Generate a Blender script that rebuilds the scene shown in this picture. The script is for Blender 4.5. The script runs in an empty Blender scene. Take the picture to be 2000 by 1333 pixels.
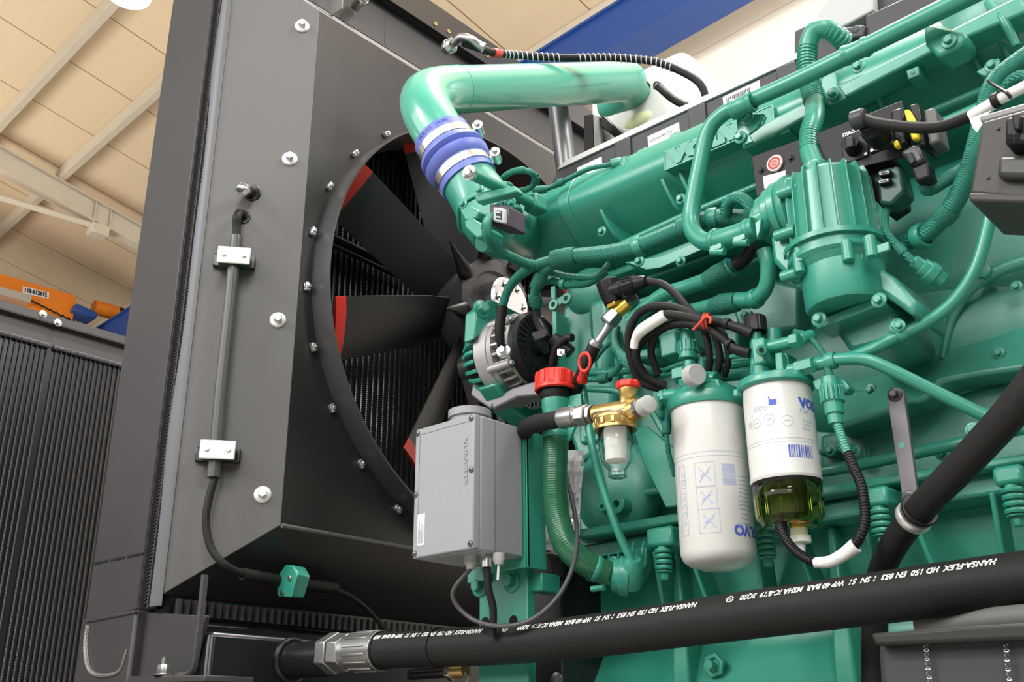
import bpy, math, random
from mathutils import Vector, Matrix, Euler
random.seed(7)
PI = math.pi
sc = bpy.context.scene
# ---------------------------------------------------------------- camera
FPX, CU, CV, CAMH = 2012.0, 1000.0, 666.5, 0.75
def _n(v): return Vector(v).normalized()
_Xc = -_n((-2400, 817, FPX))                 # world +X (along the engine) in camera axes
_Zc = _n((-37, -5066, FPX)); _Zc = (_Zc - _Zc.dot(_Xc) * _Xc).normalized()
_Yc = _Zc.cross(_Xc)
camx = Vector((_Xc.x, _Yc.x, _Zc.x)); camy = Vector((_Xc.y, _Yc.y, _Zc.y)); camz = Vector((_Xc.z, _Yc.z, _Zc.z))
CAM = Vector((0, 0, CAMH))
cd = bpy.data.cameras.new('camera'); cam = bpy.data.objects.new('camera', cd); sc.collection.objects.link(cam)
cam.matrix_world = Matrix(((camx.x, -camy.x, -camz.x, CAM.x), (camx.y, -camy.y, -camz.y, CAM.y), (camx.z, -camy.z, -camz.z, CAM.z), (0, 0, 0, 1)))
cd.sensor_width = 36; cd.lens = 36 * FPX / 2000; cd.clip_start = 0.02; cd.clip_end = 200
sc.camera = cam
# ---------------------------------------------------------------- colour management, world, hall lamps and added fill lights
vs = sc.view_settings; vs.view_transform = 'Standard'; vs.look = 'None'; vs.gamma = 1; vs.use_curve_mapping = False; vs.exposure = 0.0
wd = bpy.data.worlds.new('hall_light'); sc.world = wd; wd.use_nodes = True
wn = wd.node_tree; bg = wn.nodes['Background']; bg.inputs[0].default_value = (1.0, 0.96, 0.92, 1); bg.inputs[1].default_value = 0.07
def area(name, loc, target, size, power, col=(1, 1, 1), sy=None):
    l = bpy.data.lights.new(name, 'AREA'); l.energy = power; l.color = col; l.size = size
    if sy: l.shape = 'RECTANGLE'; l.size_y = sy
    o = bpy.data.objects.new(name, l); sc.collection.objects.link(o); o.location = loc
    o.rotation_euler = (Vector(target) - Vector(loc)).to_track_quat('-Z', 'Y').to_euler(); return o
area('hall_side_light', (-2.2, -4.6, 4.2), (-2.4, 2.0, 1.6), 14.0, 680, (1.0, 0.985, 0.96), 3.2)
area('hall_lamp_light', (1.4, -1.2, 5.2), (-0.5, 1.5, 1.2), 1.0, 100, (1.0, 0.98, 0.95))
area('hall_lamp_light', (-1.0, 2.3, 6.3), (-1.1, 1.8, 1.5), 0.9, 260, (1.0, 0.98, 0.95))
area('hall_lamp_light', (-3.0, -3.4, 4.8), (-1.2, 1.5, 1.3), 1.2, 150, (1.0, 0.97, 0.93))
area('hall_lamp_light', (2.2, -3.0, 4.2), (-0.4, 1.5, 1.3), 1.0, 50, (1.0, 0.98, 0.95))  # added fill to brighten the right engine wall, not a lamp of the hall
area('ceiling_fill', (1.0, 4.6, 5.4), (-1.0, 4.8, 9.6), 4.0, 340, (1.0, 0.93, 0.82))  # this and the next are added to brighten the roof, no such fixtures
area('ceiling_fill', (-15.0, -2.0, 4.0), (-12.0, 1.5, 9.6), 4.0, 540, (1.0, 0.93, 0.82))
area('wall_fill', (4.0, 2.6, 5.6), (-3.0, 7.0, 6.5), 2.5, 620, (1.0, 0.985, 0.96))  # added fill to brighten the back wall, no such fixture
# ---------------------------------------------------------------- photo-to-place geometry helpers
def ray(u, v): return camx * ((u - CU) / FPX) + camy * ((v - CV) / FPX) + camz
def W(u, v, Y=None, X=None, d=None, Z=None):
    r = ray(u, v)
    t = d if d is not None else ((Y / r.y) if Y is not None else ((X / r.x) if X is not None else (Z - CAMH) / r.z))
    return CAM + r * t
def mpp(p): return (Vector(p) - CAM).dot(camz) / FPX
# ---------------------------------------------------------------- materials
MATS = {}
def mat(name, col, rough=0.5, metal=0.0, spec=0.5, coat=0.0, bump=0.0, bscale=200.0, vary=0.0, vscale=6.0, emit=None, estr=0, trans=0.0, alpha=1.0, ior=1.45, crough=0.12, fn=None):
    if name in MATS: return MATS[name]
    m = bpy.data.materials.new(name); m.use_nodes = True; nt = m.node_tree; b = nt.nodes['Principled BSDF']
    b.inputs['Base Color'].default_value = (*col, 1); b.inputs['Roughness'].default_value = rough; b.inputs['Metallic'].default_value = metal
    b.inputs['Specular IOR Level'].default_value = spec; b.inputs['Coat Weight'].default_value = coat; b.inputs['Coat Roughness'].default_value = crough
    b.inputs['Transmission Weight'].default_value = trans; b.inputs['Alpha'].default_value = alpha; b.inputs['IOR'].default_value = ior
    if emit: b.inputs['Emission Color'].default_value = (*emit, 1); b.inputs['Emission Strength'].default_value = estr
    tc = nt.nodes.new('ShaderNodeTexCoord')
    if bump:
        n = nt.nodes.new('ShaderNodeTexNoise'); n.inputs['Scale'].default_value = bscale; n.inputs['Detail'].default_value = 3
        bm = nt.nodes.new('ShaderNodeBump'); bm.inputs['Strength'].default_value = bump; bm.inputs['Distance'].default_value = 0.002
        nt.links.new(tc.outputs['Object'], n.inputs['Vector']); nt.links.new(n.outputs['Fac'], bm.inputs['Height']); nt.links.new(bm.outputs['Normal'], b.inputs['Normal'])
    if vary:
        n = nt.nodes.new('ShaderNodeTexNoise'); n.inputs['Scale'].default_value = vscale; n.inputs['Detail'].default_value = 4
        mx = nt.nodes.new('ShaderNodeMix'); mx.data_type = 'RGBA'
        mx.inputs['A'].default_value = (*[c * (1 - vary) for c in col], 1); mx.inputs['B'].default_value = (*[min(1, c * (1 + vary)) for c in col], 1)
        nt.links.new(tc.outputs['Object'], n.inputs['Vector']); nt.links.new(n.outputs['Fac'], mx.inputs['Factor']); nt.links.new(mx.outputs['Result'], b.inputs['Base Color'])
        mr = nt.nodes.new('ShaderNodeMapRange'); mr.inputs['To Min'].default_value = max(0.02, rough - 0.08); mr.inputs['To Max'].default_value = min(1, rough + 0.08)
        nt.links.new(n.outputs['Fac'], mr.inputs['Value']); nt.links.new(mr.outputs['Result'], b.inputs['Roughness'])
    if fn: fn(nt, b, tc)
    MATS[name] = m; return m
green = mat('green_paint', (0.028, 0.26, 0.185), 0.38, spec=0.7, bump=0.12, bscale=90, vary=0.10, vscale=9, coat=0.2, crough=0.2)
green_cast = mat('green_painted_casting', (0.028, 0.245, 0.180), 0.42, spec=0.9, bump=0.25, bscale=450, vary=0.12, vscale=5, coat=0.5, crough=0.38)
green_rough = mat('green_paint_on_tape', (0.015, 0.16, 0.115), 0.6, bump=1.0, bscale=420, vary=0.25, vscale=60)
green_pipe = mat('glossy_green_paint', (0.075, 0.37, 0.265), 0.30, coat=0.6, vary=0.04)
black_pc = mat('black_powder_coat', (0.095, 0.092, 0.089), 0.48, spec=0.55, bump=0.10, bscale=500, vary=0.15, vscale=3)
black_frame = mat('black_frame_paint', (0.036, 0.034, 0.035), 0.5, spec=0.5, bump=0.08, bscale=500, vary=0.15, vscale=3)
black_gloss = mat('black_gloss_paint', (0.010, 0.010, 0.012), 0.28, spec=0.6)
blk_plastic = mat('black_plastic', (0.009, 0.009, 0.010), 0.45, spec=0.35, bump=0.1, bscale=300)
rubber = mat('black_rubber', (0.013, 0.013, 0.0125), 0.60, spec=0.28, bump=0.25, bscale=350, vary=0.25, vscale=12)
steel = mat('zinc_plated_steel', (0.72, 0.72, 0.70), 0.25, 1.0, bump=0.1, bscale=200)
steel_d = mat('grey_fitting_steel', (0.42, 0.42, 0.42), 0.38, 1.0, bump=0.1, bscale=200)
alu = mat('cast_aluminium', (0.40, 0.39, 0.39), 0.5, 0.6, bump=0.3, bscale=250, vary=0.1)
brass = mat('brass', (0.62, 0.43, 0.16), 0.33, 0.9, bump=0.15, bscale=120, vary=0.15, vscale=20)
red_pl = mat('red_plastic', (0.66, 0.03, 0.02), 0.38)
red_paint = mat('red_paint', (0.50, 0.02, 0.012), 0.45)
grey_box = mat('grey_box_paint', (0.27, 0.28, 0.30), 0.45, bump=0.2, bscale=400, vary=0.05)
grey_pl = mat('light_grey_plastic', (0.42, 0.43, 0.42), 0.4)
white_pl = mat('white_plastic', (0.8, 0.8, 0.78), 0.4)
white_paint = mat('white_filter_paint', (0.60, 0.60, 0.575), 0.30, coat=0.2)
paper = mat('white_label', (0.78, 0.78, 0.80), 0.6)
ink_blue = mat('blue_print', (0.06, 0.11, 0.48), 0.5)
ink_pale = mat('pale_blue_print', (0.33, 0.38, 0.58), 0.5)
ink_black = mat('black_print', (0.02, 0.02, 0.02), 0.5)
ink_white = mat('white_print', (0.75, 0.75, 0.72), 0.6)
blue_sil = mat('blue_silicone', (0.13, 0.17, 0.52), 0.42, vary=0.08, vscale=15)
blue_print = mat('dark_blue_print', (0.03, 0.05, 0.30), 0.5)
glass = mat('clear_glass', (0.95, 0.97, 0.96), 0.03, trans=1.0, ior=1.3)
fuel_glass = mat('smoked_olive_bowl', (0.72, 0.74, 0.36), 0.02, trans=1.0, ior=1.25)
yellow_pl = mat('yellow_plastic', (0.75, 0.55, 0.02), 0.45)
orange_p = mat('orange_crane_paint', (0.80, 0.22, 0.012), 0.45, vary=0.06)
blue_p = mat('blue_crane_paint', (0.018, 0.065, 0.27), 0.45, vary=0.08)
cream_beam = mat('cream_beam_paint', (0.62, 0.56, 0.46), 0.6, vary=0.06)
olive_hose = mat('green_rubber_hose', (0.016, 0.12, 0.055), 0.3, bump=0.2, bscale=60, vary=0.35, vscale=18, coat=0.3)
red_tie = mat('red_twist_tie', (0.60, 0.06, 0.03), 0.5)
def _braid(nt, b, tc):
    w = nt.nodes.new('ShaderNodeTexWave'); w.inputs['Scale'].default_value = 160; w.inputs['Distortion'].default_value = 1.5; w.bands_direction = 'DIAGONAL'
    bm = nt.nodes.new('ShaderNodeBump'); bm.inputs['Strength'].default_value = 0.7; bm.inputs['Distance'].default_value = 0.002
    nt.links.new(tc.outputs['Object'], w.inputs['Vector']); nt.links.new(w.outputs['Fac'], bm.inputs['Height']); nt.links.new(bm.outputs['Normal'], b.inputs['Normal'])
green_braid = mat('green_painted_braid', (0.020, 0.20, 0.145), 0.55, fn=_braid)
# ---------------------------------------------------------------- mesh builder
def basis(axis, hint=None):
    a = Vector(axis).normalized(); h = Vector(hint) if hint is not None else (Vector((0, 0, 1)) if abs(a.z) < 0.9 else Vector((1, 0, 0)))
    x = (h - h.dot(a) * a)
    if x.length < 1e-6: x = Vector((0, 1, 0)) - a.y * a
    x.normalize(); return x, a.cross(x), a
def catmull(pts, n):
    if len(pts) < 3 or n < 2: return pts
    out = []; P = [pts[0] + (pts[0] - pts[1])] + list(pts) + [pts[-1] + (pts[-1] - pts[-2])]
    for i in range(1, len(P) - 2):
        p0, p1, p2, p3 = P[i - 1:i + 3]
        for k in range(n):
            t = k / n
            out.append(0.5 * ((2 * p1) + (p2 - p0) * t + (2 * p0 - 5 * p1 + 4 * p2 - p3) * t * t + (3 * p1 - p0 - 3 * p2 + p3) * t ** 3))
    out.append(P[-2]); return out
class MB:
    def __init__(s): s.v = []; s.f = []; s.m = []; s.cur = 0
    def mi(s, k): s.cur = k; return s
    def add(s, vs, fs):
        b = len(s.v); s.v += [Vector(p) for p in vs]; s.f += [tuple(b + i for i in f) for f in fs]; s.m += [s.cur] * len(fs); return s
    def box(s, c, size, ax=None, ay=None):
        c = Vector(c); x, y, z = (Vector((1, 0, 0)), Vector((0, 1, 0)), Vector((0, 0, 1)))
        if ax is not None:
            x = Vector(ax).normalized(); y = Vector(ay); y = (y - y.dot(x) * x).normalized(); z = x.cross(y)
        hx, hy, hz = [q / 2 for q in size]
        vs = [c + x * (i * hx) + y * (j * hy) + z * (k * hz) for i in (-1, 1) for j in (-1, 1) for k in (-1, 1)]
        return s.add(vs, [(0, 1, 3, 2), (4, 6, 7, 5), (0, 4, 5, 1), (2, 3, 7, 6), (0, 2, 6, 4), (1, 5, 7, 3)])
    def aabb(s, x0, x1, y0, y1, z0, z1): return s.box(((x0 + x1) / 2, (y0 + y1) / 2, (z0 + z1) / 2), (abs(x1 - x0), abs(y1 - y0), abs(z1 - z0)))
    def prism(s, pts, ext):
        n = len(pts); pts = [Vector(p) for p in pts]; e = Vector(ext)
        nrm = sum(((pts[i] - pts[0]).cross(pts[(i + 1) % n] - pts[0]) for i in range(1, n)), Vector())
        if nrm.dot(e) > 0: pts = pts[::-1]
        return s.add(pts + [p + e for p in pts], [tuple(range(n)), tuple(range(2 * n - 1, n - 1, -1))] + [(i, i + n, (i + 1) % n + n, (i + 1) % n) for i in range(n)])
    def plate(s, uv, Y, th, sub=None):   # outline on the vertical plane at distance Y, thickness th away from the viewer's side
        return s.prism([W(u, v, Y=Y) for u, v in uv], (0, th, 0))
    def xplate(s, uv, X, th): return s.prism([W(u, v, X=X) for u, v in uv], (-th, 0, 0))
    def tube(s, pts, r, n=12, smooth=5, caps=True, hint=None):
        pts = [Vector(p) for p in pts]; m = len(pts)
        rr = list(r) if isinstance(r, (list, tuple)) else [r] * m
        P = catmull(pts, smooth) if smooth > 1 else pts
        if smooth > 1 and m >= 3:
            R = []
            for i in range(m - 1): R += [rr[i] + (rr[i + 1] - rr[i]) * k / smooth for k in range(smooth)]
            R.append(rr[-1])
        else: R = rr; P = pts
        q = []
        for p, x in zip(P, R):
            if not q or (p - q[-1][0]).length > 1e-6: q.append((p, x))
        P = [a for a, _ in q]; R = [b for _, b in q]
        T = [(P[min(i + 1, len(P) - 1)] - P[max(i - 1, 0)]).normalized() for i in range(len(P))]
        x, y, _ = basis(T[0], hint); vs = []
        for i, p in enumerate(P):
            x = (x - x.dot(T[i]) * T[i]).normalized(); y = T[i].cross(x)
            vs += [p + (x * math.cos(2 * PI * k / n) + y * math.sin(2 * PI * k / n)) * R[i] for k in range(n)]
        fs = [(i * n + k, i * n + (k + 1) % n, (i + 1) * n + (k + 1) % n, (i + 1) * n + k) for i in range(len(P) - 1) for k in range(n)]
        if caps: fs += [tuple(range(n - 1, -1, -1)), tuple((len(P) - 1) * n + k for k in range(n))]
        return s.add(vs, fs)
    def lathe(s, o, axis, prof, n=32, a0=0, a1=2 * PI, hint=None, caps=True):
        x, y, a = basis(axis, hint); o = Vector(o); full = abs(a1 - a0 - 2 * PI) < 1e-6; m = n if full else n + 1
        vs = [o + a * t + (x * math.cos(a0 + (a1 - a0) * k / n) + y * math.sin(a0 + (a1 - a0) * k / n)) * r for t, r in prof for k in range(m)]
        fs = [(i * m + k, i * m + (k + 1) % m, (i + 1) * m + (k + 1) % m, (i + 1) * m + k) for i in range(len(prof) - 1) for k in range(n)]
        if caps and full:
            if prof[0][1] > 1e-5: fs.append(tuple(range(m - 1, -1, -1)))
            if prof[-1][1] > 1e-5: fs.append(tuple((len(prof) - 1) * m + k for k in range(m)))
        return s.add(vs, fs)
    def cyl(s, p0, p1, r, n=24, r1=None, ch=0.0):
        p0 = Vector(p0); p1 = Vector(p1); L = (p1 - p0).length; r1 = r if r1 is None else r1
        if ch: return s.lathe(p0, p1 - p0, [(0, r - ch), (ch, r), (L - ch, r1), (L, r1 - ch)], n)
        return s.lathe(p0, p1 - p0, [(0, r), (L, r1)], n)
    def ring(s, o, axis, ri, ro, h, n=32):
        return s.lathe(o, axis, [(0, ri), (0, ro), (h, ro), (h, ri), (0, ri)], n, caps=False)
    def bolt(s, o, axis, r, wash=True, h=None):     # hex bolt with flange washer, o on the surface, axis pointing out
        o = Vector(o); x, y, a = basis(axis); t = 0
        if wash: s.lathe(o, a, [(0, r * 1.75), (r * 0.22, r * 1.75), (r * 0.3, r * 1.6), (r * 0.3, 0.0)], 20, caps=False); t = r * 0.3
        h = h or r * 1.15
        s.lathe(o, a, [(t, r * 1.02), (t + h * 0.85, r * 1.02), (t + h, r * 0.85), (t + h, 0)], 6, caps=False)
        return s
    def sphere(s, c, r, n=14, sz=(1, 1, 1)):
        c = Vector(c); vs = []; fs = []
        for i in range(n + 1):
            th = PI * i / n
            for k in range(2 * n):
                ph = PI * k / n; vs.append(c + Vector((r * sz[0] * math.sin(th) * math.cos(ph), r * sz[1] * math.sin(th) * math.sin(ph), r * sz[2] * math.cos(th))))
        for i in range(n):
            for k in range(2 * n): fs.append((i * 2 * n + k, (i + 1) * 2 * n + k, (i + 1) * 2 * n + (k + 1) % (2 * n), i * 2 * n + (k + 1) % (2 * n)))
        return s.add(vs, fs)
    def torus(s, c, axis, R, r, n=32, m=10, sx=1.0):
        x, y, a = basis(axis); c = Vector(c); vs = []; fs = []
        for i in range(n):
            t = 2 * PI * i / n; d = x * math.cos(t) * sx + y * math.sin(t)
            for k in range(m):
                p = 2 * PI * k / m; vs.append(c + d * R + (d.normalized() * math.cos(p) + a * math.sin(p)) * r)
        for i in range(n):
            for k in range(m): fs.append((i * m + k, ((i + 1) % n) * m + k, ((i + 1) % n) * m + (k + 1) % m, i * m + (k + 1) % m))
        return s.add(vs, fs)
    def build(s, name, mats, parent=None, bevel=0, angle=35, label=None, cat=None, group=None, kind=None, seg=2):
        if not isinstance(mats, (list, tuple)): mats = [mats]
        lo = Vector([min(v[i] for v in s.v) for i in range(3)]); hi = Vector([max(v[i] for v in s.v) for i in range(3)])
        o = (lo + hi) / 2
        if parent is None: o.z = lo.z
        me = bpy.data.meshes.new(name); me.from_pydata([v - o for v in s.v], [], s.f)
        for m in mats: me.materials.append(m)
        me.polygons.foreach_set('material_index', s.m); me.validate(); me.update()
        me.polygons.foreach_set('use_smooth', [True] * len(me.polygons)); me.set_sharp_from_angle(angle=math.radians(angle))
        ob = bpy.data.objects.new(name, me); sc.collection.objects.link(ob); ob.location = o
        if parent is not None:
            ob.parent = parent; ob.location = o - WL[parent.name]
        WL[ob.name] = o
        if bevel:
            b = ob.modifiers.new('bevel', 'BEVEL'); b.width = bevel; b.segments = seg; b.limit_method = 'ANGLE'; b.angle_limit = math.radians(40)
        tagp(ob, label, cat, group, kind); return ob
WL = {}
def tagp(o, label=None, cat=None, group=None, kind=None):
    if label: o['label'] = label
    if cat: o['category'] = cat
    if group: o['group'] = group
    if kind: o['kind'] = kind
def thing(name, label, cat, loc, group=None):
    o = bpy.data.objects.new(name, None); sc.collection.objects.link(o); o.location = loc; o.empty_display_size = 0.05
    WL[o.name] = Vector(loc); tagp(o, label, cat, group); return o
def text_geo(txt, size, shear=0.0, bold=0.0):
    c = bpy.data.curves.new('t', 'FONT'); c.body = txt; c.size = size; c.shear = shear; c.offset = bold; c.resolution_u = 2
    o = bpy.data.objects.new('t', c); sc.collection.objects.link(o)
    dg = bpy.context.evaluated_depsgraph_get(); me = bpy.data.meshes.new_from_object(o.evaluated_get(dg))
    vs = [Vector(v.co) for v in me.vertices]; fs = [tuple(p.vertices) for p in me.polygons]
    w = max([v.x for v in vs] or [0]); bpy.data.objects.remove(o); bpy.data.curves.remove(c); bpy.data.meshes.remove(me)
    return vs, fs, w
def text_on(mb, txt, size, o, ex, ey, shear=0.0, bold=0.0, width=None, th=0.0):   # flat lettering laid on a surface
    vs, fs, w = text_geo(txt, size, shear, bold); k = (width / w) if width else 1.0; ex = Vector(ex).normalized(); ey = Vector(ey).normalized(); o = Vector(o)
    pts = [o + ex * (v.x * k) + ey * v.y for v in vs]
    if th:
        n = ex.cross(ey).normalized(); b = len(pts); top = [p + n * th for p in pts]; cnt = {}
        for f in fs:
            for i in range(len(f)): e = (f[i], f[(i + 1) % len(f)]); cnt[e] = 1
        side = [(a, c, c + b, a + b) for a, c in cnt if (c, a) not in cnt]
        mb.add(pts + top, [tuple(i + b for i in f) for f in fs] + side)
    else: mb.add(pts, fs)
    return w * k
# ================================================================ THE HALL
BR = Matrix.Rotation(math.radians(-3.1), 3, 'Z')
bx, by = BR @ Vector((1, 0, 0)), BR @ Vector((0, 1, 0))
def B(x, y, z): return bx * x + by * y + Vector((0, 0, z))
WALLY, EAVE, SL = 7.1, 7.35 + CAMH, math.tan(math.radians(12))
def roof_hit(u, v, off=0.0):
    r = ray(u, v); n = Vector((0, 0, 1)) + by * SL          # z + SL*y' = EAVE + SL*WALLY
    t = (EAVE - off + SL * WALLY - n.dot(CAM)) / n.dot(r); p = CAM + r * t; return p.dot(bx), p.dot(by), p.z
def _panels(nt, b, tc):
    sx = nt.nodes.new('ShaderNodeSeparateXYZ'); nt.links.new(tc.outputs['Object'], sx.inputs[0])
    m = nt.nodes.new('ShaderNodeMath'); m.operation = 'DIVIDE'; m.inputs[1].default_value = PSP; nt.links.new(sx.outputs['X'], m.inputs[0])
    f = nt.nodes.new('ShaderNodeMath'); f.operation = 'FRACT'; nt.links.new(m.outputs[0], f.inputs[0])
    g = nt.nodes.new('ShaderNodeMath'); g.operation = 'LESS_THAN'; g.inputs[1].default_value = 0.016; nt.links.new(f.outputs[0], g.inputs[0])
    mx = nt.nodes.new('ShaderNodeMix'); mx.data_type = 'RGBA'; mx.inputs['A'].default_value = b.inputs['Base Color'].default_value; mx.inputs['B'].default_value = (0.30, 0.20, 0.11, 1)
    nt.links.new(g.outputs[0], mx.inputs['Factor']); nt.links.new(mx.outputs['Result'], b.inputs['Base Color'])
PSP = 1.15
def _hpanels(nt, b, tc):
    w = nt.nodes.new('ShaderNodeSeparateXYZ'); nt.links.new(tc.outputs['Object'], w.inputs[0])
    m = nt.nodes.new('ShaderNodeMath'); m.operation = 'FRACT'; nt.links.new(w.outputs['Z'], m.inputs[0])
    g = nt.nodes.new('ShaderNodeMath'); g.operation = 'LESS_THAN'; g.inputs[1].default_value = 0.012; nt.links.new(m.outputs[0], g.inputs[0])
    mx = nt.nodes.new('ShaderNodeMix'); mx.data_type = 'RGBA'; mx.inputs['A'].default_value = b.inputs['Base Color'].default_value; mx.inputs['B'].default_value = (0.66, 0.56, 0.42, 1)
    nt.links.new(g.outputs[0], mx.inputs['Factor']); nt.links.new(mx.outputs['Result'], b.inputs['Base Color'])
roof_m = mat('cream_roof_panels', (0.74, 0.60, 0.42), 0.6, fn=_panels)
wall_m = mat('cream_wall_panels', (0.86, 0.82, 0.74), 0.6, fn=_hpanels)
flo_m = mat('grey_concrete_floor', (0.32, 0.30, 0.28), 0.6, vary=0.2, vscale=2)
def bpanel(name, x0, x1, y0, y1, z0, z1, m, slope=False):
    mb = MB()
    vs = [Vector((x, y, z)) for x in (x0, x1) for y in (y0, y1) for z in (z0, z1)]
    if slope:
        zz = lambda y: EAVE + (WALLY - y) * SL
        vs = [Vector((x, y, zz(y) + dz)) for x in (x0, x1) for y in (y0, y1) for dz in (0, 0.12)]
    mb.add(vs, [(0, 1, 3, 2), (4, 6, 7, 5), (0, 4, 5, 1), (2, 3, 7, 6), (0, 2, 6, 4), (1, 5, 7, 3)])
    me = bpy.data.meshes.new(name); me.from_pydata(mb.v, [], mb.f); me.materials.append(m)
    o = bpy.data.objects.new(name, me); sc.collection.objects.link(o); o.rotation_euler = (0, 0, math.radians(-3.1)); WL[o.name] = Vector(); o['kind'] = 'structure'; return o
bpanel('ceiling', -26, 12, -3.0, WALLY + 0.3, 0, 0, roof_m, True)
bpanel('wall_back', -26, 12, WALLY, WALLY + 0.25, 0, EAVE, wall_m)
bpanel('floor', -26, 12, -9, WALLY, -0.1, 0, flo_m)
def zroof(y): return EAVE + (WALLY - y) * SL
# purlins along the hall
for i, (u, v) in enumerate([(105, 118), (212, 249)]):
    _, y, _ = roof_hit(u, v); mb = MB(); z = zroof(y)
    mb.prism([B(-25, y - 0.05, z - 0.20), B(-25, y + 0.05, z - 0.20), B(-25, y + 0.05, z), B(-25, y - 0.05, z)], bx * 36)
    mb.build('trim_%d' % (i + 1), cream_beam, kind='structure', bevel=0.008)
# eave trim where roof meets wall
mb = MB(); mb.prism([B(-25, WALLY - 0.16, EAVE - 0.26), B(-25, WALLY, EAVE - 0.26), B(-25, WALLY, EAVE), B(-25, WALLY - 0.16, EAVE + 0.03)], bx * 36)
mb.build('trim_3', cream_beam, kind='structure', bevel=0.01)
# rafter (I section) running down the roof slope
def rafter(name, u, v, depth=0.34):
    x, y, z = roof_hit(u, v, 0.20)
    mb = MB(); y0, y1 = -2.5, WALLY
    def seg(xa, xb, da, db):
        mb.add([B(a, b, zroof(b) - 0.20 - d) for a in (xa, xb) for b in (y0, y1) for d in (da, db)], [(0, 1, 3, 2), (4, 6, 7, 5), (0, 4, 5, 1), (2, 3, 7, 6), (0, 2, 6, 4), (1, 5, 7, 3)])
    seg(x - 0.09, x + 0.09, 0, 0.02); seg(x - 0.09, x + 0.09, depth - 0.02, depth); seg(x - 0.01, x + 0.01, 0.02, depth - 0.02)
    _, yj, _ = roof_hit(190, 425, 0.35)
    for k in (-0.12, 0.12): mb.box(B(x, yj + k, zroof(yj) - 0.20 - depth / 2), (0.17, 0.015, depth), bx, by)
    o = mb.build(name, cream_beam, kind='structure'); return x, yj
rx, ryj = rafter('trim_4', 0, 290)
mb = MB(); zj = zroof(ryj) - 0.56
mb.tube([B(rx + 0.02, ryj, zj), W(-60, 368, d=(B(rx, ryj, zj) - CAM).dot(camz) * 0.93)], 0.055, 4, 1)
mb.box(B(rx, ryj, zj - 0.06), (0.2, 0.26, 0.16), bx, by); mb.build('trim_5', cream_beam, kind='structure', bevel=0.01)
# crane runway beam (blue) on the back wall
ry = 6.3; p = W(1185, 16, Y=1); 
def wy(u, v):
    r = ray(u, v); t = ry / r.dot(by); q = CAM + r * t; return q.dot(bx), q.z
_, zt = wy(1185, 18); _, zb = wy(1185, 104)
t = thing('crane_runway_beam', 'long dark blue crane runway beam high along the cream back wall', 'crane beam', B(-6, ry, zb))
mb = MB(); mb.prism([B(-25, ry, zb + 0.03), B(-25, ry + 0.03, zb + 0.03), B(-25, ry + 0.03, zt - 0.03), B(-25, ry, zt - 0.03)], bx * 34); mb.build('web', blue_p, t)
mb = MB(); mb.prism([B(-25, ry - 0.03, zt - 0.03), B(-25, ry + 0.32, zt - 0.03), B(-25, ry + 0.32, zt), B(-25, ry - 0.03, zt)], bx * 34); mb.build('top_flange', blue_p, t)
mb = MB(); mb.prism([B(-25, ry - 0.03, zb), B(-25, ry + 0.36, zb), B(-25, ry + 0.36, zb + 0.03), B(-25, ry - 0.03, zb + 0.03)], bx * 34); mb.build('bottom_flange', blue_p, t)
mb = MB(); mb.aabb(0, 1, 0, 1, 0, 1); mb.v = []; mb.f = []; mb.m = []
for x in (-14, -8, -2, 4): mb.prism([B(x, ry + 0.05, zb - 0.5), B(x + 0.2, ry + 0.05, zb - 0.5), B(x + 0.2, ry + 0.05, zb), B(x, ry + 0.05, zb)], by * 0.75)
mb.build('wall_bracket', cream_beam, t)
# orange crane bridge, runs across the hall toward the runway
pe = W(150, 578, Y=1); r = ray(150, 578); tt = (ry - 0.55) / r.dot(by); E = CAM + r * tt; ex, ez = E.dot(bx), E.z
hb = 0.78
t = thing('crane_bridge', 'orange overhead crane bridge beam with number plate at the left edge', 'crane', B(ex, ry - 2, ez - hb))
mb = MB(); mb.prism([B(ex, -3, ez - hb), B(ex - 0.35, -3, ez - hb), B(ex - 0.35, -3, ez), B(ex, -3, ez)], by * (ry - 0.55 + 3)); mb.build('girder', orange_p, t, bevel=0.01)
mb = MB(); yy = ry - 0.55
mb.prism([B(ex + 0.02, -3, ez - 0.42), B(ex + 0.22, -3, ez - 0.42), B(ex + 0.22, -3, ez - 0.30), B(ex + 0.02, -3, ez - 0.26)], by * (yy - 0.75 + 3)); mb.build('cable_track', mat('grey_galvanised', (0.45, 0.43, 0.38), 0.5, 0.4), t)
mb = MB(); s0 = W(45, 563, d=tt * 0.999); s1 = W(96, 582, d=tt * 0.999)
def onx(u, v, x):
    r = ray(u, v); k = (x - CAM.dot(bx)) / r.dot(bx); return CAM + r * k
q = [onx(45, 559, ex + 0.012), onx(96, 572, ex + 0.012), onx(95, 584, ex + 0.012), onx(44, 572, ex + 0.012)]
mb.prism(q, -bx * 0.008); mb.build('number_plate', paper, t)
mb = MB(); text_on(mb, '118-012912', (q[0] - q[3]).length * 0.82, q[3] + (q[0] - q[3]) * 0.22 + (q[2] - q[3]) * 0.05 + bx * 0.006, q[2] - q[3], q[0] - q[3], width=(q[2] - q[3]).length * 0.88, bold=0.006)
mb.build('number_plate_print', ink_black, t)
mb = MB(); 
for k in range(7): a = B(ex + 0.1, yy - 0.72 + k * 0.1, ez - 0.33 - 0.02 * k); mb.tube([a, a + by * 0.1 - Vector((0, 0, 0.03 + 0.004 * k)), a + by * 0.1 - Vector((0, 0, 0.02))], 0.014, 6, 3)
mb.build('festoon_cable', blk_plastic, t)
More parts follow.
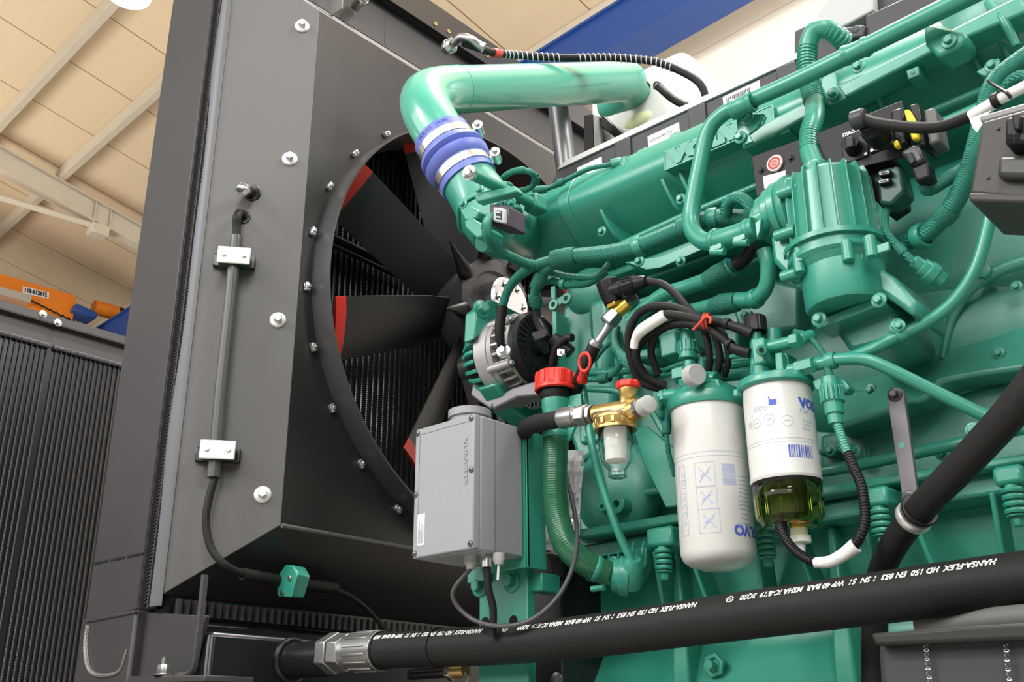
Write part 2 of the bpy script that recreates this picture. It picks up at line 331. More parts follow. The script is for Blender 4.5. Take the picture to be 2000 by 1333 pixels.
# end carriage (blue) with drive motor
t = thing('crane_end_carriage', 'small blue crane end carriage with orange drive motor beside blue runway', 'crane carriage', B(ex, ry - 0.1, ez - 0.5))
a = onx(142, 600, ex + 0.1); b = onx(192, 622, ex + 0.1)
mb = MB(); mb.prism([onx(150, 592, ex + 0.15), onx(190, 610, ex + 0.15), onx(190, 622, ex + 0.15), onx(143, 606, ex + 0.15)], bx * -0.4); mb.build('carriage_box', blue_p, t, bevel=0.02)
c = onx(200, 605, ex - 0.1); mb = MB(); mb.cyl(c - by * 0.15, c + by * 0.25, 0.12, 16); mb.build('motor', orange_p, t)
mb = MB(); mb.cyl(c + by * 0.25, c + by * 0.42, 0.12, 16, ch=0.03); mb.build('motor_cover', blk_plastic, t)
# high-bay lamp at the top left
c = W(252, -12, d=9.3)
t = thing('high_bay_lamp', 'round glowing high bay lamp under the cream roof', 'lamp', c)
lm = mat('lamp_glow', (1, 1, 1), 0.5, emit=(1, 0.98, 0.95), estr=14)
mb = MB(); mb.lathe(c + Vector((0, 0, -0.02)), (0, 0, 1), [(0, 0.0), (0, 0.19), (0.02, 0.195), (0.02, 0)], 32, caps=False); mb.build('lamp_lens', lm, t)
mb = MB(); mb.lathe(c, (0, 0, 1), [(0, 0.195), (0.06, 0.20), (0.12, 0.15), (0.2, 0.08), (0.3, 0.05), (0.3, 0)], 32, caps=False); mb.build('lamp_housing', steel_d, t)
mb = MB(); mb.tube([c + Vector((0, 0, 0.3)), Vector((c.x, c.y, zroof(c.dot(by)) - 0.0))], 0.012, 8, 1); mb.build('suspension_rod', steel_d, t)
pl = bpy.data.lights.new('high_bay_lamp_light', 'SPOT'); pl.energy = 500; pl.spot_size = math.radians(150); pl.shadow_soft_size = 0.16; pl.color = (1, 0.97, 0.92)
o = bpy.data.objects.new('high_bay_lamp_light', pl); sc.collection.objects.link(o); o.location = c + Vector((0, 0, -0.06))

# ================================================================ COOLING PACKAGE
XF, XB, YS, ZB_, ZT_ = -1.75, -1.879, 1.236, 0.43 + CAMH, 1.722 + CAMH
YSB = 1.064                                   # near edge of the flared shroud where it meets the core
FY, FZ, FR = 1.836, 1.768, 0.567
YE = 2 * FY - YS
zbr = ZB_ - 0.143; ztr = ZT_ + 0.140; YEB = YE + (YS - YSB)
PN = Vector((0.8, -0.6, 0)).normalized(); PN = Vector((YS - YSB, -(XF - XB), 0)).normalized()
PC = Vector((XF, YS, 0)); BN = Vector((ZB_ - zbr, 0, -(XF - XB))).normalized(); BC = Vector((XF, 0, ZB_))
def WN(u, v, P0, n, off=0.0):
    r = ray(u, v); return CAM + r * ((n.dot(P0 - CAM) + off) / n.dot(r))
def WPl(u, v, off=0.0): return WN(u, v, PC, PN, off)      # on the flared side plate
def WBo(u, v, off=0.0): return WN(u, v, BC, BN, off)      # on the sloping bottom plate
CP = thing('cooling_package', 'tall black radiator package with fan shroud, silver bolts and red tipped fan inside', 'radiator', (-2.1, FY, 0.05))
# side plate of the shroud (near side) + far side
PN2 = Vector((PN.x, -PN.y, 0))
for ya, yb, n in ((YS, YSB, PN), (YE, YEB, PN2)):
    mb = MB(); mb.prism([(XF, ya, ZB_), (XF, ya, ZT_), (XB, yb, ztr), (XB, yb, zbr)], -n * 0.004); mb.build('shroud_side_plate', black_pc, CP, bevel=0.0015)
mb = MB(); mb.prism([(XF, YS, ZB_), (XF, YE, ZB_), (XB, YEB, zbr), (XB, YSB, zbr)], -BN * 0.004); mb.build('shroud_bottom_plate', mat('shaded_shroud_plate', (0.020, 0.0195, 0.0195), 0.34, spec=0.5, bump=0.05, bscale=500, vary=0.15, vscale=3), CP)
# front plate with circular opening
mb = MB(); N = 96; ring_o = []; sq = []
for k in range(N):
    a = 2 * PI * k / N + PI / 4; c, s_ = math.cos(a), math.sin(a); ring_o.append(Vector((XF, FY + FR * c, FZ + FR * s_)))
    hy, hz = (YE - YS) / 2, ((ZT_ - FZ) if s_ > 0 else (FZ - ZB_)); m_ = min(hy / abs(c) if abs(c) > 1e-6 else 1e9, hz / abs(s_) if abs(s_) > 1e-6 else 1e9); sq.append(Vector((XF, FY + c * m_, FZ + s_ * m_)))
corn = [Vector((XF, FY + i * hy, zz)) for i in (1, -1) for zz in (ZB_, ZT_)]
for c in corn:
    k = min(range(N), key=lambda q: (sq[q] - c).length); sq[k] = c
d4 = Vector((-0.004, 0, 0)); vs = ring_o + sq + [p + d4 for p in ring_o] + [p + d4 for p in sq]; fs = []
for k in range(N):
    j = (k + 1) % N; fs += [(k, N + k, N + j, j), (2 * N + j, 3 * N + j, 3 * N + k, 2 * N + k), (k, j, 2 * N + j, 2 * N + k), (N + k, 3 * N + k, 3 * N + j, N + j)]
mb.add(vs, fs); mb.build('shroud_front_plate', mat('shaded_shroud_plate', (0.020, 0.0195, 0.0195), 0.34, spec=0.5, bump=0.05, bscale=500, vary=0.15, vscale=3), CP)  # same shroud coat in a darker tone, shade put into the colour
# sloping top plate, its grey painting in the glare of the ceiling lights
mb = MB(); mb.prism([(XF, YS, ZT_), (XF, YE, ZT_), (XB, YEB, ztr), (XB, YSB, ztr)], (-0.003, 0, -0.003)); mb.build('shroud_top_plate', mat('satin_grey', (0.16, 0.155, 0.15), 0.35, spec=0.7), CP)
# fan ring
mb = MB(); mb.lathe((XF - 0.10, FY, FZ), (1, 0, 0), [(0, FR), (0.16, FR), (0.16, FR - 0.005), (0, FR - 0.005), (0, FR)], 128, caps=False); mb.build('fan_ring', mat('satin_black_ring', (0.05, 0.05, 0.05), 0.32, spec=0.6), CP)
VXX = Vector((1, 0, 0))
for k in range(26):                                  # clips around the ring
    a = 2 * PI * (k + 0.35) / 26; c = Vector((XF, FY + (FR + 0.017) * math.cos(a), FZ + (FR + 0.017) * math.sin(a)))
    rd = Vector((0, math.cos(a), math.sin(a))); mb = MB()
    tg_ = VXX.cross(rd); mb.box(c + VXX * 0.006, (0.012, 0.013, 0.020), VXX, rd); mb.box(c + VXX * 0.010, (0.014, 0.009, 0.008), VXX, rd); mb.build('ring_clip', mat('clear_zinc_clip', (0.55, 0.55, 0.56), 0.2, 0.8, bump=2.0, bscale=120), CP, bevel=0.0025)
# side plate bolts
for (u, v) in ((590, 52), (566, 311), (543, 626), (513, 967)):
    c = WPl(u, v); mb = MB(); mb.lathe(c, PN, [(0, 0.0180), (0.003, 0.0178), (0.0036, 0.016), (0.0036, 0)], 28, caps=False)
    mb.bolt(c + PN * 0.003, PN, 0.0095, True, 0.014); mb.build('bolt', mat('bright_zinc_bolt', (0.80, 0.80, 0.78), 0.42, 0.7), CP, bevel=0.0006)
# core (vertical tubes) behind the fan
def _core(nt, b, tc):
    w = nt.nodes.new('ShaderNodeTexWave'); w.bands_direction = 'Z'; w.inputs['Scale'].default_value = 60; w.inputs['Distortion'].default_value = 0.2
    bm = nt.nodes.new('ShaderNodeBump'); bm.inputs['Strength'].default_value = 0.35; bm.inputs['Distance'].default_value = 0.002
    nt.links.new(tc.outputs['Object'], w.inputs['Vector']); nt.links.new(w.outputs['Fac'], bm.inputs['Height']); nt.links.new(bm.outputs['Normal'], b.inputs['Normal'])
core_m = mat('black_core_tubes', (0.010, 0.010, 0.012), 0.24, spec=0.9, fn=_core)
def core(x, y0, y1, z0, z1, pitch, parent, name='core_tubes', dark=0.05):
    mb = MB(); y = y0
    while y < y1:
        mb.lathe((x, y, z0), (0, 0, 1), [(0, pitch * 0.22), (z1 - z0, pitch * 0.22)], 8, a0=-PI * 0.9, a1=PI * 0.9, hint=(1, 0, 0))
        y += pitch
    mb.build(name, core_m, parent)
    mb = MB(); mb.aabb(x - dark, x - pitch * 0.35, y0 - pitch, y1 + pitch * 0.2, z0, z1); mb.build('core_fins', mat('black_fin_pack', (0.008, 0.008, 0.009), 0.6, bump=1.0, bscale=900), parent)
core(XB - 0.03, YSB + 0.03, YEB - 0.02, zbr + 0.02, ztr - 0.01, 0.0178, CP, dark=0.24)
# side frame of radiator and visible core edge
XR = -2.52; YF = YSB - 0.012
fr = [W(335, 15, Y=YF), W(409, 0, Y=YF), W(266, 1192, Y=YF), W(172, 1200, Y=YF)]
xr0 = W(250, 620, Y=YF).x; xr1 = W(345, 560, Y=YF).x
zlo, zhi = W(268, 1190, Y=YF).z, 2.95
mb = MB(); mb.prism([(xr1, YF, zlo), (xr1, YF, zhi), (xr0, YF, zhi), (xr0, YF, zlo - 0.02)], (0, 0.05, 0)); mb.build('side_frame', black_frame, CP, bevel=0.003)
mb = MB(); mb.prism([(xr1, YEB, zlo), (xr1, YEB, zhi), (xr0, YEB, zhi), (xr0, YEB, zlo - 0.02)], (0, -0.05, 0)); mb.build('side_frame', black_frame, CP, bevel=0.003)
# core edge strips on the near side
VZ3 = Vector((0, 0, 1))
xe0, xe1 = xr1, XB - 0.028; yy = YF + 0.012
def edge_strip(x0, x1, m, nm, y=None, fins=False):
    mb = MB(); y = yy if y is None else y
    if fins:
        z = zlo + 0.01; k = 0; p = 0.0075
        while z < zhi - 0.02:
            mb.prism([(x0, y, z), (x1, y, z + 0.004), (x1, y, z + 0.004 + p * 0.45), (x0, y, z + p * 0.45)], (0, 0.03, 0)); z += p
    else: mb.aabb(x0, x1, y, y + 0.03, zlo, zhi)
    return mb.build(nm, m, CP)
ww = (xe1 - xe0)
edge_strip(xe0, xe1, black_gloss, 'core_edge', yy + 0.02)
edge_strip(xe0 + ww * 0.10, xe0 + ww * 0.38, black_frame, 'core_edge_fins', yy, True)
edge_strip(xe0 + ww * 0.60, xe0 + ww * 0.88, black_frame, 'core_edge_fins', yy, True)
edge_strip(xe0 + ww * 0.0, xe0 + ww * 0.07, black_frame, 'core_edge_rail', yy - 0.008)
edge_strip(xe0 + ww * 0.44, xe0 + ww * 0.54, black_frame, 'core_edge_rail', yy - 0.002)
# ribbed rubber gasket pressed along the plate edge
mb = MB(); z = zlo + 0.005; prev = None; vs = []; fs = []; K = 420
for k in range(K + 1):
    z = zlo + (zhi - zlo) * k / K; wv = 0.006 * math.sin(z * 6.0) + 0.004 * math.sin(z * 14 + 1); d = 0.0012 if k % 2 else 0
    vs += [Vector((XB - 0.030 - wv * 0.9, YSB + 0.004, z)), Vector((XB - 0.026 - wv * 0.8, YSB - 0.010 - d, z)), Vector((XB - 0.002, YSB - 0.008 - d, z)), Vector((XB + 0.003, YSB - 0.001, z))]
for k in range(K): fs += [(4 * k + j, 4 * k + j + 1, 4 * k + j + 5, 4 * k + j + 4) for j in range(3)]
mb.add(vs, fs); mb.build('edge_gasket', mat('grey_rubber_gasket', (0.10, 0.10, 0.11), 0.45), CP, angle=60)
# top panel above the shroud
XT = XB + 0.012; zte = W(1000, 127, X=XT).z
mb = MB(); mb.aabb(XT - 0.004, XT, YSB, YEB, ztr - 0.01, zte - 0.09); mb.aabb(XT - 0.004, XT + 0.001, YSB + 0.48, YSB + 0.484, ztr, zte - 0.09); mb.build('top_tank_panel', black_frame, CP)
mb = MB(); mb.aabb(XT - 0.03, XT + 0.03, YSB + 0.05, YEB, zte - 0.10, zte - 0.094); mb.aabb(XT + 0.026, XT + 0.03, YSB + 0.05, YEB, zte - 0.10, zte); mb.build('top_angle_rail', black_gloss, CP, bevel=0.001)
mb = MB(); mb.aabb(XB - 0.25, XT - 0.004, YSB + 0.05, YEB - 0.05, ztr - 0.05, zte - 0.1); mb.build('top_tank', black_frame, CP)
for (u, v) in ((850, 47), (876, 62), (951, 109)):
    c = W(u, v, X=XT + 0.03); mb = MB(); mb.lathe(c, (1, 0, 0), [(0, 0.0065), (0.003, 0.006), (0.003, 0.003), (0.001, 0.003)], 16, caps=False); mb.build('rivet', brass, CP)  # bright brass dots stand in for holes with the lit ceiling behind
mb = MB(); g0 = W(661, 22, X=XF - 0.03); mb.box(g0 + Vector((-0.01, 0, 0.10)), (0.05, 0.004, 0.20)); mb.build('gusset_plate', mat('satin_grey', (0.1, 0.1, 0.1), 0.3), CP)
c = W(695, 12, X=XT + 0.02); mb = MB(); mb.cyl(c, c + Vector((0.05, -0.015, -0.01)), 0.016, 16); mb.bolt(c + Vector((0.05, -0.015, -0.01)), (1, -0.3, -0.2), 0.014, False); mb.build('hex_plug', steel, CP)
# bottom tank, foot, welds
zb0 = 0.30
mb = MB(); mb.aabb(xr0, XB + 0.01, YSB + 0.02, YEB, zb0 - 0.25, zlo - 0.02); mb.aabb(XB, W(590, 1290, Y=1.268).x - 0.035, YSB + 0.02, YEB, zb0 - 0.25, W(600, 1250, X=-1.74).z); mb.build('bottom_tank', black_gloss, CP, bevel=0.01)
mb = MB(); mb.aabb(xr0 - 0.005, xr1 + 0.004, YF - 0.002, YF + 0.06, zb0 - 0.25, zlo); mb.build('frame_foot', black_frame, CP, bevel=0.006)
wl = [W(u, v, Y=YF - 0.003) for u, v in ((173, 1222), (168, 1260), (172, 1300), (186, 1318), (215, 1319), (235, 1308), (248, 1270))]
mb = MB(); mb.tube(wl, [0.006, 0.006, 0.006, 0.005, 0.004, 0.003, 0.003], 8, 8); mb.build('weld_bead', mat('bright_weld', (0.22, 0.22, 0.2), 0.3, 0.5, bump=1, bscale=300), CP)
mb = MB(); mb.tube([W(168, 1215, Y=YF - 0.003), W(266, 1196, Y=YF - 0.003)], 0.003, 6, 1); mb.build('weld_bead', black_frame, CP)
sl0, sl1 = W(183, 1104, Y=YF - 0.0015), W(281, 1084, Y=YF - 0.0015)
for a, b in ((0.0, 0.28), (0.34, 0.62), (0.68, 0.97)):
    p, q = sl0.lerp(sl1, a), sl0.lerp(sl1, b); mb = MB(); mb.prism([p, q, q + Vector((0, 0, 0.005)), p + Vector((0, 0, 0.005))], (0, 0.002, 0)); mb.build('slot', mat('dark_slot', (0.004, 0.004, 0.004), 0.9), CP)
mb = MB(); mb.plate([(262, 1196), (402, 1203), (372, 1318), (255, 1325)], YSB + 0.008, 0.01); mb.build('tank_cover_plate', black_frame, CP, bevel=0.002)
mb = MB(); mb.tube([W(400, 1124, Y=YSB - 0.01), W(391, 1210, Y=YSB - 0.01), W(380, 1298, Y=YSB - 0.01), W(368, 1318, Y=YSB - 0.01), W(330, 1322, Y=YSB - 0.01)], 0.007, 8, 5); mb.build('stay_rod', black_frame, CP)
mb = MB(); mb.plate([(250, 1322), (400, 1319), (400, 1332), (245, 1336)], YSB - 0.04, 0.10); mb.build('foot_plate', black_frame, CP, bevel=0.002)
c = W(318, 1320, Y=YSB - 0.03); mb = MB(); mb.bolt(c, (0, 0, 1), 0.0105, True, 0.016); mb.cyl(c + Vector((0, 0, 0.016)), c + Vector((0, 0, 0.032)), 0.006, 12); mb.build('bolt', steel, CP)
xs = XB + 0.012; mb = MB(); q = YSB + 0.03
while q < YEB - 0.1: mb.box((xs, q, zlo + 0.0), (0.012, 0.008, 0.03)); q += 0.018
mb.build('core_bottom_fins', black_frame, CP)
mb = MB(); mb.aabb(XB - 0.2, XB - 0.004, YSB + 0.02, YEB - 0.02, zlo - 0.06, zbr + 0.05); mb.build('core_base', black_gloss, CP)
mb = MB(); mb.tube([(XF + 0.004, YS + 0.0, ZB_ - 0.002), (XF + 0.004, YE, ZB_ - 0.002)], 0.005, 8, 1); mb.build('lower_edge_fold', black_pc, CP)
# outlet stub where the big hose is fitted
HY = 1.268
h0 = W(588, 1289, Y=HY); h1 = W(640, 1286, Y=HY)
mb = MB(); mb.cyl(h0 - Vector((0.06, 0, 0)), h1, 0.034, 32); mb.build('outlet_stub', black_gloss, CP); mb = MB(); mb.torus(h0 - Vector((0.028, 0, 0)), (1, 0, 0), 0.037, 0.007); mb.build('stub_weld', black_gloss, CP)

# ================================================================ FAN
XH = -1.72; KY, KZ = 1.825, 1.835
HC = Vector((XH, KY, KZ))
FAN = thing('cooling_fan', 'black bladed engine cooling fan with red blade tips inside the shroud ring', 'fan', HC)
def polar(u, v, X): p = W(u, v, X=X) - Vector((X, FY, FZ)); return math.degrees(math.atan2(p.z, p.y)), math.hypot(p.y, p.z)
mb = MB(); mb.lathe(HC + Vector((-0.1, 0, 0)), (1, 0, 0), [(0, 0.08), (0.02, 0.125), (0.13, 0.135), (0.13, 0.10), (0.12, 0.095), (0.12, 0.03), (0.15, 0.03), (0.15, 0)], 48, caps=False); mb.build('hub', mat('dark_grey_hub', (0.06, 0.055, 0.06), 0.4), FAN)
mb = MB(); mb.lathe(HC + Vector((0.02, 0, 0)), (1, 0, 0), [(0, 0.07), (0.05, 0.07), (0.056, 0.064), (0.056, 0.0)], 40, caps=False)
mb.build('hub_cover', mat('machined_aluminium', (0.50, 0.49, 0.53), 0.3, 1.0), FAN)
for k in range(6):
    a = 2 * PI * k / 6; c = HC + Vector((0.076, 0.05 * math.cos(a), 0.05 * math.sin(a))); mb = MB(); mb.bolt(c, (1, 0, 0), 0.006); mb.build('hub_bolt', steel, FAN)
BL0, NB = 156, 8
for k in range(NB):
    a = math.radians(BL0 + 360 / NB * k); rd = Vector((0, math.cos(a), math.sin(a))); tg = Vector((0, -math.sin(a), math.cos(a))); ax = Vector((1, 0, 0))
    def sec(r, ch, pit, tw=0.004, bow=0.0):
        d = tg * math.cos(pit) - ax * math.sin(pit); n = rd.cross(d).normalized(); c = Vector((XH - 0.06, KY, KZ)) + rd * r
        return [c + d * (ch * s) + n * (t * tw + (0.25 - s * s) * ch * 0.25 * 0.6) for s, t in ((-0.5, -0.4), (-0.25, -1), (0, -1), (0.25, -1), (0.5, -0.4), (0.5, 0.4), (0.25, 1), (0, 1), (-0.25, 1), (-0.5, 0.4))]
    def loft(secs, mb):
        vs = [p for s in secs for p in s]; n = 10; fs = [(i * n + j, i * n + (j + 1) % n, (i + 1) * n + (j + 1) % n, (i + 1) * n + j) for i in range(len(secs) - 1) for j in range(n)]
        fs += [tuple(range(n - 1, -1, -1)), tuple((len(secs) - 1) * n + j for j in range(n))]; mb.add(vs, fs)
    R = [(0.10, 0.12, 0.75), (0.20, 0.14, 0.68), (0.35, 0.15, 0.58), (0.470, 0.155, 0.50)]
    mb = MB(); loft([sec(*r_) for r_ in R], mb); bl = mb.build('blade', mat('black_fan_blade', (0.016, 0.015, 0.016), 0.45, bump=0.1), FAN)
    mb = MB(); loft([sec(0.4701, 0.1555, 0.50, 0.0045), sec(0.500, 0.156, 0.48, 0.0045)], mb); mb.build('red_tip', red_paint, bl, label='red painted blade tip')
    # cone shaped blade pivot
    c = Vector((XH + 0.03, KY, KZ)) + rd * 0.13; mb = MB(); mb.lathe(c, rd + ax * 0.35, [(0, 0.022), (0.02, 0.022), (0.024, 0.018), (0.12, 0.001)], 20); mb.build('pivot_cone', blk_plastic, FAN)
# stay bars in front of the core
t = thing('fan_stay_bar', 'slanted black stay bar behind the fan blades in front of core', 'bar', (-1.87, 1.5, 1.9))
mb = MB(); mb.cyl(W(630, 455, X=-1.872), W(800, 535, X=-1.872), 0.011, 12); mb.cyl(W(630, 470, X=-1.876), W(800, 550, X=-1.876), 0.007, 12); mb.build('bar', black_gloss, t)

# ================================================================ CONDUIT ALONG THE PLATE
CT = thing('sheathed_cable', 'thin black cable in a straight sleeve running down the shroud side plate', 'cable', WPl(430, 700, 0.03))
yc = 0.03
mb = MB(); mb.tube([WPl(476, 424), WPl(468, 416, 0.018), WPl(463, 425, yc + 0.004), WPl(462, 445, yc), WPl(461, 475, yc)], 0.0095, 12, 6); mb.build('cable_upper', rubber, CT)
mb = MB(); mb.tube([WPl(462, 462, yc), WPl(449, 600, yc), WPl(432, 760, yc), WPl(417, 934, yc)], 0.0135, 20, 1); mb.build('sleeve', mat('satin_sleeve', (0.06, 0.06, 0.06), 0.35), CT)
cp = [(422, 925, yc), (408, 975, yc + .004), (402, 1020, yc + .008), (412, 1070, yc + .012), (438, 1103, yc + .016)]; CPt = [WPl(*q) for q in cp] + [WBo(475, 1122, 0.05), WBo(500, 1127, 0.04)]
mb = MB(); mb.tube(CPt, 0.0078, 12, 6); mb.build('cable_lower', rubber, CT)
mb = MB(); mb.tube([WBo(474, 1122, 0.05), WBo(560, 1137, 0.035), WBo(656, 1150, 0.035)], 0.0120, 16, 5); mb.build('lower_sleeve', rubber, CT)
mb = MB(); mb.tube([WBo(645, 1150, 0.035), WBo(680, 1163, 0.035), WBo(720, 1193, 0.04), W(762, 1242, X=WBo(720, 1193, 0.04).x + 0.01)], 0.0058, 10, 6); mb.build('cable_end', rubber, CT)
def tube_clamp(u, v, label):
    c = WPl(u, v, yc + 0.018); t = thing('tube_clamp', label, 'clamp', c, 'silver plated clamps on the straight sleeve')
    CN_ = PN; CX = Vector((-PN.y, PN.x, 0)); s_c = WPl(u, v, yc); c = WPl(u, v, yc + 0.019)
    mb = MB(); mb.box(c - CN_ * 0.019, (0.066, 0.032, 0.034), CX, -CN_); mb.build('clamp_body', mat('dark_green_clamp', (0.012, 0.05, 0.035), 0.4), t, bevel=0.003)
    mb = MB(); mb.box(s_c - CN_ * 0.022 - VZ3 * 0.006, (0.090, 0.014, 0.030), CX, -CN_); mb.build('weld_plate', black_gloss, t, bevel=0.002)
    mb = MB(); mb.box(c, (0.070, 0.005, 0.040), CX, -CN_); pl_ = mb.build('cover_plate', mat('brushed_zinc', (0.8, 0.79, 0.76), 0.42, 0.85, bump=0.2, bscale=80), t, bevel=0.0)
    b = pl_.modifiers.new('round', 'BEVEL'); b.width = 0.008; b.segments = 4; b.limit_method = 'ANGLE'; b.affect = 'EDGES'
    for s in (-1, 1): mb = MB(); mb.bolt(c + CX * (s * 0.021) + CN_ * 0.0025, CN_, 0.0055, False, 0.005); mb.build('clamp_bolt', steel, t)
tube_clamp(457, 499, 'small silver plated clamp near the top of the straight black sleeve')
tube_clamp(425, 879, 'small silver plated clamp near the bottom of the straight black sleeve')
yg = WBo(560, 1136, 0.05).y; c = WBo(560, 1136, 0.05); t = thing('green_tube_clamp', 'small green two bolt clamp holding the sleeved cable below the shroud', 'clamp', c)
mb = MB(); mb.prism([W(u, v, Y=yg - 0.01) for u, v in ((546, 1120), (557, 1103), (572, 1105), (582, 1122), (569, 1166), (541, 1165), (540, 1155))], (-0.004, 0.035, 0)); mb.build('clamp_body', green, t, bevel=0.003)
mb = MB(); mb.prism([W(u, v, Y=yg - 0.014) for u, v in ((560, 1127), (580, 1124), (569, 1167), (543, 1166))], (0, 0.003, 0)); mb.build('cover_plate', green, t, bevel=0.002)
for (u, v) in ((567, 1130), (553, 1159)): mb = MB(); mb.bolt(W(u, v, Y=yg - 0.014), (0, -1, 0), 0.0055, False, 0.004); mb.build('clamp_bolt', steel_d, t)
# threaded stud
a = WPl(492, 377); d_ = (WPl(455, 364, 0.075) - a).normalized()
t = thing('threaded_sensor', 'short steel threaded sensor sticking out of the shroud side plate', 'sensor', a)
mb = MB(); mb.lathe(a, d_, [(0, 0.020), (0.004, 0.020), (0.006, 0.013), (0.04, 0.013)], 24); mb.build('sensor_body', black_gloss, t)
mb = MB(); mb.lathe(a + d_ * 0.036, d_, [(0, 0.017), (0.011, 0.017)], 6); mb.build('nut', steel, t, bevel=0.001)
mb = MB(); mb.lathe(a + d_ * 0.047, d_, [(0, 0.009), (0.012, 0.009), (0.02, 0.007), (0.026, 0.003), (0.026, 0)], 16, caps=False); mb.build('tip', steel, t)
mb = MB(); mb.torus(a + PN * 0.001, PN, 0.018, 0.003); mb.build('weld', black_gloss, t)
mb = MB(); mb.torus(WPl(474, 424), PN, 0.015, 0.003); mb.build('grommet', black_gloss, CT)

# ================================================================ SECOND RADIATOR FAR LEFT
X2 = -3.9
R2 = thing('spare_radiator', 'second black radiator with vertical core tubes standing at the far left', 'radiator', (X2 - 0.2, 1.8, 0.0))
zt2 = W(0, 592, X=X2).z; zc2 = W(120, 684, X=X2).z; ya = -0.6; yb = 3.2; ym = W(96, 690, X=X2).y
mb = MB(); mb.aabb(X2 - 0.004, X2, ya, yb, zc2, zt2 - 0.03); mb.aabb(X2, X2 + 0.03, ya, yb, zt2 - 0.036, zt2 - 0.03); mb.aabb(X2 + 0.027, X2 + 0.03, ya, yb, zt2 - 0.035, zt2); mb.build('top_panel', black_frame, R2)
mb = MB(); mb.aabb(X2 - 0.3, X2 - 0.004, ya, yb, 0.06, zt2 - 0.05); mb.build('casing', black_gloss, R2)
for s_, (a_, b_) in enumerate(((ya, ym - 0.01), (ym + 0.01, yb))):
    mb = MB(); y = a_ + 0.015; zc = zc2 + 0.0
    while y < b_: mb.lathe((X2 + 0.0, y, 0.15), (0, 0, 1), [(0, 0.0042), (zc - 0.15, 0.0042)], 8); y += 0.0205
    mb.build('core_tubes', core_m, R2)
    mb = MB(); y = a_ + 0.02525
    while y < b_: mb.aabb(X2 - 0.02, X2 - 0.006, y - 0.005, y + 0.005, 0.15, zc - 0.005); y += 0.0205
    mb.build('core_fins', core_m, R2)
    mb = MB(); mb.tube([(X2 + 0.008, a_, zc), (X2 + 0.008, b_, zc)], 0.011, 8, 1); mb.build('weld_seam', mat('dark_bright_weld', (0.08, 0.08, 0.09), 0.25, 0.5, bump=1.5, bscale=250), R2)
mb = MB(); mb.aabb(X2 - 0.02, X2 + 0.004, ya, yb, 0.05, 0.15); mb.build('bottom_panel', black_frame, R2)
for (u, v) in ((84, 614), (113, 631)): mb = MB(); mb.bolt(W(u, v, X=X2 + 0.03), (1, 0, 0), 0.009); mb.build('rivet', steel_d, R2)
# ================================================================ ENGINE: shared helpers
def Lp(mb, p, axis, prof, n=32, **k):       # lathe with a profile given in photo pixels at that point's distance
    s_ = mpp(p); return mb.lathe(p, axis, [(a * s_, b * s_) for a, b in prof], n, **k)
def path(uvY): return [W(u, v, Y=y) for u, v, y in uvY]
def ptube(name, uvY, rpx, m, parent=None, n=14, smooth=6, **k):     # hose or pipe through photo points at given distances
    P = path(uvY); rr = rpx if isinstance(rpx, (list, tuple)) else [rpx] * len(P); r0 = sum(mpp(p) for p in P) / len(P)
    R = [r_ * r0 for r_ in rr]; mb = MB(); mb.tube(P, R, n, smooth); return mb.build(name, m, parent, **k)
def resample(P, step):
    P = catmull(P, 10); out = [P[0]]; acc = 0
    for a, b in zip(P, P[1:]):
        L = (b - a).length
        while acc + L >= step:
            t = (step - acc) / L; a = a.lerp(b, t); out.append(a); L = (b - a).length; acc = 0
        acc += L
    return out
def corrug(name, uvY, rpx, pitch, m, parent=None, depth=0.16, n=16, **k):
    P = path(uvY); r0 = rpx * sum(mpp(p) for p in P) / len(P); Q = resample(P, pitch / 4)
    R = [r0 * (1 - (depth if i % 4 in (0, 1) else 0)) for i in range(len(Q))]
    mb = MB(); mb.tube(Q, R, n, 1); return mb.build(name, m, parent, angle=30, **k)
def bolt_at(u, v, Y, rpx, parent, m=green, name='bolt', axis=(0, -1, 0), wash=True, h=None, label=None):
    c = W(u, v, Y=Y); mb = MB(); mb.bolt(c, axis, rpx * mpp(c), wash, h); return mb.build(name, m, parent, bevel=0.0005, label=label)
def plate(name, uv, Y, th, m, parent, bevel=0.003, **k): mb = MB(); mb.plate(uv, Y, th); return mb.build(name, m, parent, bevel=bevel, **k)
def band(name, uvY, at, rpx, wpx, m, parent, **k):   # collar around a tube given by path
    P = catmull(path(uvY), 8); i = min(int(at * (len(P) - 1)), len(P) - 2); a, b = P[i], P[i + 1]; d = (b - a).normalized(); s_ = mpp(a)
    mb = MB(); w = wpx * s_; r = rpx * s_; mb.lathe(a - d * w / 2, d, [(0, r * 0.8), (0, r), (w * 0.2, r * 1.06), (w * 0.8, r * 1.06), (w, r), (w, r * 0.8)], 24, caps=False); return mb.build(name, m, parent, **k)
VZ = Vector((0, 0, 1)); VX = Vector((1, 0, 0)); VY = Vector((0, 1, 0))
# ================================================================ ENGINE BLOCK
EB = thing('engine_block', 'large green painted diesel engine block filling the right side', 'engine', (-0.6, 1.85, 0.55))
mb = MB(); mb.plate([(1104, 620), (1160, 590), (1500, 520), (1700, 440), (2120, 260), (2120, 900), (1128, 1062), (1120, 900)], 1.56, 0.50); mb.build('block_casting', green_cast, EB, bevel=0.012)
mb = MB(); mb.aabb(W(1104, 600, Y=1.6).x, 0.5, 1.72, 2.05, 1.4, 1.98); mb.build('cylinder_head', green_cast, EB, bevel=0.01)
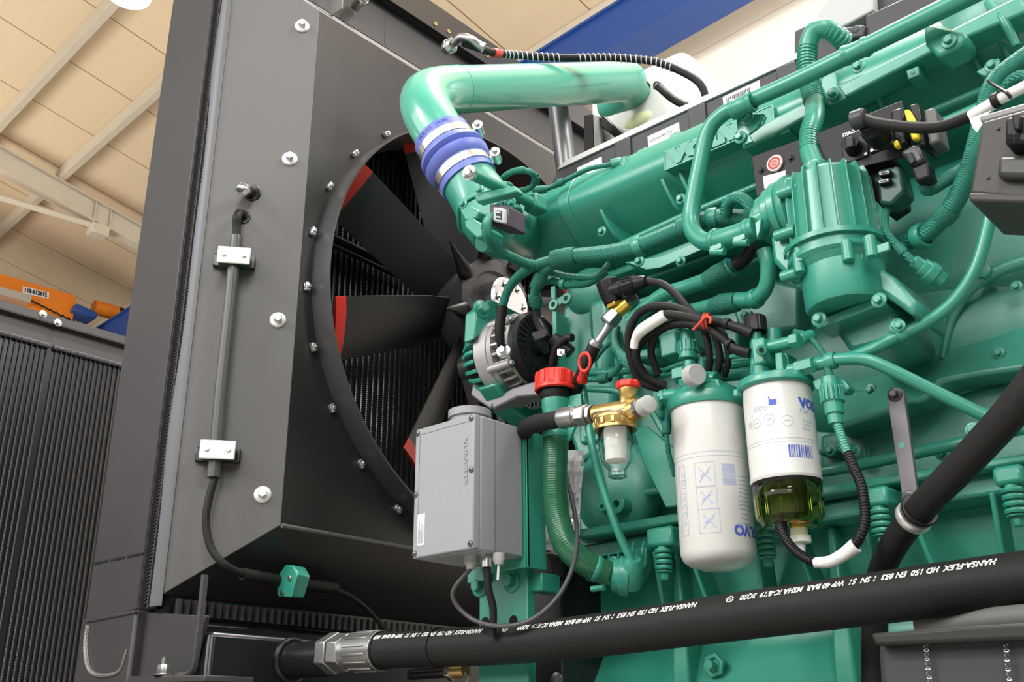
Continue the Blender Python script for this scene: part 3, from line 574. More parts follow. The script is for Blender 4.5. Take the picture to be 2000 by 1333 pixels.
# raised casting zones
mb = MB(); mb.prism([W(u, v, Y=y) for u, v, y in ((1640, 560, 1.63), (1760, 535, 1.66), (1900, 455, 1.68), (2110, 380, 1.68), (2110, 705, 1.47), (1900, 735, 1.47), (1840, 748, 1.47), (1818, 772, 1.465), (1796, 790, 1.46), (1772, 786, 1.46), (1755, 800, 1.46), (1640, 838, 1.455), (1610, 836, 1.455), (1612, 700, 1.51))], (0, 0.10, 0)); mb.build('side_wall_panel', green_cast, EB, bevel=0.010)
plate('lower_side_wall', [(1600, 850), (1760, 806), (1900, 760), (2110, 715), (2110, 890), (1600, 965)], 1.53, 0.05, green_cast, EB, 0.008)
# soft swelling of the housing wall
c = W(1900, 520, Y=1.60); mb = MB(); mb.sphere(c, 0.22, 24, (1.5, 0.42, 0.85)); mb.build('housing_bulge', green_cast, EB)
c = W(1790, 690, Y=1.58); mb = MB(); mb.sphere(c, 0.16, 24, (1.9, 0.5, 0.8)); mb.build('housing_bulge', green_cast, EB)
ptube('cast_rib', [(2040, 500, 1.5), (1960, 525, 1.49), (1900, 560, 1.49), (1860, 620, 1.5), (1840, 700, 1.5)], [14, 13, 12, 10, 6], green_cast, EB)
ptube('cast_rib', [(2030, 690, 1.5), (1940, 712, 1.495), (1850, 745, 1.495), (1818, 774, 1.497), (1796, 792, 1.497), (1772, 788, 1.497), (1640, 838, 1.5)], 4, green, EB)
# left zone castings between alternator and fuel filters
plate('front_side_panel', [(1096, 600), (1150, 560), (1225, 545), (1230, 640), (1200, 720), (1195, 880), (1128, 905), (1100, 820), (1092, 700)], 1.50, 0.07, green_cast, EB, 0.012)
plate('cast_ridge', [(1146, 590), (1180, 580), (1188, 650), (1182, 730), (1160, 735), (1150, 660)], 1.475, 0.04, green_cast, EB, 0.012)
plate('cast_ridge', [(1200, 660), (1232, 640), (1236, 730), (1215, 760)], 1.485, 0.04, green_cast, EB, 0.01)
c = W(1155, 575, Y=1.52); mb = MB(); mb.sphere(c, 0.055, 14, (1, 0.8, 1)); mb.build('cast_boss', green_cast, EB)
c = W(1208, 960, Y=1.53); mb = MB(); mb.sphere(c, 0.085, 16, (1.1, 0.6, 1.1)); mb.build('cast_boss', green_cast, EB)
for (u, v, r_, ri) in ((1203, 985, 19, 8), (1175, 990, 11, 4)):
    c = W(u, v, Y=1.47); s_ = mpp(c); mb = MB(); mb.ring(c, (0, 1, 0), ri * s_, r_ * s_, 0.05); mb.cyl(c + VY * 0.02, c + VY * 0.05, r_ * s_ * 0.9); mb.build('threaded_boss', green, EB, bevel=0.0015)
# figure-of-eight bracket
t8 = []
for (u, v, a0, a1) in ((1080, 595, 100, 330), (1104, 582, -70, 145)):
    for k in range(9): a = math.radians(a0 + (a1 - a0) * k / 8); t8.append((u + 12 * math.cos(a), v - 12 * math.sin(a)))
mb = MB()
for (u, v) in ((1080, 595), (1105, 583)): c = W(u, v, Y=1.44); s_ = mpp(c); mb.ring(c, (0, 1, 0), 5.5 * s_, 12 * s_, 0.006, 24)
mb.plate([(1088, 584), (1097, 578), (1100, 590), (1092, 597)], 1.441, 0.005); mb.plate([(1075, 560), (1083, 558), (1084, 584), (1076, 585)], 1.441, 0.005); mb.plate([(1078, 606), (1086, 606), (1088, 700), (1080, 700)], 1.445, 0.01)
mb.build('eyelet_bracket', green, EB, bevel=0.001)
plate('front_edge_strip', [(1078, 612), (1088, 610), (1090, 750), (1082, 752)], 1.47, 0.08, green, EB)
# crankcase flange and oil pan rail
plate('crankcase_flange', [(1120, 1036), (1250, 1015), (1600, 950), (1760, 925), (2110, 868), (2110, 886), (1760, 944), (1600, 970), (1328, 1021), (1128, 1054)], 1.44, 0.13, green, EB, 0.004)
OP = thing('oil_pan', 'deep green oil pan along the bottom of the engine above the skid', 'oil pan', (-0.5, 1.9, 0.45))
plate('pan_rail', [(1130, 1066), (1330, 1032), (1600, 985), (1830, 938), (2110, 895), (2110, 940), (1830, 983), (1600, 1020), (1330, 1062), (1130, 1100)], 1.47, 0.10, green, OP, 0.005)
mb = MB(); 
pw = [W(1100, 1090, Y=1.53), W(2120, 925, Y=1.53)]; zt_ = W(1500, 1030, Y=1.53).z; x0_ = W(1098, 1150, Y=1.53).x; x1_ = 0.25
prof = [(1.53, zt_), (1.53, zt_ - 0.10), (1.545, zt_ - 0.17), (1.50, zt_ - 0.24), (1.51, zt_ - 0.38), (1.60, zt_ - 0.46), (2.1, zt_ - 0.46), (2.1, zt_)]
mb.prism([(x0_, y, z) for y, z in prof], (x1_ - x0_, 0, 0)); mb.build('pan_body', green, OP, bevel=0.02, seg=4)
for u0 in (1130, 1335, 1640):
    p = W(u0, 1120, Y=1.53); mb = MB(); mb.prism([(p.x, 1.50, zt_ - 0.02), (p.x + 0.012, 1.50, zt_ - 0.02), (p.x + 0.03, 1.48, zt_ - 0.30), (p.x - 0.01, 1.48, zt_ - 0.30)], (0, 0.06, 0)); mb.build('pan_rib', green, OP, bevel=0.005)
# hexagonal plug in a recess
c = W(1391, 1300, Y=1.495); s_ = mpp(c); mb = MB(); mb.lathe(c + VY * 0.01, (0, -1, 0), [(0, 24 * s_), (0.008, 24 * s_), (0.008, 16 * s_), (0.002, 12 * s_), (0.002, 0)], 6, caps=False, hint=(0.3, 0, 1)); mb.cyl(c, c - VY * 0.012, 9 * s_, 20); mb.build('pan_plug', green, OP, bevel=0.001)
for (u, v, Y, w) in ((1293, 1050, 1.42, 46), (1713, 972, 1.40, 40), (1972, 930, 1.40, 42), (1492, 1020, 1.43, 36)):
    c = W(u, v, Y=Y); s_ = mpp(c); h = 38 * s_
    mb = MB(); mb.box(c + VY * 0.05, (w * s_ * 1.35, 0.12, h)); mb.build('mounting_lug', green, OP, bevel=0.006)
    b0 = c - VZ * (h / 2); mb = MB(); z = 0; 
    for k in range(4): mb.lathe(b0 - VZ * (0.004 + k * 0.0090) , (0, 0, -1), [(0, 0.008), (0, 0.0135), (0.003, 0.0148), (0.006, 0.0135), (0.006, 0.008)], 24, caps=False)
    mb.cyl(b0, b0 - VZ * 0.040, 0.009, 16); mb.build('rubber_isolator', green, OP); mb = MB(); mb.bolt(b0 - VZ * 0.039, (0, 0, -1), 0.0075, True, 0.012); mb.build('lug_bolt', green, OP, bevel=0.0005)
    for s2 in (-1, 1): mb = MB(); mb.prism([b0 + VX * (s2 * 0.028) + VY * 0.02, b0 + VX * (s2 * 0.036) + VY * 0.02, b0 + VX * (s2 * 0.05) + VY * 0.06 - VZ * 0.11, b0 + VX * (s2 * 0.042) + VY * 0.06 - VZ * 0.11], (0, 0.05, 0)); mb.build('lug_gusset', green, OP, bevel=0.003)
# ribbed cover near the lower hose flange
RC = EB
plate('grid_cover', [(1142, 1088), (1262, 1068), (1262, 1100), (1230, 1150), (1142, 1135)], 1.455, 0.03, green, EB, 0.003)
for (a, b) in (((1142, 1098), (1225, 1080)), ((1142, 1116), (1225, 1097))):
    pass
for k, u in enumerate((1150, 1168, 1186, 1204)):
    plate('grid_rib', [(u, 1088 - k * 3.0), (u + 4, 1087.5 - k * 3), (u + 5, 1125 - k * 3), (u + 1, 1126 - k * 3)], 1.435, 0.02, green, EB, 0.001)
for dy in (0, 18, 36): plate('grid_rib', [(1144, 1090 + dy), (1222, 1074 + dy), (1222, 1078 + dy), (1144, 1094 + dy)], 1.435, 0.02, green, EB, 0.001)
for u in (1238, 1258): ptube('cast_rib', [(u, 1060, 1.44), (u - 4, 1078, 1.43), (u, 1098, 1.44)], 3, green, EB)
# head gasket ledges and long rails under the intake manifold
for (a, b, w, Y, m_) in (((1150, 545), (1530, 402), 13, 1.50, green), ((1205, 560), (1530, 440), 8, 1.485, green), ((1230, 590), (1530, 482), 10, 1.50, green), ((1150, 620), (1240, 590), 8, 1.50, green)):
    plate('head_ledge', [a, b, (b[0], b[1] + w), (a[0], a[1] + w)], Y, 0.08, m_, EB, 0.003)
plate('cable_tray', [(1222, 512), (1292, 500), (1475, 425), (1475, 442), (1290, 523), (1262, 527)], 1.44, 0.004, green, EB, 0.001)
plate('cable_tray', [(1222, 512), (1292, 500), (1475, 425), (1475, 428), (1290, 503), (1222, 515)], 1.44, 0.06, green, EB, 0.001)
for q in ((1249, 511), (1330, 511), (1330, 389)): bolt_at(*q, 1.44, 6.5, EB)
plate('relay_block', [(1280, 568), (1312, 560), (1312, 600), (1282, 606)], 1.46, 0.05, green, EB, 0.004)
plate('relay_block', [(1286, 655), (1318, 645), (1322, 690), (1290, 700)], 1.46, 0.05, green, EB, 0.004)
plate('upper_block_panel', [(1430, 600), (1500, 545), (1560, 560), (1560, 640), (1500, 650), (1440, 640)], 1.49, 0.06, green_cast, EB, 0.006)
bolt_at(1457, 615, 1.485, 7, EB); bolt_at(1841, 885 - 0, 1.50, 9, EB); bolt_at(1668, 885, 1.50, 8, EB)
ptube('cast_rib', [(1690, 870, 1.52), (1688, 890, 1.515), (1700, 915, 1.52)], 4, green, EB)
random.seed(11)
for (u, v, w, h) in ((1240, 640, 26, 14), (1262, 690, 34, 20), (1330, 655, 30, 40), (1420, 660, 40, 50), (1280, 790, 20, 60), (1420, 900, 30, 60), (1650, 600, 40, 30), (1700, 760, 60, 14), (1620, 880, 50, 12), (1300, 940, 26, 40), (1150, 840, 40, 50), (1270, 960, 30, 14)):
    plate('cast_pad', [(u - w / 2, v - h / 2 + 3), (u + w / 2, v - h / 2 - 3), (u + w / 2 + 2, v + h / 2 - 3), (u - w / 2 + 1, v + h / 2 + 3)], 1.49, 0.06, green_cast, EB, 0.006)
for q in ((1240, 640), (1330, 640), (1421, 680), (1700, 762), (1150, 850), (1175, 700), (1622, 880), (1600, 600), (1950, 690), (1985, 560)): bolt_at(q[0], q[1], 1.487, 7, EB)
c = W(1921, 530, Y=1.475); mb = MB(); Lp(mb, c + VY * 0.03, (0, -1, 0), [(0, 15), (44, 14), (46, 10), (46, 0)], 28, caps=False); mb.build('core_plug', green, EB)
# hanging brace plate behind the prefilter
plate('brace_plate', [(1236, 838), (1262, 832), (1352, 905), (1345, 985), (1300, 992), (1255, 900)], 1.42, 0.008, green, EB, 0.002)
# ================================================================ INTAKE MANIFOLD
ax0 = W(1052, 440, Y=1.52); IM = thing('intake_manifold', 'long green intake manifold with raised lettering sloping up to the right', 'manifold', ax0)
r_ = 0.077; cy, cz = 1.52, W(1300, 362, Y=1.52).z
x0m = ax0.x; x1m = 0.3
def mprof(s=1.0):
    return [(cy + s * r_ * math.cos(a) * (1.0), cz + s * r_ * math.sin(a)) for a in [2 * PI * k / 40 for k in range(40)]]
DP_ = [(.10, .070), (.03, .080), (-.02, .079), (-.050, .064), (-.070, .036), (-.079, .008), (-.074, -.014), (-.052, -.036), (-.012, -.066), (.035, -.092), (.10, -.10)]
def duct_sec(x, k):
    P = catmull([Vector((x, cy + (a - .01) * k + .01, cz + b * k)) for a, b in DP_], 5); return P
secs = [duct_sec(x0m - 0.015, 0.62), duct_sec(x0m - 0.005, 0.82), duct_sec(x0m + 0.012, 0.93), duct_sec(x0m + 0.05, 0.985), duct_sec(x0m + 0.09, 1.0), duct_sec(x1m, 1.0)]
n = len(secs[0]); mb = MB(); mb.add([p for s_2 in secs for p in s_2], [(i * n + k, i * n + (k + 1) % n, (i + 1) * n + (k + 1) % n, (i + 1) * n + k) for i in range(5) for k in range(n)] + [tuple(range(n - 1, -1, -1)), tuple(5 * n + k for k in range(n))]); mb.build('duct', green, IM, angle=45)
a_, b_ = duct_sec(x0m + 0.12, 1.04), duct_sec(x0m + 0.148, 1.04); mb = MB(); mb.add(a_ + b_, [(k, (k + 1) % n, n + (k + 1) % n, n + k) for k in range(n)] + [tuple(range(n - 1, -1, -1)), tuple(n + k for k in range(n))]); mb.build('duct_bead', green, IM, bevel=0.002)
# upper flange with scalloped edge
fz = cz + r_ * 0.62
mb = MB(); mb.prism([(x0m + 0.04, cy - 0.045, fz + 0.012), (x0m + 0.04, cy + 0.12, fz + 0.07), (x0m + 0.04, cy + 0.12, fz + 0.045), (x0m + 0.04, cy - 0.055, fz - 0.012)], (x1m - x0m - 0.04, 0, 0)); mb.build('upper_flange', green, IM, bevel=0.003)
for (u, v) in ((1129, 345), (1188, 330), (1252, 300), (1285, 288), (1318, 268)):
    c = W(u, v, Y=cy); mb = MB(); mb.prism([(c.x - 0.022, cy, c.z - 0.03), (c.x + 0.022, cy, c.z - 0.03), (c.x + 0.012, cy, c.z + 0.012), (c.x - 0.012, cy, c.z + 0.012)], (0, 0.03, 0)); mb.build('flange_lug', green, IM, bevel=0.004)
# name plate with raised lettering
npl = [(1297, 297), (1440, 232), (1443, 268), (1299, 333)]
a_, b_, c_, d_ = [W(u, v, Y=1.452) for u, v in npl]; tilt = Vector((0, 0.38, 0.0))
PH = 0.06; up = Vector((0, math.sin(PH), math.cos(PH))); nrm = Vector((0, -math.cos(PH), math.sin(PH))); hgt = 0.040; wdt = 0.225
o_ = W(1299, 333, Y=cy - 0.089)
mb = MB(); mb.prism([o_, o_ + VX * wdt, o_ + VX * wdt + up * hgt, o_ + up * hgt], -nrm * 0.05); mb.build('name_plate', green, IM, bevel=0.002)
mb = MB()
for (p, q) in ((o_, o_ + VX * wdt), (o_ + VX * wdt, o_ + VX * wdt + up * hgt), (o_ + VX * wdt + up * hgt, o_ + up * hgt), (o_ + up * hgt, o_)): mb.tube([p + nrm * 0.0, q + nrm * 0.0], 0.0016, 6, 1)
mb.build('name_plate_border', green, IM)
mb = MB(); text_on(mb, 'VOLVO', hgt * 1.0, o_ + VX * 0.014 + up * (hgt * 0.16) + nrm * 0.0005, VX, up, bold=0.004, width=wdt * 0.88, th=0.0035); mb.build('raised_lettering', green, IM)
# curved fins and small studs on the duct
def fin(u, v, parent=IM):
    p = W(u, v, Y=cy - r_ * 0.98); a0 = math.asin(max(-1, min(1, (p.z + 0.025 - cz) / r_))); a1 = a0 - 1.15; out = []; inn = []
    for k in range(13):
        t = k / 12; a = a0 + (a1 - a0) * t; ro = r_ * (1.02 + 0.30 * min(1, t * 1.6) ** 1.3); out.append((p.x + 0.02 * t, cy - ro * math.cos(a), cz + ro * math.sin(a))); inn.append((p.x + 0.02 * t, cy - r_ * 0.96 * math.cos(a), cz + r_ * 0.96 * math.sin(a)))
    mb = MB(); mb.prism(out + inn[::-1], (0.007, 0, 0)); return mb.build('duct_fin', green, parent, bevel=0.0015)
for q in ((1165, 430), (1288, 372), (1322, 358), (1700, 190), (1892, 125), (1945, 95)): fin(*q)
for q in ((1098, 400), (1040, 425)):
    p = W(*q, Y=cy - r_); mb = MB(); mb.prism([p - VX * 0.02 + VZ * 0.012, p + VX * 0.02 + VZ * 0.012, p + VX * 0.01 - VZ * 0.014, p - VX * 0.01 - VZ * 0.014], (0, 0.05, 0)); mb.build('duct_lug', green, IM, bevel=0.003)
p = W(1168, 452, Y=cy - r_ * .9); 
for q in ((1176, 453), ): bolt_at(*q, 1.42, 6, IM)
# right hand flange plate
plate('side_flange', [(1446, 272), (1500, 236), (1640, 165), (1815, 78), (1990, -10), (2010, 20), (1815, 104), (1640, 196), (1560, 236), (1505, 268), (1450, 292)], 1.405, 0.05, green, IM, 0.004)
plate('square_lug', [(1802, 52), (1820, 44), (1886, 62), (1884, 84), (1864, 96), (1832, 112), (1806, 86)], 1.36, 0.05, green, IM, 0.006)
bolt_at(1853, 81, 1.357, 8.5, IM); bolt_at(1676, 131, 1.402, 8, IM); bolt_at(1627, 184, 1.39, 8, IM); bolt_at(1937, 129, 1.39, 8, IM)
plate('bolt_tab', [(1608, 142), (1630, 135), (1633, 165), (1652, 192), (1612, 208), (1600, 175)], 1.395, 0.01, green, IM, 0.002)
plate('bolt_tab', [(1905, 140), (1950, 112), (1955, 135), (1922, 150)], 1.395, 0.01, green, IM, 0.002)
for (u, v) in ((1783, 142), (1531, 252)): c = W(u, v, Y=1.41); s_ = mpp(c); mb = MB(); mb.box(c + VY * 0.02, (0.019, 0.04, 0.017)); mb.cyl(c + VY * 0.001, c - VY * 0.0015, 4 * s_, 16); mb.build('cast_tab', green, IM, bevel=0.002)
c = W(1965, 45, Y=1.50); mb = MB(); mb.sphere(c, 0.085, 16, (1.3, 0.9, 1.0)); mb.build('outlet_housing', green_cast, IM)
ptube('housing_rib', [(1930, 5, 1.42), (1960, 40, 1.41), (1985, 90, 1.42)], 9, green, IM)
ptube('lower_rail', [(1150, 508, 1.46), (1330, 425, 1.46), (1500, 355, 1.46), (2030, 130, 1.46)], 8, green, IM, smooth=1)
ptube('lower_rail', [(1820, 250, 1.42), (1900, 215, 1.42), (2030, 160, 1.42)], 11, green, IM, smooth=1)
# ================================================================ VALVE COVER
VC = thing('valve_cover', 'dark grey sound cover above the intake manifold with white labels', 'cover', W(1300, 260, Y=1.80))
gcov = mat('dark_grey_cover', (0.06, 0.06, 0.064), 0.5, spec=0.35, bump=0.15, bscale=300); gedge = mat('pale_cover_edge', (0.46, 0.46, 0.46), 0.5)
Yv = 1.70; zc0 = W(1300, 236, Y=Yv).z; xa_, xb_ = W(1076, 345, Y=Yv).x, W(1560, 112, Y=Yv).x
mb = MB(); mb.prism([(xa_ - 0.03, Yv + 0.01, zc0 - 0.14), (xa_ - 0.03, Yv + 0.25, zc0 - 0.14), (xa_, Yv + 0.25, zc0), (xa_, Yv, zc0)], (0.001, 0, 0)); mb.v = []; mb.f = []; mb.m = []
mb.prism([(xa_, Yv, zc0 - 0.18), (xa_, Yv, zc0 - 0.028), (xa_ + 0.02, Yv, zc0), (xb_, Yv, zc0), (xb_, Yv, zc0 - 0.18)], (0, 0.30, 0)); mb.build('cover_shell', gcov, VC, bevel=0.004)
mb = MB(); mb.prism([(xa_ + 0.022, Yv - 0.006, zc0 - 0.001), (xb_, Yv - 0.006, zc0 - 0.001), (xb_, Yv + 0.020, zc0 + 0.034), (xa_ + 0.03, Yv + 0.020, zc0 + 0.034)], (0, 0.02, 0.004)); mb.build('cover_rim', gedge, VC, bevel=0.002)  # pale grey paints in the light caught along the chamfered edge
for u in (1218, 1362, 1536):
    v = 236 - (u - 1300) * 0.471; p = W(u, v, Y=Yv); mb = MB(); mb.prism([(p.x - 0.022, Yv - 0.008, zc0 - 0.003), (p.x + 0.022, Yv - 0.008, zc0 - 0.003), (p.x + 0.022, Yv - 0.008, zc0 - 0.17), (p.x - 0.022, Yv - 0.008, zc0 - 0.17)], (0, 0.02, 0)); mb.build('cover_clip', gcov, VC, bevel=0.003)
def label(u0, v0, u1, w_px, h_px, txt=None, bars=False):
    a = W(u0, v0, Y=Yv - 0.001); s_ = mpp(a); b = W(u1, v0 - (u1 - u0) * 0.47, Y=Yv - 0.001); L_ = (b.x - a.x); h = h_px * s_
    mb = MB(); mb.prism([a, a + VX * L_, a + VX * L_ + VZ * h, a + VZ * h], (0, 0.001, 0)); lb = mb.build('label', paper, VC, label='white paper label')
    if txt: mb = MB(); text_on(mb, txt, h * 0.15, a + VX * (L_ * .06) + VZ * (h * 0.72) - VY * 0.0008, VX, VZ, width=L_ * 0.72); mb.build('label_print', ink_black, lb)
    if bars:
        mb = MB(); x = L_ * 0.1
        while x < L_ * 0.75: w = random.choice((0.0008, 0.0014, 0.002)); mb.prism([a + VX * x + VZ * h * 0.5 - VY * 0.0006, a + VX * (x + w) + VZ * h * 0.5 - VY * 0.0006, a + VX * (x + w) + VZ * h * 0.85 - VY * 0.0006, a + VX * x + VZ * h * 0.85 - VY * 0.0006], (0, 0.0003, 0)); x += w + random.choice((0.001, 0.0018))
        mb.build('barcode', ink_black, lb)
label(1268, 318, 1330, 62, 60, 'VOLVOPENTA'); label(1415, 225, 1487, 70, 42, bars=True); label(1128, 352, 1176, 46, 28)
# taller right hand cover section
mb = MB(); p = W(1548, 62, Y=1.74); q = W(1640, 30, Y=1.74)
plate('rear_cover', [(1550, 60), (1592, 40), (1640, 20), (1700, -10), (2000, -150), (2000, 100), (1550, 200)], 1.76, 0.25, gcov, VC, 0.006)
plate('rear_cover_face', [(1690, 30), (1745, 5), (1900, -70), (1900, 10), (1690, 90)], 1.70, 0.06, gcov, VC, 0.004)
plate('rear_cover_cap', [(1598, 22), (1625, -10), (1700, -40), (1706, 20), (1640, 55), (1600, 40)], 1.73, 0.03, gedge, VC, 0.004)
bolt_at(1676, 62, 1.70, 8, VC, gcov)
mb = MB(); mb.plate([(1640, 55), (1690, 48), (1686, 70), (1645, 76)], 1.69, 0.02); mb.build('cover_latch', gcov, VC, bevel=0.003)
# ================================================================ CHARGE AIR PIPE, COUPLER, THROTTLE ELBOW
q0 = W(812, 222, d=2.14)
E = [W(1215, 160, d=2.80), W(1050, 168, d=2.58), W(893, 175, d=2.36)]
CA = thing('charge_air_pipe', 'thick glossy green charge air pipe with a bend crossing in front of the radiator', 'pipe', E[2])
mb = MB(); mb.tube([E[0], E[2]], [0.0545, 0.0545], 48, 1); mb.build('straight_pipe', green_pipe, CA)
# bend: straight pipe direction turns down towards the coupler
dS = (E[2] - E[0]).normalized(); cpl0 = W(862, 268, d=2.15); cpl1 = W(914, 352, d=2.10); dC = (cpl1 - cpl0).normalized()
P0 = E[2]; P3 = cpl0 - dC * 0.0
bz = []
for k in range(15):
    t = k / 14; b1 = P0 + dS * 0.12; b2 = P3 - dC * 0.12
    bz.append(P0 * (1 - t) ** 3 + b1 * 3 * t * (1 - t) ** 2 + b2 * 3 * t * t * (1 - t) + P3 * t ** 3)
mb = MB(); mb.tube(bz + [P3 + dC * 0.03], [0.0548] * 15 + [0.0555], 48, 1, hint=(0, 0, 1)); mb.build('bend', green_pipe, CA)
mb = MB(); mb.torus(P0, dS, 0.0545, 0.0014, 48); mb.build('weld_seam', green_pipe, CA)
mb = MB(); mb.torus(P3 + dC * 0.002, dC, 0.0555, 0.0014, 48); mb.build('weld_seam', green_pipe, CA)
mb = MB(); mb.tube([E[0] , E[0] - dS * 0.03, W(1236, 186, d=2.88), W(1185, 215, d=2.96)], [0.0545, 0.052, 0.045, 0.04], 32, 5); mb.build('rear_bend', green_pipe, CA)
SC = thing('silicone_coupler', 'blue rubber coupler with two bulges joining green pipe to throttle housing', 'hose coupler', cpl0)
Lc = (cpl1 - cpl0).length
pr = [(0, .0575), (.0, .061), (.31, .061), (.33, .064), (.40, .070), (.46, .071), (.51, .065), (.525, .0615), (.54, .065), (.59, .071), (.67, .070), (.74, .064), (.76, .061), (1.06, .061), (1.06, .0575)]
mb = MB(); mb.lathe(cpl0, dC, [(a * Lc, b) for a, b in pr], 56, caps=False); mb.build('rubber_sleeve', blue_sil, SC)
# printed word around the upper cuff
xb2, yb2, _ = basis(dC)
def wrap_text(mb, txt, size, o, axis, R, ang0, sgn=1, flip=1, along=0.0, shear=0, bold=0.0, xa=None, ya=None):
    vs, fs, w = text_geo(txt, size, shear, bold); pts = []
    for v in vs: a = ang0 + sgn * v.x / R; pts.append(o + axis * (along + flip * v.y) + (xa * math.cos(a) + ya * math.sin(a)) * R)
    mb.add(pts, fs); return w
tc = (CAM - cpl0); tc = (tc - tc.dot(dC) * dC).normalized(); ty = dC.cross(tc)      # tc faces the camera
mb = MB(); wrap_text(mb, 'VOLVO', 0.0115, cpl0, dC, 0.0613, math.radians(42), -1, -1, 0.0120, 0, 0.0006, tc, ty); wrap_text(mb, 'HNBR', 0.010, cpl0, dC, 0.0613, math.radians(-4), -1, -1, 0.0115, 0, 0.0002, tc, ty)
mb.build('printed_word', blue_print, SC)
mband = mat('brushed_stainless', (0.72, 0.68, 0.62), 0.28, 1.0, bump=0.1, bscale=60)
for s_, lb in ((0.235, 'upper stainless band clamp on the blue coupler'), (0.865, 'lower stainless band clamp on the blue coupler')):
    c = cpl0 + dC * (Lc * s_); t = thing('band_clamp', lb, 'clamp', c, 'stainless band clamps on the blue coupler')
    mb = MB(); mb.lathe(c - dC * 0.0085, dC, [(0, .0612), (0, .0628), (.017, .0628), (.017, .0612)], 56, caps=False); mb.build('band', mband, t)
    side = (W(985, 250, d=2.2) - W(860, 300, d=2.2)); side = (side - side.dot(dC) * dC).normalized(); e = c + side * 0.075
    mb = MB(); dd = dC.cross(side).normalized(); mb.cyl(e - dd * 0.018, e + dd * 0.018, 0.0095, 20, ch=0.002); mb.box(c + side * 0.066, (0.014, 0.02, 0.006), side, dd); mb.build('tension_barrel', steel, t)
    mb = MB(); g = e - dd * 0.018; mb.bolt(g if (g - CAM).length < (e + dd * 0.018 - CAM).length else e + dd * 0.018, -dd if (g - CAM).length < (e + dd * 0.018 - CAM).length else dd, 0.0065, True, 0.008); mb.build('clamp_bolt', steel, t)
# throttle housing
t0 = cpl1; t1 = W(952, 412, d=2.06); t2 = W(975, 440, d=2.10)
TH = thing('throttle_housing', 'green throttle housing between the blue coupler and the intake manifold', 'housing', t1)
xx, yy_, aa = basis(t1 - t0, (0, 0, 1))
def loft_rect(mb, secs):      # list of (centre, x, y, hw, hh, roundness)
    n = 24; vs = []
    for c, x, y, hw, hh, p in secs:
        for k in range(n):
            a = 2 * PI * k / n; ca, sa = math.cos(a), math.sin(a); vs.append(c + x * (hw * math.copysign(abs(ca) ** p, ca)) + y * (hh * math.copysign(abs(sa) ** p, sa)))
    fs = [(i * n + k, i * n + (k + 1) % n, (i + 1) * n + (k + 1) % n, (i + 1) * n + k) for i in range(len(secs) - 1) for k in range(n)]
    fs += [tuple(range(n - 1, -1, -1)), tuple((len(secs) - 1) * n + k for k in range(n))]; mb.add(vs, fs)
mb = MB(); dT = (t1 - t0).normalized(); px_, py_, _ = basis(dT, camx)
loft_rect(mb, [(t0 - dT * 0.0, px_, py_, .0575, .0575, 1), (t0 + dT * .02, px_, py_, .0565, .0565, 1), (t0 + dT * .055, px_, py_, .057, .052, .7), (t1 - dT * 0.012, px_, py_, .060, .052, .55)]); mb.build('adapter', green, TH, angle=50)
mb = MB(); loft_rect(mb, [(t1 - dT * .012, px_, py_, .064, .058, .45), (t1 - dT * .002, px_, py_, .064, .058, .45)]); loft_rect(mb, [(t1, px_, py_, .060, .055, .5), (t1 + dT * .05, px_, py_, .056, .05, .6)]); mb.build('flange', green, TH, bevel=0.002)
mb = MB(); mb.tube([t1 + dT * 0.03, W(985, 450, d=2.13), W(1040, 445, Y=1.52), W(1075, 432, Y=1.52)], [0.05, 0.062, 0.075, 0.078], 32, 6); mb.build('elbow', green, TH)
plate('actuator_box', [(896, 410), (915, 400), (936, 412), (930, 428), (908, 432)], 1.24, 0.05, green, TH, 0.004)
plate('actuator_box', [(905, 432), (918, 424), (950, 444), (941, 462), (930, 466), (908, 446)], 1.22, 0.05, green, TH, 0.004)
c = W(940, 478, Y=1.26); mb = MB(); Lp(mb, c, W(962, 470, Y=1.30) - c, [(0, 14), (6, 17), (26, 19), (50, 22)], 24); mb.build('motor_cap', green, TH)
plate('sensor_socket', [(963, 404), (984, 407), (984, 436), (962, 432)], 1.18, 0.010, mat('pale_grey_connector', (0.38, 0.42, 0.42), 0.5), TH, 0.003)
plate('sensor_socket_core', [(968, 411), (979, 412), (979, 429), (968, 427)], 1.178, 0.01, blk_plastic, TH, 0.001)
for q in ((973, 415), (973, 424)): plate('socket_pin', [(q[0] - 4, q[1] - 2), (q[0] + 4, q[1] - 1), (q[0] + 4, q[1] + 2), (q[0] - 4, q[1] + 1)], 1.1765, 0.002, grey_pl, TH, 0)
plate('socket_body', [(955, 398), (990, 400), (992, 442), (958, 440)], 1.192, 0.05, mat('dark_violet_plastic', (0.045, 0.03, 0.05), 0.4), TH, 0.004)
for q in ((938, 372, 1.165), (1000, 398, 1.26), (905, 400, 1.20)): bolt_at(q[0], q[1], q[2], 6, TH)
plate('flange_ear', [(925, 380), (1003, 362), (1010, 374), (930, 396)], 1.20, 0.02, green, TH, 0.003)
# support rod from the clamp to the manifold
SR = thing('support_rod', 'slim green rod with silver end bolt running from blue coupler to manifold', 'rod', W(985, 370, Y=1.2))
mb = MB(); mb.cyl(W(922, 340, Y=1.15), W(1044, 400, Y=1.40), 0.0115, 20); mb.build('rod', green, SR)
c = W(918, 338, Y=1.15); dr = (W(918, 338, Y=1.15) - W(1044, 400, Y=1.40)).normalized(); mb = MB(); Lp(mb, c, dr, [(0, 12), (1.5, 15), (4, 15), (4, 0)], 24, caps=False); mb.bolt(c + dr * 0.003, dr, 0.0075, True, 0.007); mb.build('end_bolt', steel, SR)
mb = MB(); c = W(1046, 400, Y=1.40); mb.box(c, (0.035, 0.04, 0.035)); mb.build('foot', green, SR, bevel=0.006)
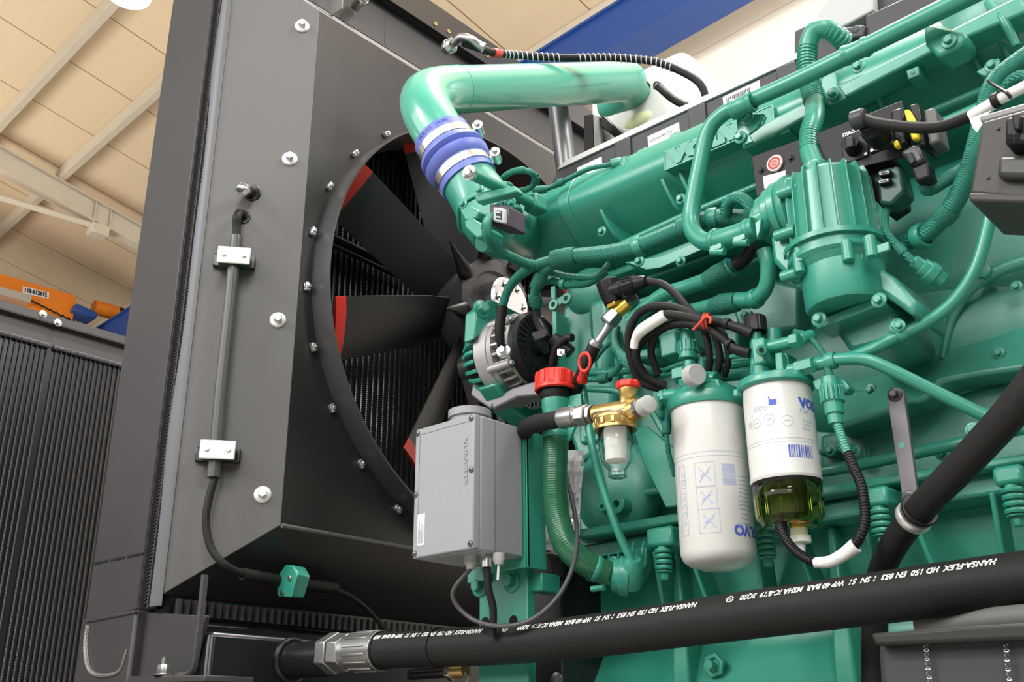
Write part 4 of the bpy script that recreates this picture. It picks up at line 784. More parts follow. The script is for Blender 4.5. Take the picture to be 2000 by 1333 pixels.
# upper harness loop by the throttle
GH = 'green painted wiring harness branches'
def harness(name, label, uvY, r, m=green_braid, group=None, wraps=(), cat='cable', smooth=6, capn=16):
    P = path(uvY); t = thing(name, label, cat, P[0], group); ptube('sheath', uvY, r, m, t, n=capn, smooth=smooth)
    r0 = r if not isinstance(r, (list, tuple)) else sum(r) / len(r)
    for w in wraps: band('tape_wrap', uvY, w[0], r0 * w[1], w[2], w[3] if len(w) > 3 else green_rough, t)
    return t
harness('looped_cable', 'thin looped green cable above the throttle beside the support rod', [(968, 372, 1.36), (985, 345, 1.33), (1010, 333, 1.32), (1035, 336, 1.33), (1046, 350, 1.35), (1034, 368, 1.36), (1005, 376, 1.36), (985, 390, 1.33), (972, 404, 1.26)], 6, wraps=((0.5, 1.3, 18), (0.3, 1.2, 10)))
harness('sensor_cable', 'thin green taped cable running up along the manifold top to a sensor', [(1040, 372, 1.40), (1070, 368, 1.42), (1105, 352, 1.43), (1150, 330, 1.44), (1190, 322, 1.45), (1212, 318, 1.46)], 5, wraps=((0.12, 1.5, 26), (0.35, 1.4, 12), (0.93, 2.0, 22, green)))
c = W(1222, 318, Y=1.46); t = thing('pressure_sensor', 'small green sensor body standing on the manifold flange', 'sensor', c)
mb = MB(); Lp(mb, c, (0, -0.15, 1), [(-12, 13), (0, 13), (2, 9), (10, 9)], 20); mb.build('sensor_body', green, t); plate('sensor_base', [(1205, 322), (1235, 318), (1243, 338), (1210, 344)], 1.47, 0.02, green, t, 0.003)
harness('braided_cable', 'dark braided green cable dropping from the throttle toward the main harness', [(958, 425, 1.19), (950, 440, 1.17), (955, 465, 1.18), (975, 490, 1.22), (1010, 508, 1.27), (1045, 522, 1.32)], 10, wraps=((0.95, 1.15, 10),))
# ================================================================ BLACK TOP HOSE
TP = [(905, 84, 1.42), (930, 92, 1.44), (965, 103, 1.50), (1010, 108, 1.57), (1100, 113, 1.66), (1200, 113, 1.76), (1280, 121, 1.82), (1335, 142, 1.85), (1368, 165, 1.86), (1382, 200, 1.87)]
BH = thing('vent_hose', 'thin black hose wound with clear spiral wrap arching above the green pipe', 'hose', W(1100, 113, Y=1.66))
ptube('hose', TP, 7.5, rubber, BH); band('red_marking', TP, 0.245, 8.4, 20, red_pl, BH, label='red ring on the hose')
Q = catmull(path(TP), 16); a = int(len(Q) * 0.27); b = int(len(Q) * 0.74); mb = MB(); sp = []; rr_ = 0.0105; x, y, _ = basis(Q[a + 1] - Q[a]); seg = resample(Q[a:b], 0.0022)
for i, p in enumerate(seg):
    d_ = (seg[min(i + 1, len(seg) - 1)] - seg[max(i - 1, 0)]).normalized(); x = (x - x.dot(d_) * d_).normalized(); y = d_.cross(x); an = i * 2 * PI / 6
    if 0.34 < i / len(seg) < 0.44: 
        if len(sp) > 3: mb.tube(sp, 0.0013, 5, 2)
        sp = []; continue
    sp.append(p + (x * math.cos(an) + y * math.sin(an)) * rr_)
mb.tube(sp, 0.0013, 5, 2); mb.build('spiral_wrap', mat('clear_spiral', (0.62, 0.64, 0.66), 0.25), BH)
c = W(876, 92, Y=1.42); fd = (W(893, 78, Y=1.40) - c)
mb = MB(); Lp(mb, c, fd, [(-12, 13), (0, 13), (0, 16), (12, 16), (12, 10), (22, 10)], 6); mb.build('hex_fitting', steel, BH, bevel=0.001)
ptube('elbow_fitting', [(888, 84, 1.41), (900, 73, 1.405), (918, 76, 1.41), (935, 88, 1.43), (945, 94, 1.44)], [8, 8, 8, 9, 10], steel_d, BH)
# grey post, dark plates, and expansion tank
c0, c1 = W(1086, 170, Y=1.80), W(1112, 320, Y=1.80)
t = thing('steel_post', 'satin dark steel tube standing behind the green charge pipe', 'tube', c1); mb = MB(); mb.cyl(c1 - VZ * 0.1, c0, 0.0275, 32); mb.build('tube', mat('raw_dark_steel', (0.20, 0.20, 0.21), 0.38, 0.6, bump=0.4, bscale=20, vary=0.3, vscale=14), t)
ET = thing('expansion_tank', 'white translucent coolant expansion tank with pale green liquid behind the engine cover', 'tank', W(1230, 240, Y=2.05))
tank_m = mat('white_translucent_tank', (0.88, 0.90, 0.84), 0.35, emit=None); 
c = W(1250, 225, Y=2.08); mb = MB(); mb.box(c + Vector((0.02, 0.05, -0.01)), (0.34, 0.20, 0.26)); mb.build('tank_body', tank_m, ET, bevel=0.04, seg=5)
mb = MB(); Lp(mb, W(1236, 172, Y=1.99), (0, 0, 1), [(0, 34), (20, 34), (26, 28), (26, 0)], 32, caps=False); mb.build('tank_neck', tank_m, ET)
mb = MB(); cl_ = W(1248, 236, Y=2.035); mb.sphere(cl_, 0.045, 14, (1.1, 0.35, 0.5)); mb.build('coolant', mat('pale_green_coolant', (0.80, 0.86, 0.50), 0.3), ET)
mb = MB(); mb.tube(path([(1282, 165, 1.93), (1300, 182, 1.92), (1318, 196, 1.92), (1342, 208, 1.92)]), 0.010, 14, 6); mb.build('overflow_hose', rubber, ET)
mb = MB(); Lp(mb, W(1285, 166, Y=1.93), camx * 0.8 - camy * -0.5, [(-5, 11), (5, 11)], 20); mb.build('hose_clip', steel, ET)
plate('tank_frame', [(1166, 232), (1180, 226), (1216, 262), (1210, 275), (1170, 245)], 1.97, 0.02, black_gloss, ET); plate('tank_frame', [(1140, 225), (1158, 222), (1160, 300), (1140, 310)], 1.97, 0.05, black_gloss, ET)
plate('tank_frame', [(1158, 222), (1168, 226), (1170, 290), (1160, 300)], 1.96, 0.02, mat('pale_cover_edge', (0.3, 0.3, 0.3), 0.45), ET)
# ================================================================ GREEN RAIL PIPE
RP = [(1960, -45, 1.33), (1880, -2, 1.33), (1700, 87, 1.33), (1560, 155, 1.335), (1455, 202, 1.34), (1408, 226, 1.34), (1381, 262, 1.34), (1366, 330, 1.34), (1351, 410, 1.34), (1352, 448, 1.335), (1372, 470, 1.33), (1402, 474, 1.325)]
t = thing('coolant_pipe', 'long smooth green pipe above the manifold bending down beside the raised lettering', 'pipe', W(1500, 180, Y=1.33))
ptube('pipe', RP, [19, 18, 17, 16.5, 16, 16, 16.5, 17.5, 18, 18, 18, 18], green, t, n=24, smooth=10)
for q in ((1450, 207), (1672, 100)):
    c = W(*q, Y=1.332); dd = (W(q[0] + 20, q[1] - 9, Y=1.332) - c).normalized(); s_ = mpp(c); mb = MB(); mb.lathe(c - dd * 0.02, dd, [(0, 15 * s_), (0, 20 * s_), (.006, 21 * s_), (.01, 18.5 * s_), (.03, 18.5 * s_), (.034, 21 * s_), (.04, 20 * s_), (.04, 15 * s_)], 28, caps=False); mb.build('rubber_collar', green, t)
plate('pipe_bracket', [(1438, 228), (1462, 222), (1492, 222), (1478, 250), (1462, 262), (1470, 276), (1452, 284), (1440, 275)], 1.36, 0.006, green, t, 0.001)
bolt_at(1459, 231, 1.357, 8.5, t); bolt_at(1446, 269, 1.357, 7.5, t)
# rubber sleeve to pump
SL_ = [(1392, 472, 1.325), (1420, 466, 1.32), (1450, 456, 1.318), (1478, 444, 1.315)]
t = thing('rubber_sleeve', 'green painted rubber sleeve with two worm clamps joining pipe to water pump', 'hose', W(1440, 458, Y=1.32)); ptube('sleeve', SL_, 22, green, t, n=24)
for a in (0.12, 0.85): band('worm_clamp', SL_, a, 23, 11, green, t)
for q in ((1402, 492), (1448, 474)): c = W(*q, Y=1.30); mb = MB(); mb.cyl(c - VX * 0.012 + VZ * .004, c + VX * 0.012 - VZ * .004, 0.006, 12); mb.box(c + VZ * 0.006, (0.02, 0.012, 0.008)); mb.build('clamp_screw', green, t)
# ================================================================ WATER PUMP / VOLUTE
PU = thing('coolant_pump', 'round green pump with stacked discs left of the finned canister', 'pump', W(1510, 440, Y=1.34))
c = W(1506, 428, Y=1.36)
mb = MB(); mb.lathe(c + VX * -0.026, VX, [(0, .018), (0.0, .024), (.005, .028), (.014, .028), (.017, .040), (.028, .041), (.032, .047), (.042, .047), (.046, .053), (.056, .053), (.06, .048), (.07, .048)], 48); mb.build('pump_body', green, PU)
mb = MB(); mb.lathe(c + VX * 0.034, VX, [(0, .054), (.006, .057), (.012, .057), (.016, .052), (.05, .048)], 48); mb.build('pump_flange', green, PU)
mb = MB(); mb.prism([W(u, v, Y=1.31) for u, v in ((1502, 458), (1546, 462), (1548, 545), (1532, 535), (1508, 510))], (0, 0.07, 0)); mb.build('volute_leg', green, PU, bevel=0.008)
mb = MB(); mb.cyl(W(1472, 446, Y=1.315), W(1490, 436, Y=1.33), 0.019, 24); mb.build('inlet_stub', green, PU)
mb = MB(); mb.prism([W(u, v, Y=1.30) for u, v in ((1474, 436), (1486, 426), (1484, 452), (1478, 466))], (0, 0.01, 0)); mb.build('pump_web', green, PU, bevel=0.001)
for q in ((1535, 375), (1528, 458), (1541, 538)): c2 = W(*q, Y=1.30); mb = MB(); mb.cyl(c2 - VX * 0.012, c2 + VX * 0.022, 0.0085, 16, ch=0.001); mb.build('pump_lug', green, PU)
# ================================================================ FINNED CANISTER
KC = W(1622, 415, Y=1.345); CN = thing('finned_canister', 'green finned cylindrical breather canister bolted on the engine side', 'canister', KC)
zt1 = W(1612, 352, Y=1.345).z; zt2 = W(1640, 478, Y=1.345).z; r1 = 0.060
mb = MB(); mb.lathe((KC.x, KC.y, zt2), VZ, [(0, r1 * 1.02), (zt1 - zt2 - 0.006, r1 * 0.94), (zt1 - zt2, r1 * 0.86), (zt1 - zt2, 0)], 40, caps=False); mb.build('canister_body', green, CN)
for k in range(18):
    a = 2 * PI * k / 18; d_ = Vector((math.cos(a), math.sin(a), 0)); n_ = Vector((-d_.y, d_.x, 0)); b0 = Vector((KC.x, KC.y, zt2)); h = zt1 - zt2
    mb = MB(); mb.prism([b0 + d_ * r1 * 0.9, b0 + d_ * (r1 * 1.12), b0 + d_ * (r1 * 1.08) + VZ * (h * 0.9), b0 + d_ * (r1 * 1.0) + VZ * (h * 1.02), b0 + d_ * (r1 * 0.8) + VZ * (h * 1.03)], n_ * 0.003); mb.build('cooling_fin', green, CN, bevel=0.0008)
K2 = W(1655, 510, Y=1.345); mb = MB(); mb.lathe((KC.x, KC.y, zt2 - 0.036), VZ, [(0, r1 * 1.10), (0.006, r1 * 1.2), (0.012, r1 * 1.2), (0.014, r1 * 1.14), (0.03, r1 * 1.14), (0.036, r1 * 1.05)], 48); mb.build('canister_ring', green, CN)
zt3 = W(1672, 600, Y=1.345).z
mb = MB(); mb.lathe((KC.x + 0.006, KC.y, zt3), VZ, [(0, r1 * 0.7), (0.0, r1 * 0.93), (0.006, r1 * 0.98), (zt2 - zt3 - 0.045, r1 * 1.0), (zt2 - zt3 - 0.036, r1 * 1.12)], 48); mb.build('canister_cup', green, CN)
mb = MB(); mb.prism([W(u, v, Y=1.37) for u, v in ((1610, 600), (1735, 560), (1758, 640), (1740, 670), (1660, 690), (1625, 640))], (0, 0.14, 0)); mb.build('mounting_base', green_cast, CN, bevel=0.01)
mb = MB(); mb.prism([W(u, v, Y=1.335) for u, v in ((1590, 628), (1612, 618), (1715, 578), (1728, 592), (1608, 640), (1595, 645))], (0, 0.05, 0)); mb.build('strut', green, CN, bevel=0.003)
mb = MB(); mb.prism([W(u, v, Y=1.335) for u, v in ((1650, 530), (1690, 505), (1745, 540), (1790, 590), (1785, 620), (1730, 580), (1690, 560))], (0, 0.12, 0)); mb.build('side_strut', green_cast, CN, bevel=0.008)
for q in ((1684, 506, 8), (1717, 587, 9), (1562, 546, 9), (1600, 624, 9), (1757, 637, 7), (1674, 478, 6)): bolt_at(q[0], q[1], 1.315, q[2], CN)
for q in ((1562, 493), (1560, 512), (1655, 488), (1700, 480)): c2 = W(*q, Y=1.29); mb = MB(); mb.cyl(c2 - VZ * 0.018, c2 + VZ * 0.014, 0.0085, 16, ch=0.001); mb.build('clamp_lug', green, CN)
plate('strap_tab', [(1708, 480), (1735, 472), (1737, 488), (1712, 496)], 1.29, 0.006, green, CN, 0.001)
mb = MB(); mb.lathe((KC.x, KC.y, zt2 - 0.012), VZ, [(0, r1 * 1.22), (0.0, r1 * 1.26), (0.008, r1 * 1.26), (0.008, r1 * 1.22)], 48, caps=False); mb.build('clamp_strap', green, CN)
# ================================================================ CORRUGATED BREATHER HOSE
BP = [(1650, 84, 1.44), (1634, 68, 1.42), (1612, 56, 1.405), (1590, 62, 1.40), (1578, 90, 1.40), (1576, 125, 1.40), (1582, 165, 1.40), (1591, 200, 1.385), (1590, 232, 1.37), (1581, 262, 1.36), (1581, 295, 1.35), (1592, 325, 1.345)]
BR_ = thing('breather_hose', 'green corrugated breather hose passing behind the long pipe down to the canister', 'hose', W(1582, 200, Y=1.38))
ptube('hose_bend', BP[:6], [17, 18, 19, 19, 18, 17], green, BR_, n=24)
corrug('bellows', BP[4:7], 20, 0.0062, green, BR_); corrug('bellows', BP[6:8], 21, 0.006, green, BR_); ptube('hose_bend', BP[6:10], [18, 19, 19, 18], green, BR_, n=24); corrug('bellows', BP[8:11], 20, 0.006, green, BR_)
ptube('hose_end', BP[9:], [18, 19, 20], green, BR_, n=24); corrug('bellows', BP[0:3], 20, 0.007, green, BR_)
c = W(1594, 330, Y=1.345); mb = MB(); Lp(mb, c, (0.0, 0, 1), [(-8, 22), (-8, 27), (-2, 28), (4, 28), (8, 24)], 32); mb.build('hose_collar', green, BR_)
# ================================================================ ALTERNATOR
AC = W(1040, 684, Y=1.44); AL = thing('alternator', 'cast aluminium alternator with slotted housing and black rear cover', 'alternator', AC)
R_ = 0.080
mb = MB(); mb.lathe(AC, VX, [(-0.004, R_ * 0.86), (0, R_ * 0.92), (0.012, R_ * 0.93), (0.02, R_ * 0.86), (0.022, R_ * 0.5), (0.018, R_ * 0.46), (0.018, R_ * 0.22), (0.03, R_ * 0.2), (0.03, 0)], 48, caps=False); rc = mb.build('rear_cover', blk_plastic, AL)
for k in range(28):
    a = 2 * PI * k / 28; d_ = Vector((0, math.cos(a), math.sin(a))); n_ = VX.cross(d_); c = AC + VX * 0.0205 + d_ * R_ * 0.68
    mb = MB(); mb.box(c, (0.006, R_ * 0.25, 0.004), VX, d_); mb.build('cooling_slot', mat('dark_slot', (0.004, 0.004, 0.004), 0.9), rc)
mb = MB(); mb.lathe(AC, VX, [(-0.052, R_ * 0.88), (-0.05, R_ * 1.02), (-0.038, R_ * 1.03), (-0.036, R_ * 0.78), (-0.012, R_ * 0.72), (-0.01, R_ * 0.9), (-0.004, R_ * 0.95), (0.0, R_ * 0.9)], 48, caps=False); mb.build('rear_housing', alu, AL)
mb = MB(); mb.lathe(AC, VX, [(-0.036, R_ * 0.74), (-0.012, R_ * 0.70)], 40, caps=False); mb.build('copper_winding', mat('dark_red_winding', (0.10, 0.015, 0.015), 0.5), AL)
for k in range(26):
    a = 2 * PI * k / 26; d_ = Vector((0, math.cos(a), math.sin(a))); mb = MB(); t_ = VX.cross(d_)
    mb.prism([AC + VX * -0.038 + d_ * R_ * 0.80 , AC + VX * -0.038 + d_ * R_ * 1.02, AC + VX * -0.018 + d_ * R_ * 1.0, AC + VX * -0.006 + d_ * R_ * 0.94, AC + VX * -0.006 + d_ * R_ * 0.8], t_ * 0.0055); mb.build('housing_rib', alu, AL, bevel=0.001)
mb = MB(); mb.lathe(AC, VX, [(-0.085, R_ * 1.0), (-0.083, R_ * 1.04), (-0.052, R_ * 1.04), (-0.05, R_ * 1.0)], 48); mb.build('stator_band', alu, AL)
mb = MB(); mb.lathe(AC, VX, [(-0.135, R_ * 0.35), (-0.135, R_ * 0.6), (-0.12, R_ * 0.85), (-0.10, R_ * 0.9), (-0.085, R_ * 0.98)], 48); mb.build('front_core', black_gloss, AL)
for k in range(26):
    a = 2 * PI * k / 26; d_ = Vector((0, math.cos(a), math.sin(a))); t_ = VX.cross(d_); mb = MB()
    mb.prism([AC + VX * -0.085 + d_ * R_ * 0.85, AC + VX * -0.085 + d_ * R_ * 1.05, AC + VX * -0.105 + d_ * R_ * 1.03, AC + VX * -0.128 + d_ * R_ * 0.85, AC + VX * -0.135 + d_ * R_ * 0.6], t_ * 0.008); mb.build('front_rib', green, AL, bevel=0.0015)
mb = MB(); mb.lathe(AC, VX, [(-0.175, 0), (-0.175, 0.034), (-0.172, 0.038), (-0.145, 0.038), (-0.14, 0.03), (-0.13, 0.02)], 32, caps=False); mb.build('pulley', blk_plastic, AL)
for a in (70, 145, 215, 300):
    a = math.radians(a); d_ = Vector((0, math.cos(a), math.sin(a))); c = AC + d_ * R_ * 1.0; mb = MB(); mb.cyl(c - VX * 0.055, c + VX * 0.0, 0.008, 16, ch=0.001); mb.bolt(c, VX, 0.0055, True, 0.006); mb.build('through_bolt', alu, AL)
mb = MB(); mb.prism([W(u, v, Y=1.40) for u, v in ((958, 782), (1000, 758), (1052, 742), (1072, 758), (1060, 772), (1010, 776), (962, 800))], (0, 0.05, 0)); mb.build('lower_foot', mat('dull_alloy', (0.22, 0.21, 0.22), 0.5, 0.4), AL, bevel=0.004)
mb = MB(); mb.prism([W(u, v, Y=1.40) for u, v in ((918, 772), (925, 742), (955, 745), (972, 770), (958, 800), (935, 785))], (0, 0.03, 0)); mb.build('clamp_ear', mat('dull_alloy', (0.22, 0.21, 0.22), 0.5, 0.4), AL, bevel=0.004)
mb = MB(); c = W(1035, 660, Y=1.33); mb.cyl(W(978, 688, Y=1.335), W(990, 684, Y=1.335), 0.012, 16); mb.bolt(W(984, 686, Y=1.325), (0.3, -1, 0), 0.008); mb.build('terminal_stud', steel, AL)
mb = MB(); mb.box(W(1058, 660, Y=1.34), (0.03, 0.02, 0.034), (0.8, 0.5, 0.3), (0, 0, 1)); mb.box(W(1052, 678, Y=1.345), (0.045, 0.02, 0.016), (0.8, 0.5, 0.3), (0, 0, 1)); mb.v = mb.v[:8]; mb.f = mb.f[:6]; mb.m = mb.m[:6]; mb.build('regulator_plug', blk_plastic, AL, bevel=0.003)
mb = MB(); mb.cyl(W(1080, 660, Y=1.33), W(1116, 690, Y=1.35), 0.012, 16, ch=.002); mb.build('battery_terminal', blk_plastic, AL); mb = MB(); mb.lathe(W(1098, 692, Y=1.33), (0.3, -1, 0.2), [(0, 0.008), (0.006, 0.008), (0.006, 0.004), (0.014, 0.004)], 6); mb.build('terminal_nut', steel, AL)
ptube('terminal_lead', [(1048, 600, 1.37), (1050, 625, 1.35), (1060, 645, 1.34), (1068, 662, 1.335)], [9, 9, 10, 8], blk_plastic, AL)
ptube('terminal_lead', [(1080, 745, 1.37), (1080, 715, 1.35), (1088, 680, 1.335), (1105, 662, 1.33), (1118, 660, 1.33)], [9, 9, 9, 8, 8], blk_plastic, AL)
AB = thing('alternator_bracket', 'green bracket carrying the alternator beside the fan hub', 'bracket', W(940, 620, Y=1.45))
mb = MB(); mb.prism([W(u, v, X=AC.x - 0.10) for u, v in ((908, 615), (938, 592), (1040, 640), (1042, 668), (1000, 668), (930, 650), (905, 672))], (0.03, 0, 0)); mb.build('upper_plate', green, AB, bevel=0.004)
c = W(940, 604, X=AC.x - 0.07); mb = MB(); mb.bolt(c, (1, -0.3, 0), 0.011); mb.build('bracket_bolt', green, AB)
mb = MB(); mb.prism([W(u, v, X=AC.x - 0.09) for u, v in ((930, 760), (948, 758), (1000, 805), (1075, 790), (1080, 830), (1000, 835), (965, 810))], (0.05, 0, 0)); mb.build('lower_arm', green, AB, bevel=0.006)
t = thing('drive_belt', 'black ribbed drive belt running down from the alternator pulley', 'belt', W(905, 760, Y=1.5))
mb = MB(); bc = AC + VX * -0.158; pts = [bc + VY * -0.039 + VZ * 0.0, bc + VY * -0.030 - VZ * 0.05, bc + Vector((0, 0.06, -0.26))]; 
mb.prism([bc + Vector((0.014, -0.040, 0.01)), bc + Vector((-0.014, -0.040, 0.01)), bc + Vector((-0.014, 0.10, -0.32)), bc + Vector((0.014, 0.10, -0.32))], (0, 0.006, 0.002)); mb.build('belt_run', rubber, t)
mb = MB(); mb.prism([bc + Vector((0.014, 0.040, 0.01)), bc + Vector((-0.014, 0.040, 0.01)), bc + Vector((-0.014, 0.30, 0.02)), bc + Vector((0.014, 0.30, 0.02))], (0, 0.0, 0.006)); mb.build('belt_run', rubber, t)
c = Vector((bc.x, 1.80, FZ - 0.26)); t = thing('crank_pulley', 'large dark crankshaft pulley behind the drive belt', 'pulley', c); mb = MB(); mb.lathe(c, VX, [(-0.03, 0.10), (-0.03, 0.125), (0.03, 0.125), (0.03, 0.09), (0.02, 0.03), (0.04, 0.03), (0.04, 0)], 48, caps=False); mb.build('pulley_wheel', black_gloss, t)
# ================================================================ CONTROL BOX
YB = 1.16; bxr = W(925, 940, Y=YB).x; bxl = W(808, 970, Y=YB).x; bzt = W(925, 807, Y=YB).z; bzb = W(922, 1072, Y=YB).z; byb = W(1021, 970, X=bxr).y
CB = thing('control_box', 'grey painted metal control box with raised lettering and corner screws', 'control box', ((bxl + bxr) / 2, (YB + byb) / 2, bzb))
mb = MB(); mb.aabb(bxl, bxr, YB + 0.016, byb, bzb, bzt); mb.build('housing', grey_box, CB, bevel=0.003)
mb = MB(); mb.aabb(bxl, bxr, YB, YB + 0.015, bzb, bzt); mb.build('lid', grey_box, CB, bevel=0.003)
mb = MB(); i_ = 0.012
for (a, b) in (((bxl + i_, bzb + i_), (bxl + i_, bzt - i_)), ((bxl + i_, bzt - i_), (bxr - i_, bzt - i_))): mb.tube([(a[0], YB + 0.0002, a[1]), (b[0], YB + 0.0002, b[1])], 0.0006, 6, 1)
mb.v and mb.build('lid_groove', mat('dark_grey_line', (0.06, 0.06, 0.065), 0.6), CB)
for (x, z) in ((bxl + .006, bzt - .008), (bxr - .006, bzt - .008), (bxl + .006, bzb + .008), (bxr - .006, bzb + .008), (bxr - .005, bzt - 0.095), (bxl + .005, bzt - 0.115)):
    mb = MB(); mb.lathe((x, YB, z), (0, -1, 0), [(0, .0052), (.0015, .005), (.0032, .003), (.0034, .0015), (.002, .0012), (.002, 0)], 18, caps=False); mb.build('lid_screw', mat('dark_screw', (0.14, 0.13, 0.14), 0.35, 0.7), CB)
mb = MB(); text_on(mb, 'CLEANFIX', 0.0125, (bxr - 0.014, YB - 0.0001, bzt - 0.118), VZ, -VX, bold=0.0002, width=0.080, th=0.0009); mb.build('raised_lettering', grey_box, CB)
for v_ in mb.v: pass
mb = MB(); sx, sz = bxl + 0.012, bzb + 0.020; mb.aabb(sx, sx + 0.017, YB - 0.0006, YB, sz, sz + 0.052); st = mb.build('sticker', paper, CB, bevel=0.0)
mb = MB()
for k in range(9): L2 = random.uniform(0.02, 0.04); x = sx + 0.002 + k * 0.0015; mb.aabb(x, x + 0.0004, YB - 0.0009, YB - 0.0006, sz + 0.003, sz + 0.003 + L2)
mb.build('sticker_print', ink_black, st)
mb = MB(); mb.lathe((bxr - 0.085, byb - 0.042, bzt - 0.002), (0, 0, 1), [(0, 0.034), (0.026, 0.034), (0.027, 0.038), (0.040, 0.038), (0.040, 0)], 40, caps=False); mb.build('round_cap', grey_box, CB)
mb = MB(); mb.aabb(bxr, bxr + 0.0005, YB + 0.05, YB + 0.0505, bzb, bzt); mb.build('housing_seam', mat('dark_grey_line', (0.06, 0.06, 0.065), 0.6), CB)
def zc_(u, v, Y): return W(u, v, Y=Y)
g = Vector((bxl + 0.088, YB + 0.05, bzb)); mb = MB(); mb.lathe(g, (0, 0, -1), [(0, .0115), (.012, .0115), (.013, .009), (.021, .0075)], 20); mb.build('cable_gland', grey_pl, CB)
g1 = W(951, 1080, Y=YB + 0.05); g1.z = bzb; mb = MB(); mb.lathe(g1, (0, 0, -1), [(0, .010), (.008, .010)], 6); mb.lathe(g1 - VZ * .008, (0, 0, -1), [(0, .0095), (.014, .0095)], 16); mb.v and mb.build('brass_gland', steel, CB)
g2 = W(974, 1080, Y=YB + 0.06); g2.z = bzb; mb = MB(); mb.lathe(g2, (0, 0, -1), [(0, .010), (.010, .010), (.018, .007)], 18); mb.build('cable_gland', grey_pl, CB); mb = MB(); mb.cyl(g2 - VZ * .018, g2 - VZ * 0.042 - VX * 0.002, 0.002, 8); mb.build('zip_tail', white_pl, CB)
t = thing('box_cable', 'grey cable looping from the control box down and back up to the block', 'cable', g)
gp = [g - VZ * .018, W(884, 1160, Y=1.20), W(912, 1203, Y=1.215), W(965, 1223, Y=1.22), W(1030, 1215, Y=1.23), W(1085, 1172, Y=1.25), W(1118, 1110, Y=1.28), W(1127, 1040, Y=1.32), W(1118, 980, Y=1.34), W(1105, 930, Y=1.36)]
mb = MB(); mb.tube(gp, 0.0038, 12, 8); mb.build('cable', mat('dark_grey_cable', (0.06, 0.06, 0.062), 0.4), t)
t = thing('air_line', 'short black hose hanging from the steel gland under the control box', 'hose', g1)
mb = MB(); mb.tube([g1 - VZ * .02, W(954, 1150, Y=1.215), W(963, 1190, Y=1.225), W(962, 1245, Y=1.23)], 0.0062, 14, 8); mb.build('hose', rubber, t)
# green bracket and post
BK = thing('box_bracket', 'green plate bracket and drilled green post holding the control box', 'bracket', W(985, 1225, Y=1.31))
mb = MB(); p = W(1022, 845, Y=1.29); q = W(1038, 1110, Y=1.29); mb.aabb(bxr - 0.09, q.x, byb + 0.002, byb + 0.009, q.z, p.z); mb.build('back_plate', green, BK, bevel=0.002)
mb = MB(); mb.aabb(q.x - 0.004, q.x, byb + 0.002, byb + 0.05, q.z, p.z); mb.build('bracket_flange', green, BK, bevel=0.001)
pl0, pl1 = W(936, 1150, Y=1.31), W(1030, 1150, Y=1.31)
mb = MB(); mb.aabb(pl0.x, pl1.x, 1.31, 1.33, 0.45, q.z + 0.02); mb.build('post', green, BK, bevel=0.002)
mb = MB(); mb.aabb(pl0.x - 0.02, pl0.x + 0.03, 1.300, 1.31, q.z - 0.008, q.z + 0.02); mb.build('post_tab', green, BK, bevel=0.002)
for (u, v) in ((1000, 1137), (938, 1146)): bolt_at(u, v, 1.31, 12, BK)
for (u, v) in ((1003, 1214), (948, 1217)): c = W(u, v, Y=1.31); mb = MB(); mb.lathe(c, (0, -1, 0), [(0.0004, 0), (0.0004, 0.0095)], 20, caps=False); mb.build('post_hole', mat('dark_slot', (0.004, 0.004, 0.004), 0.9), BK)
plate('post_arm', [(1030, 1120), (1058, 1118), (1058, 1155), (1030, 1158)], 1.32, 0.05, green, BK, 0.003)
plate('inner_arm', [(1020, 852), (1100, 845), (1095, 900), (1040, 915), (1024, 900)], 1.40, 0.02, green, BK, 0.003)
# coiled spare cable and plastic bag
t = thing('coiled_cable', 'black spare cable hung in a coil between control box and green filler hose', 'cable', W(1048, 960, Y=1.40))
for k, (ru, rv, du, dv, yy3) in enumerate(((32, 76, 0, 0, 1.39), (27, 70, 2, 3, 1.395), (23, 64, 4, 6, 1.40), (36, 82, -1, 2, 1.405))):
    P = [W(1032 + du + ru * math.cos(a), 965 + dv - rv * math.sin(a), Y=yy3) for a in [2 * PI * j / 20 for j in range(20)]]; P.append(P[0]); mb = MB(); mb.tube(P, 0.0046, 8, 3, caps=False); mb.build('coil_turn', rubber, t)
t = thing('plastic_bag', 'crumpled clear plastic bag hanging behind the green filler hose', 'bag', W(1120, 960, Y=1.38))
bagm = mat('clear_crumpled_plastic', (0.9, 0.9, 0.92), 0.12, trans=0.35, bump=2.5, bscale=30)
mb = MB(); vs = []; fs = []; nx, nz = 8, 16; random.seed(3)
for s2 in (0, 1):
    for j in range(nz + 1):
        for i in range(nx + 1):
            u = 1098 + 34 * (i / nx) + (12 * (1 - j / nz) ** 2 * (i / nx)); v = 880 + 165 * j / nz; vs.append(W(u, v, Y=1.375 + 0.012 * s2 + random.uniform(-0.006, 0.006)))
for s2 in (0, 1):
    o_2 = s2 * (nx + 1) * (nz + 1)
    for j in range(nz):
        for i in range(nx): a = o_2 + j * (nx + 1) + i; fs.append((a, a + 1, a + nx + 2, a + nx + 1) if s2 == 0 else (a, a + nx + 1, a + nx + 2, a + 1))
mb.add(vs, fs); mb.build('film', bagm, t, angle=10)
mb = MB(); mb.plate([(1032, 1010), (1074, 1000), (1080, 1076), (1036, 1072)], 1.43, 0.004); mb.build('paper_insert', paper, t)
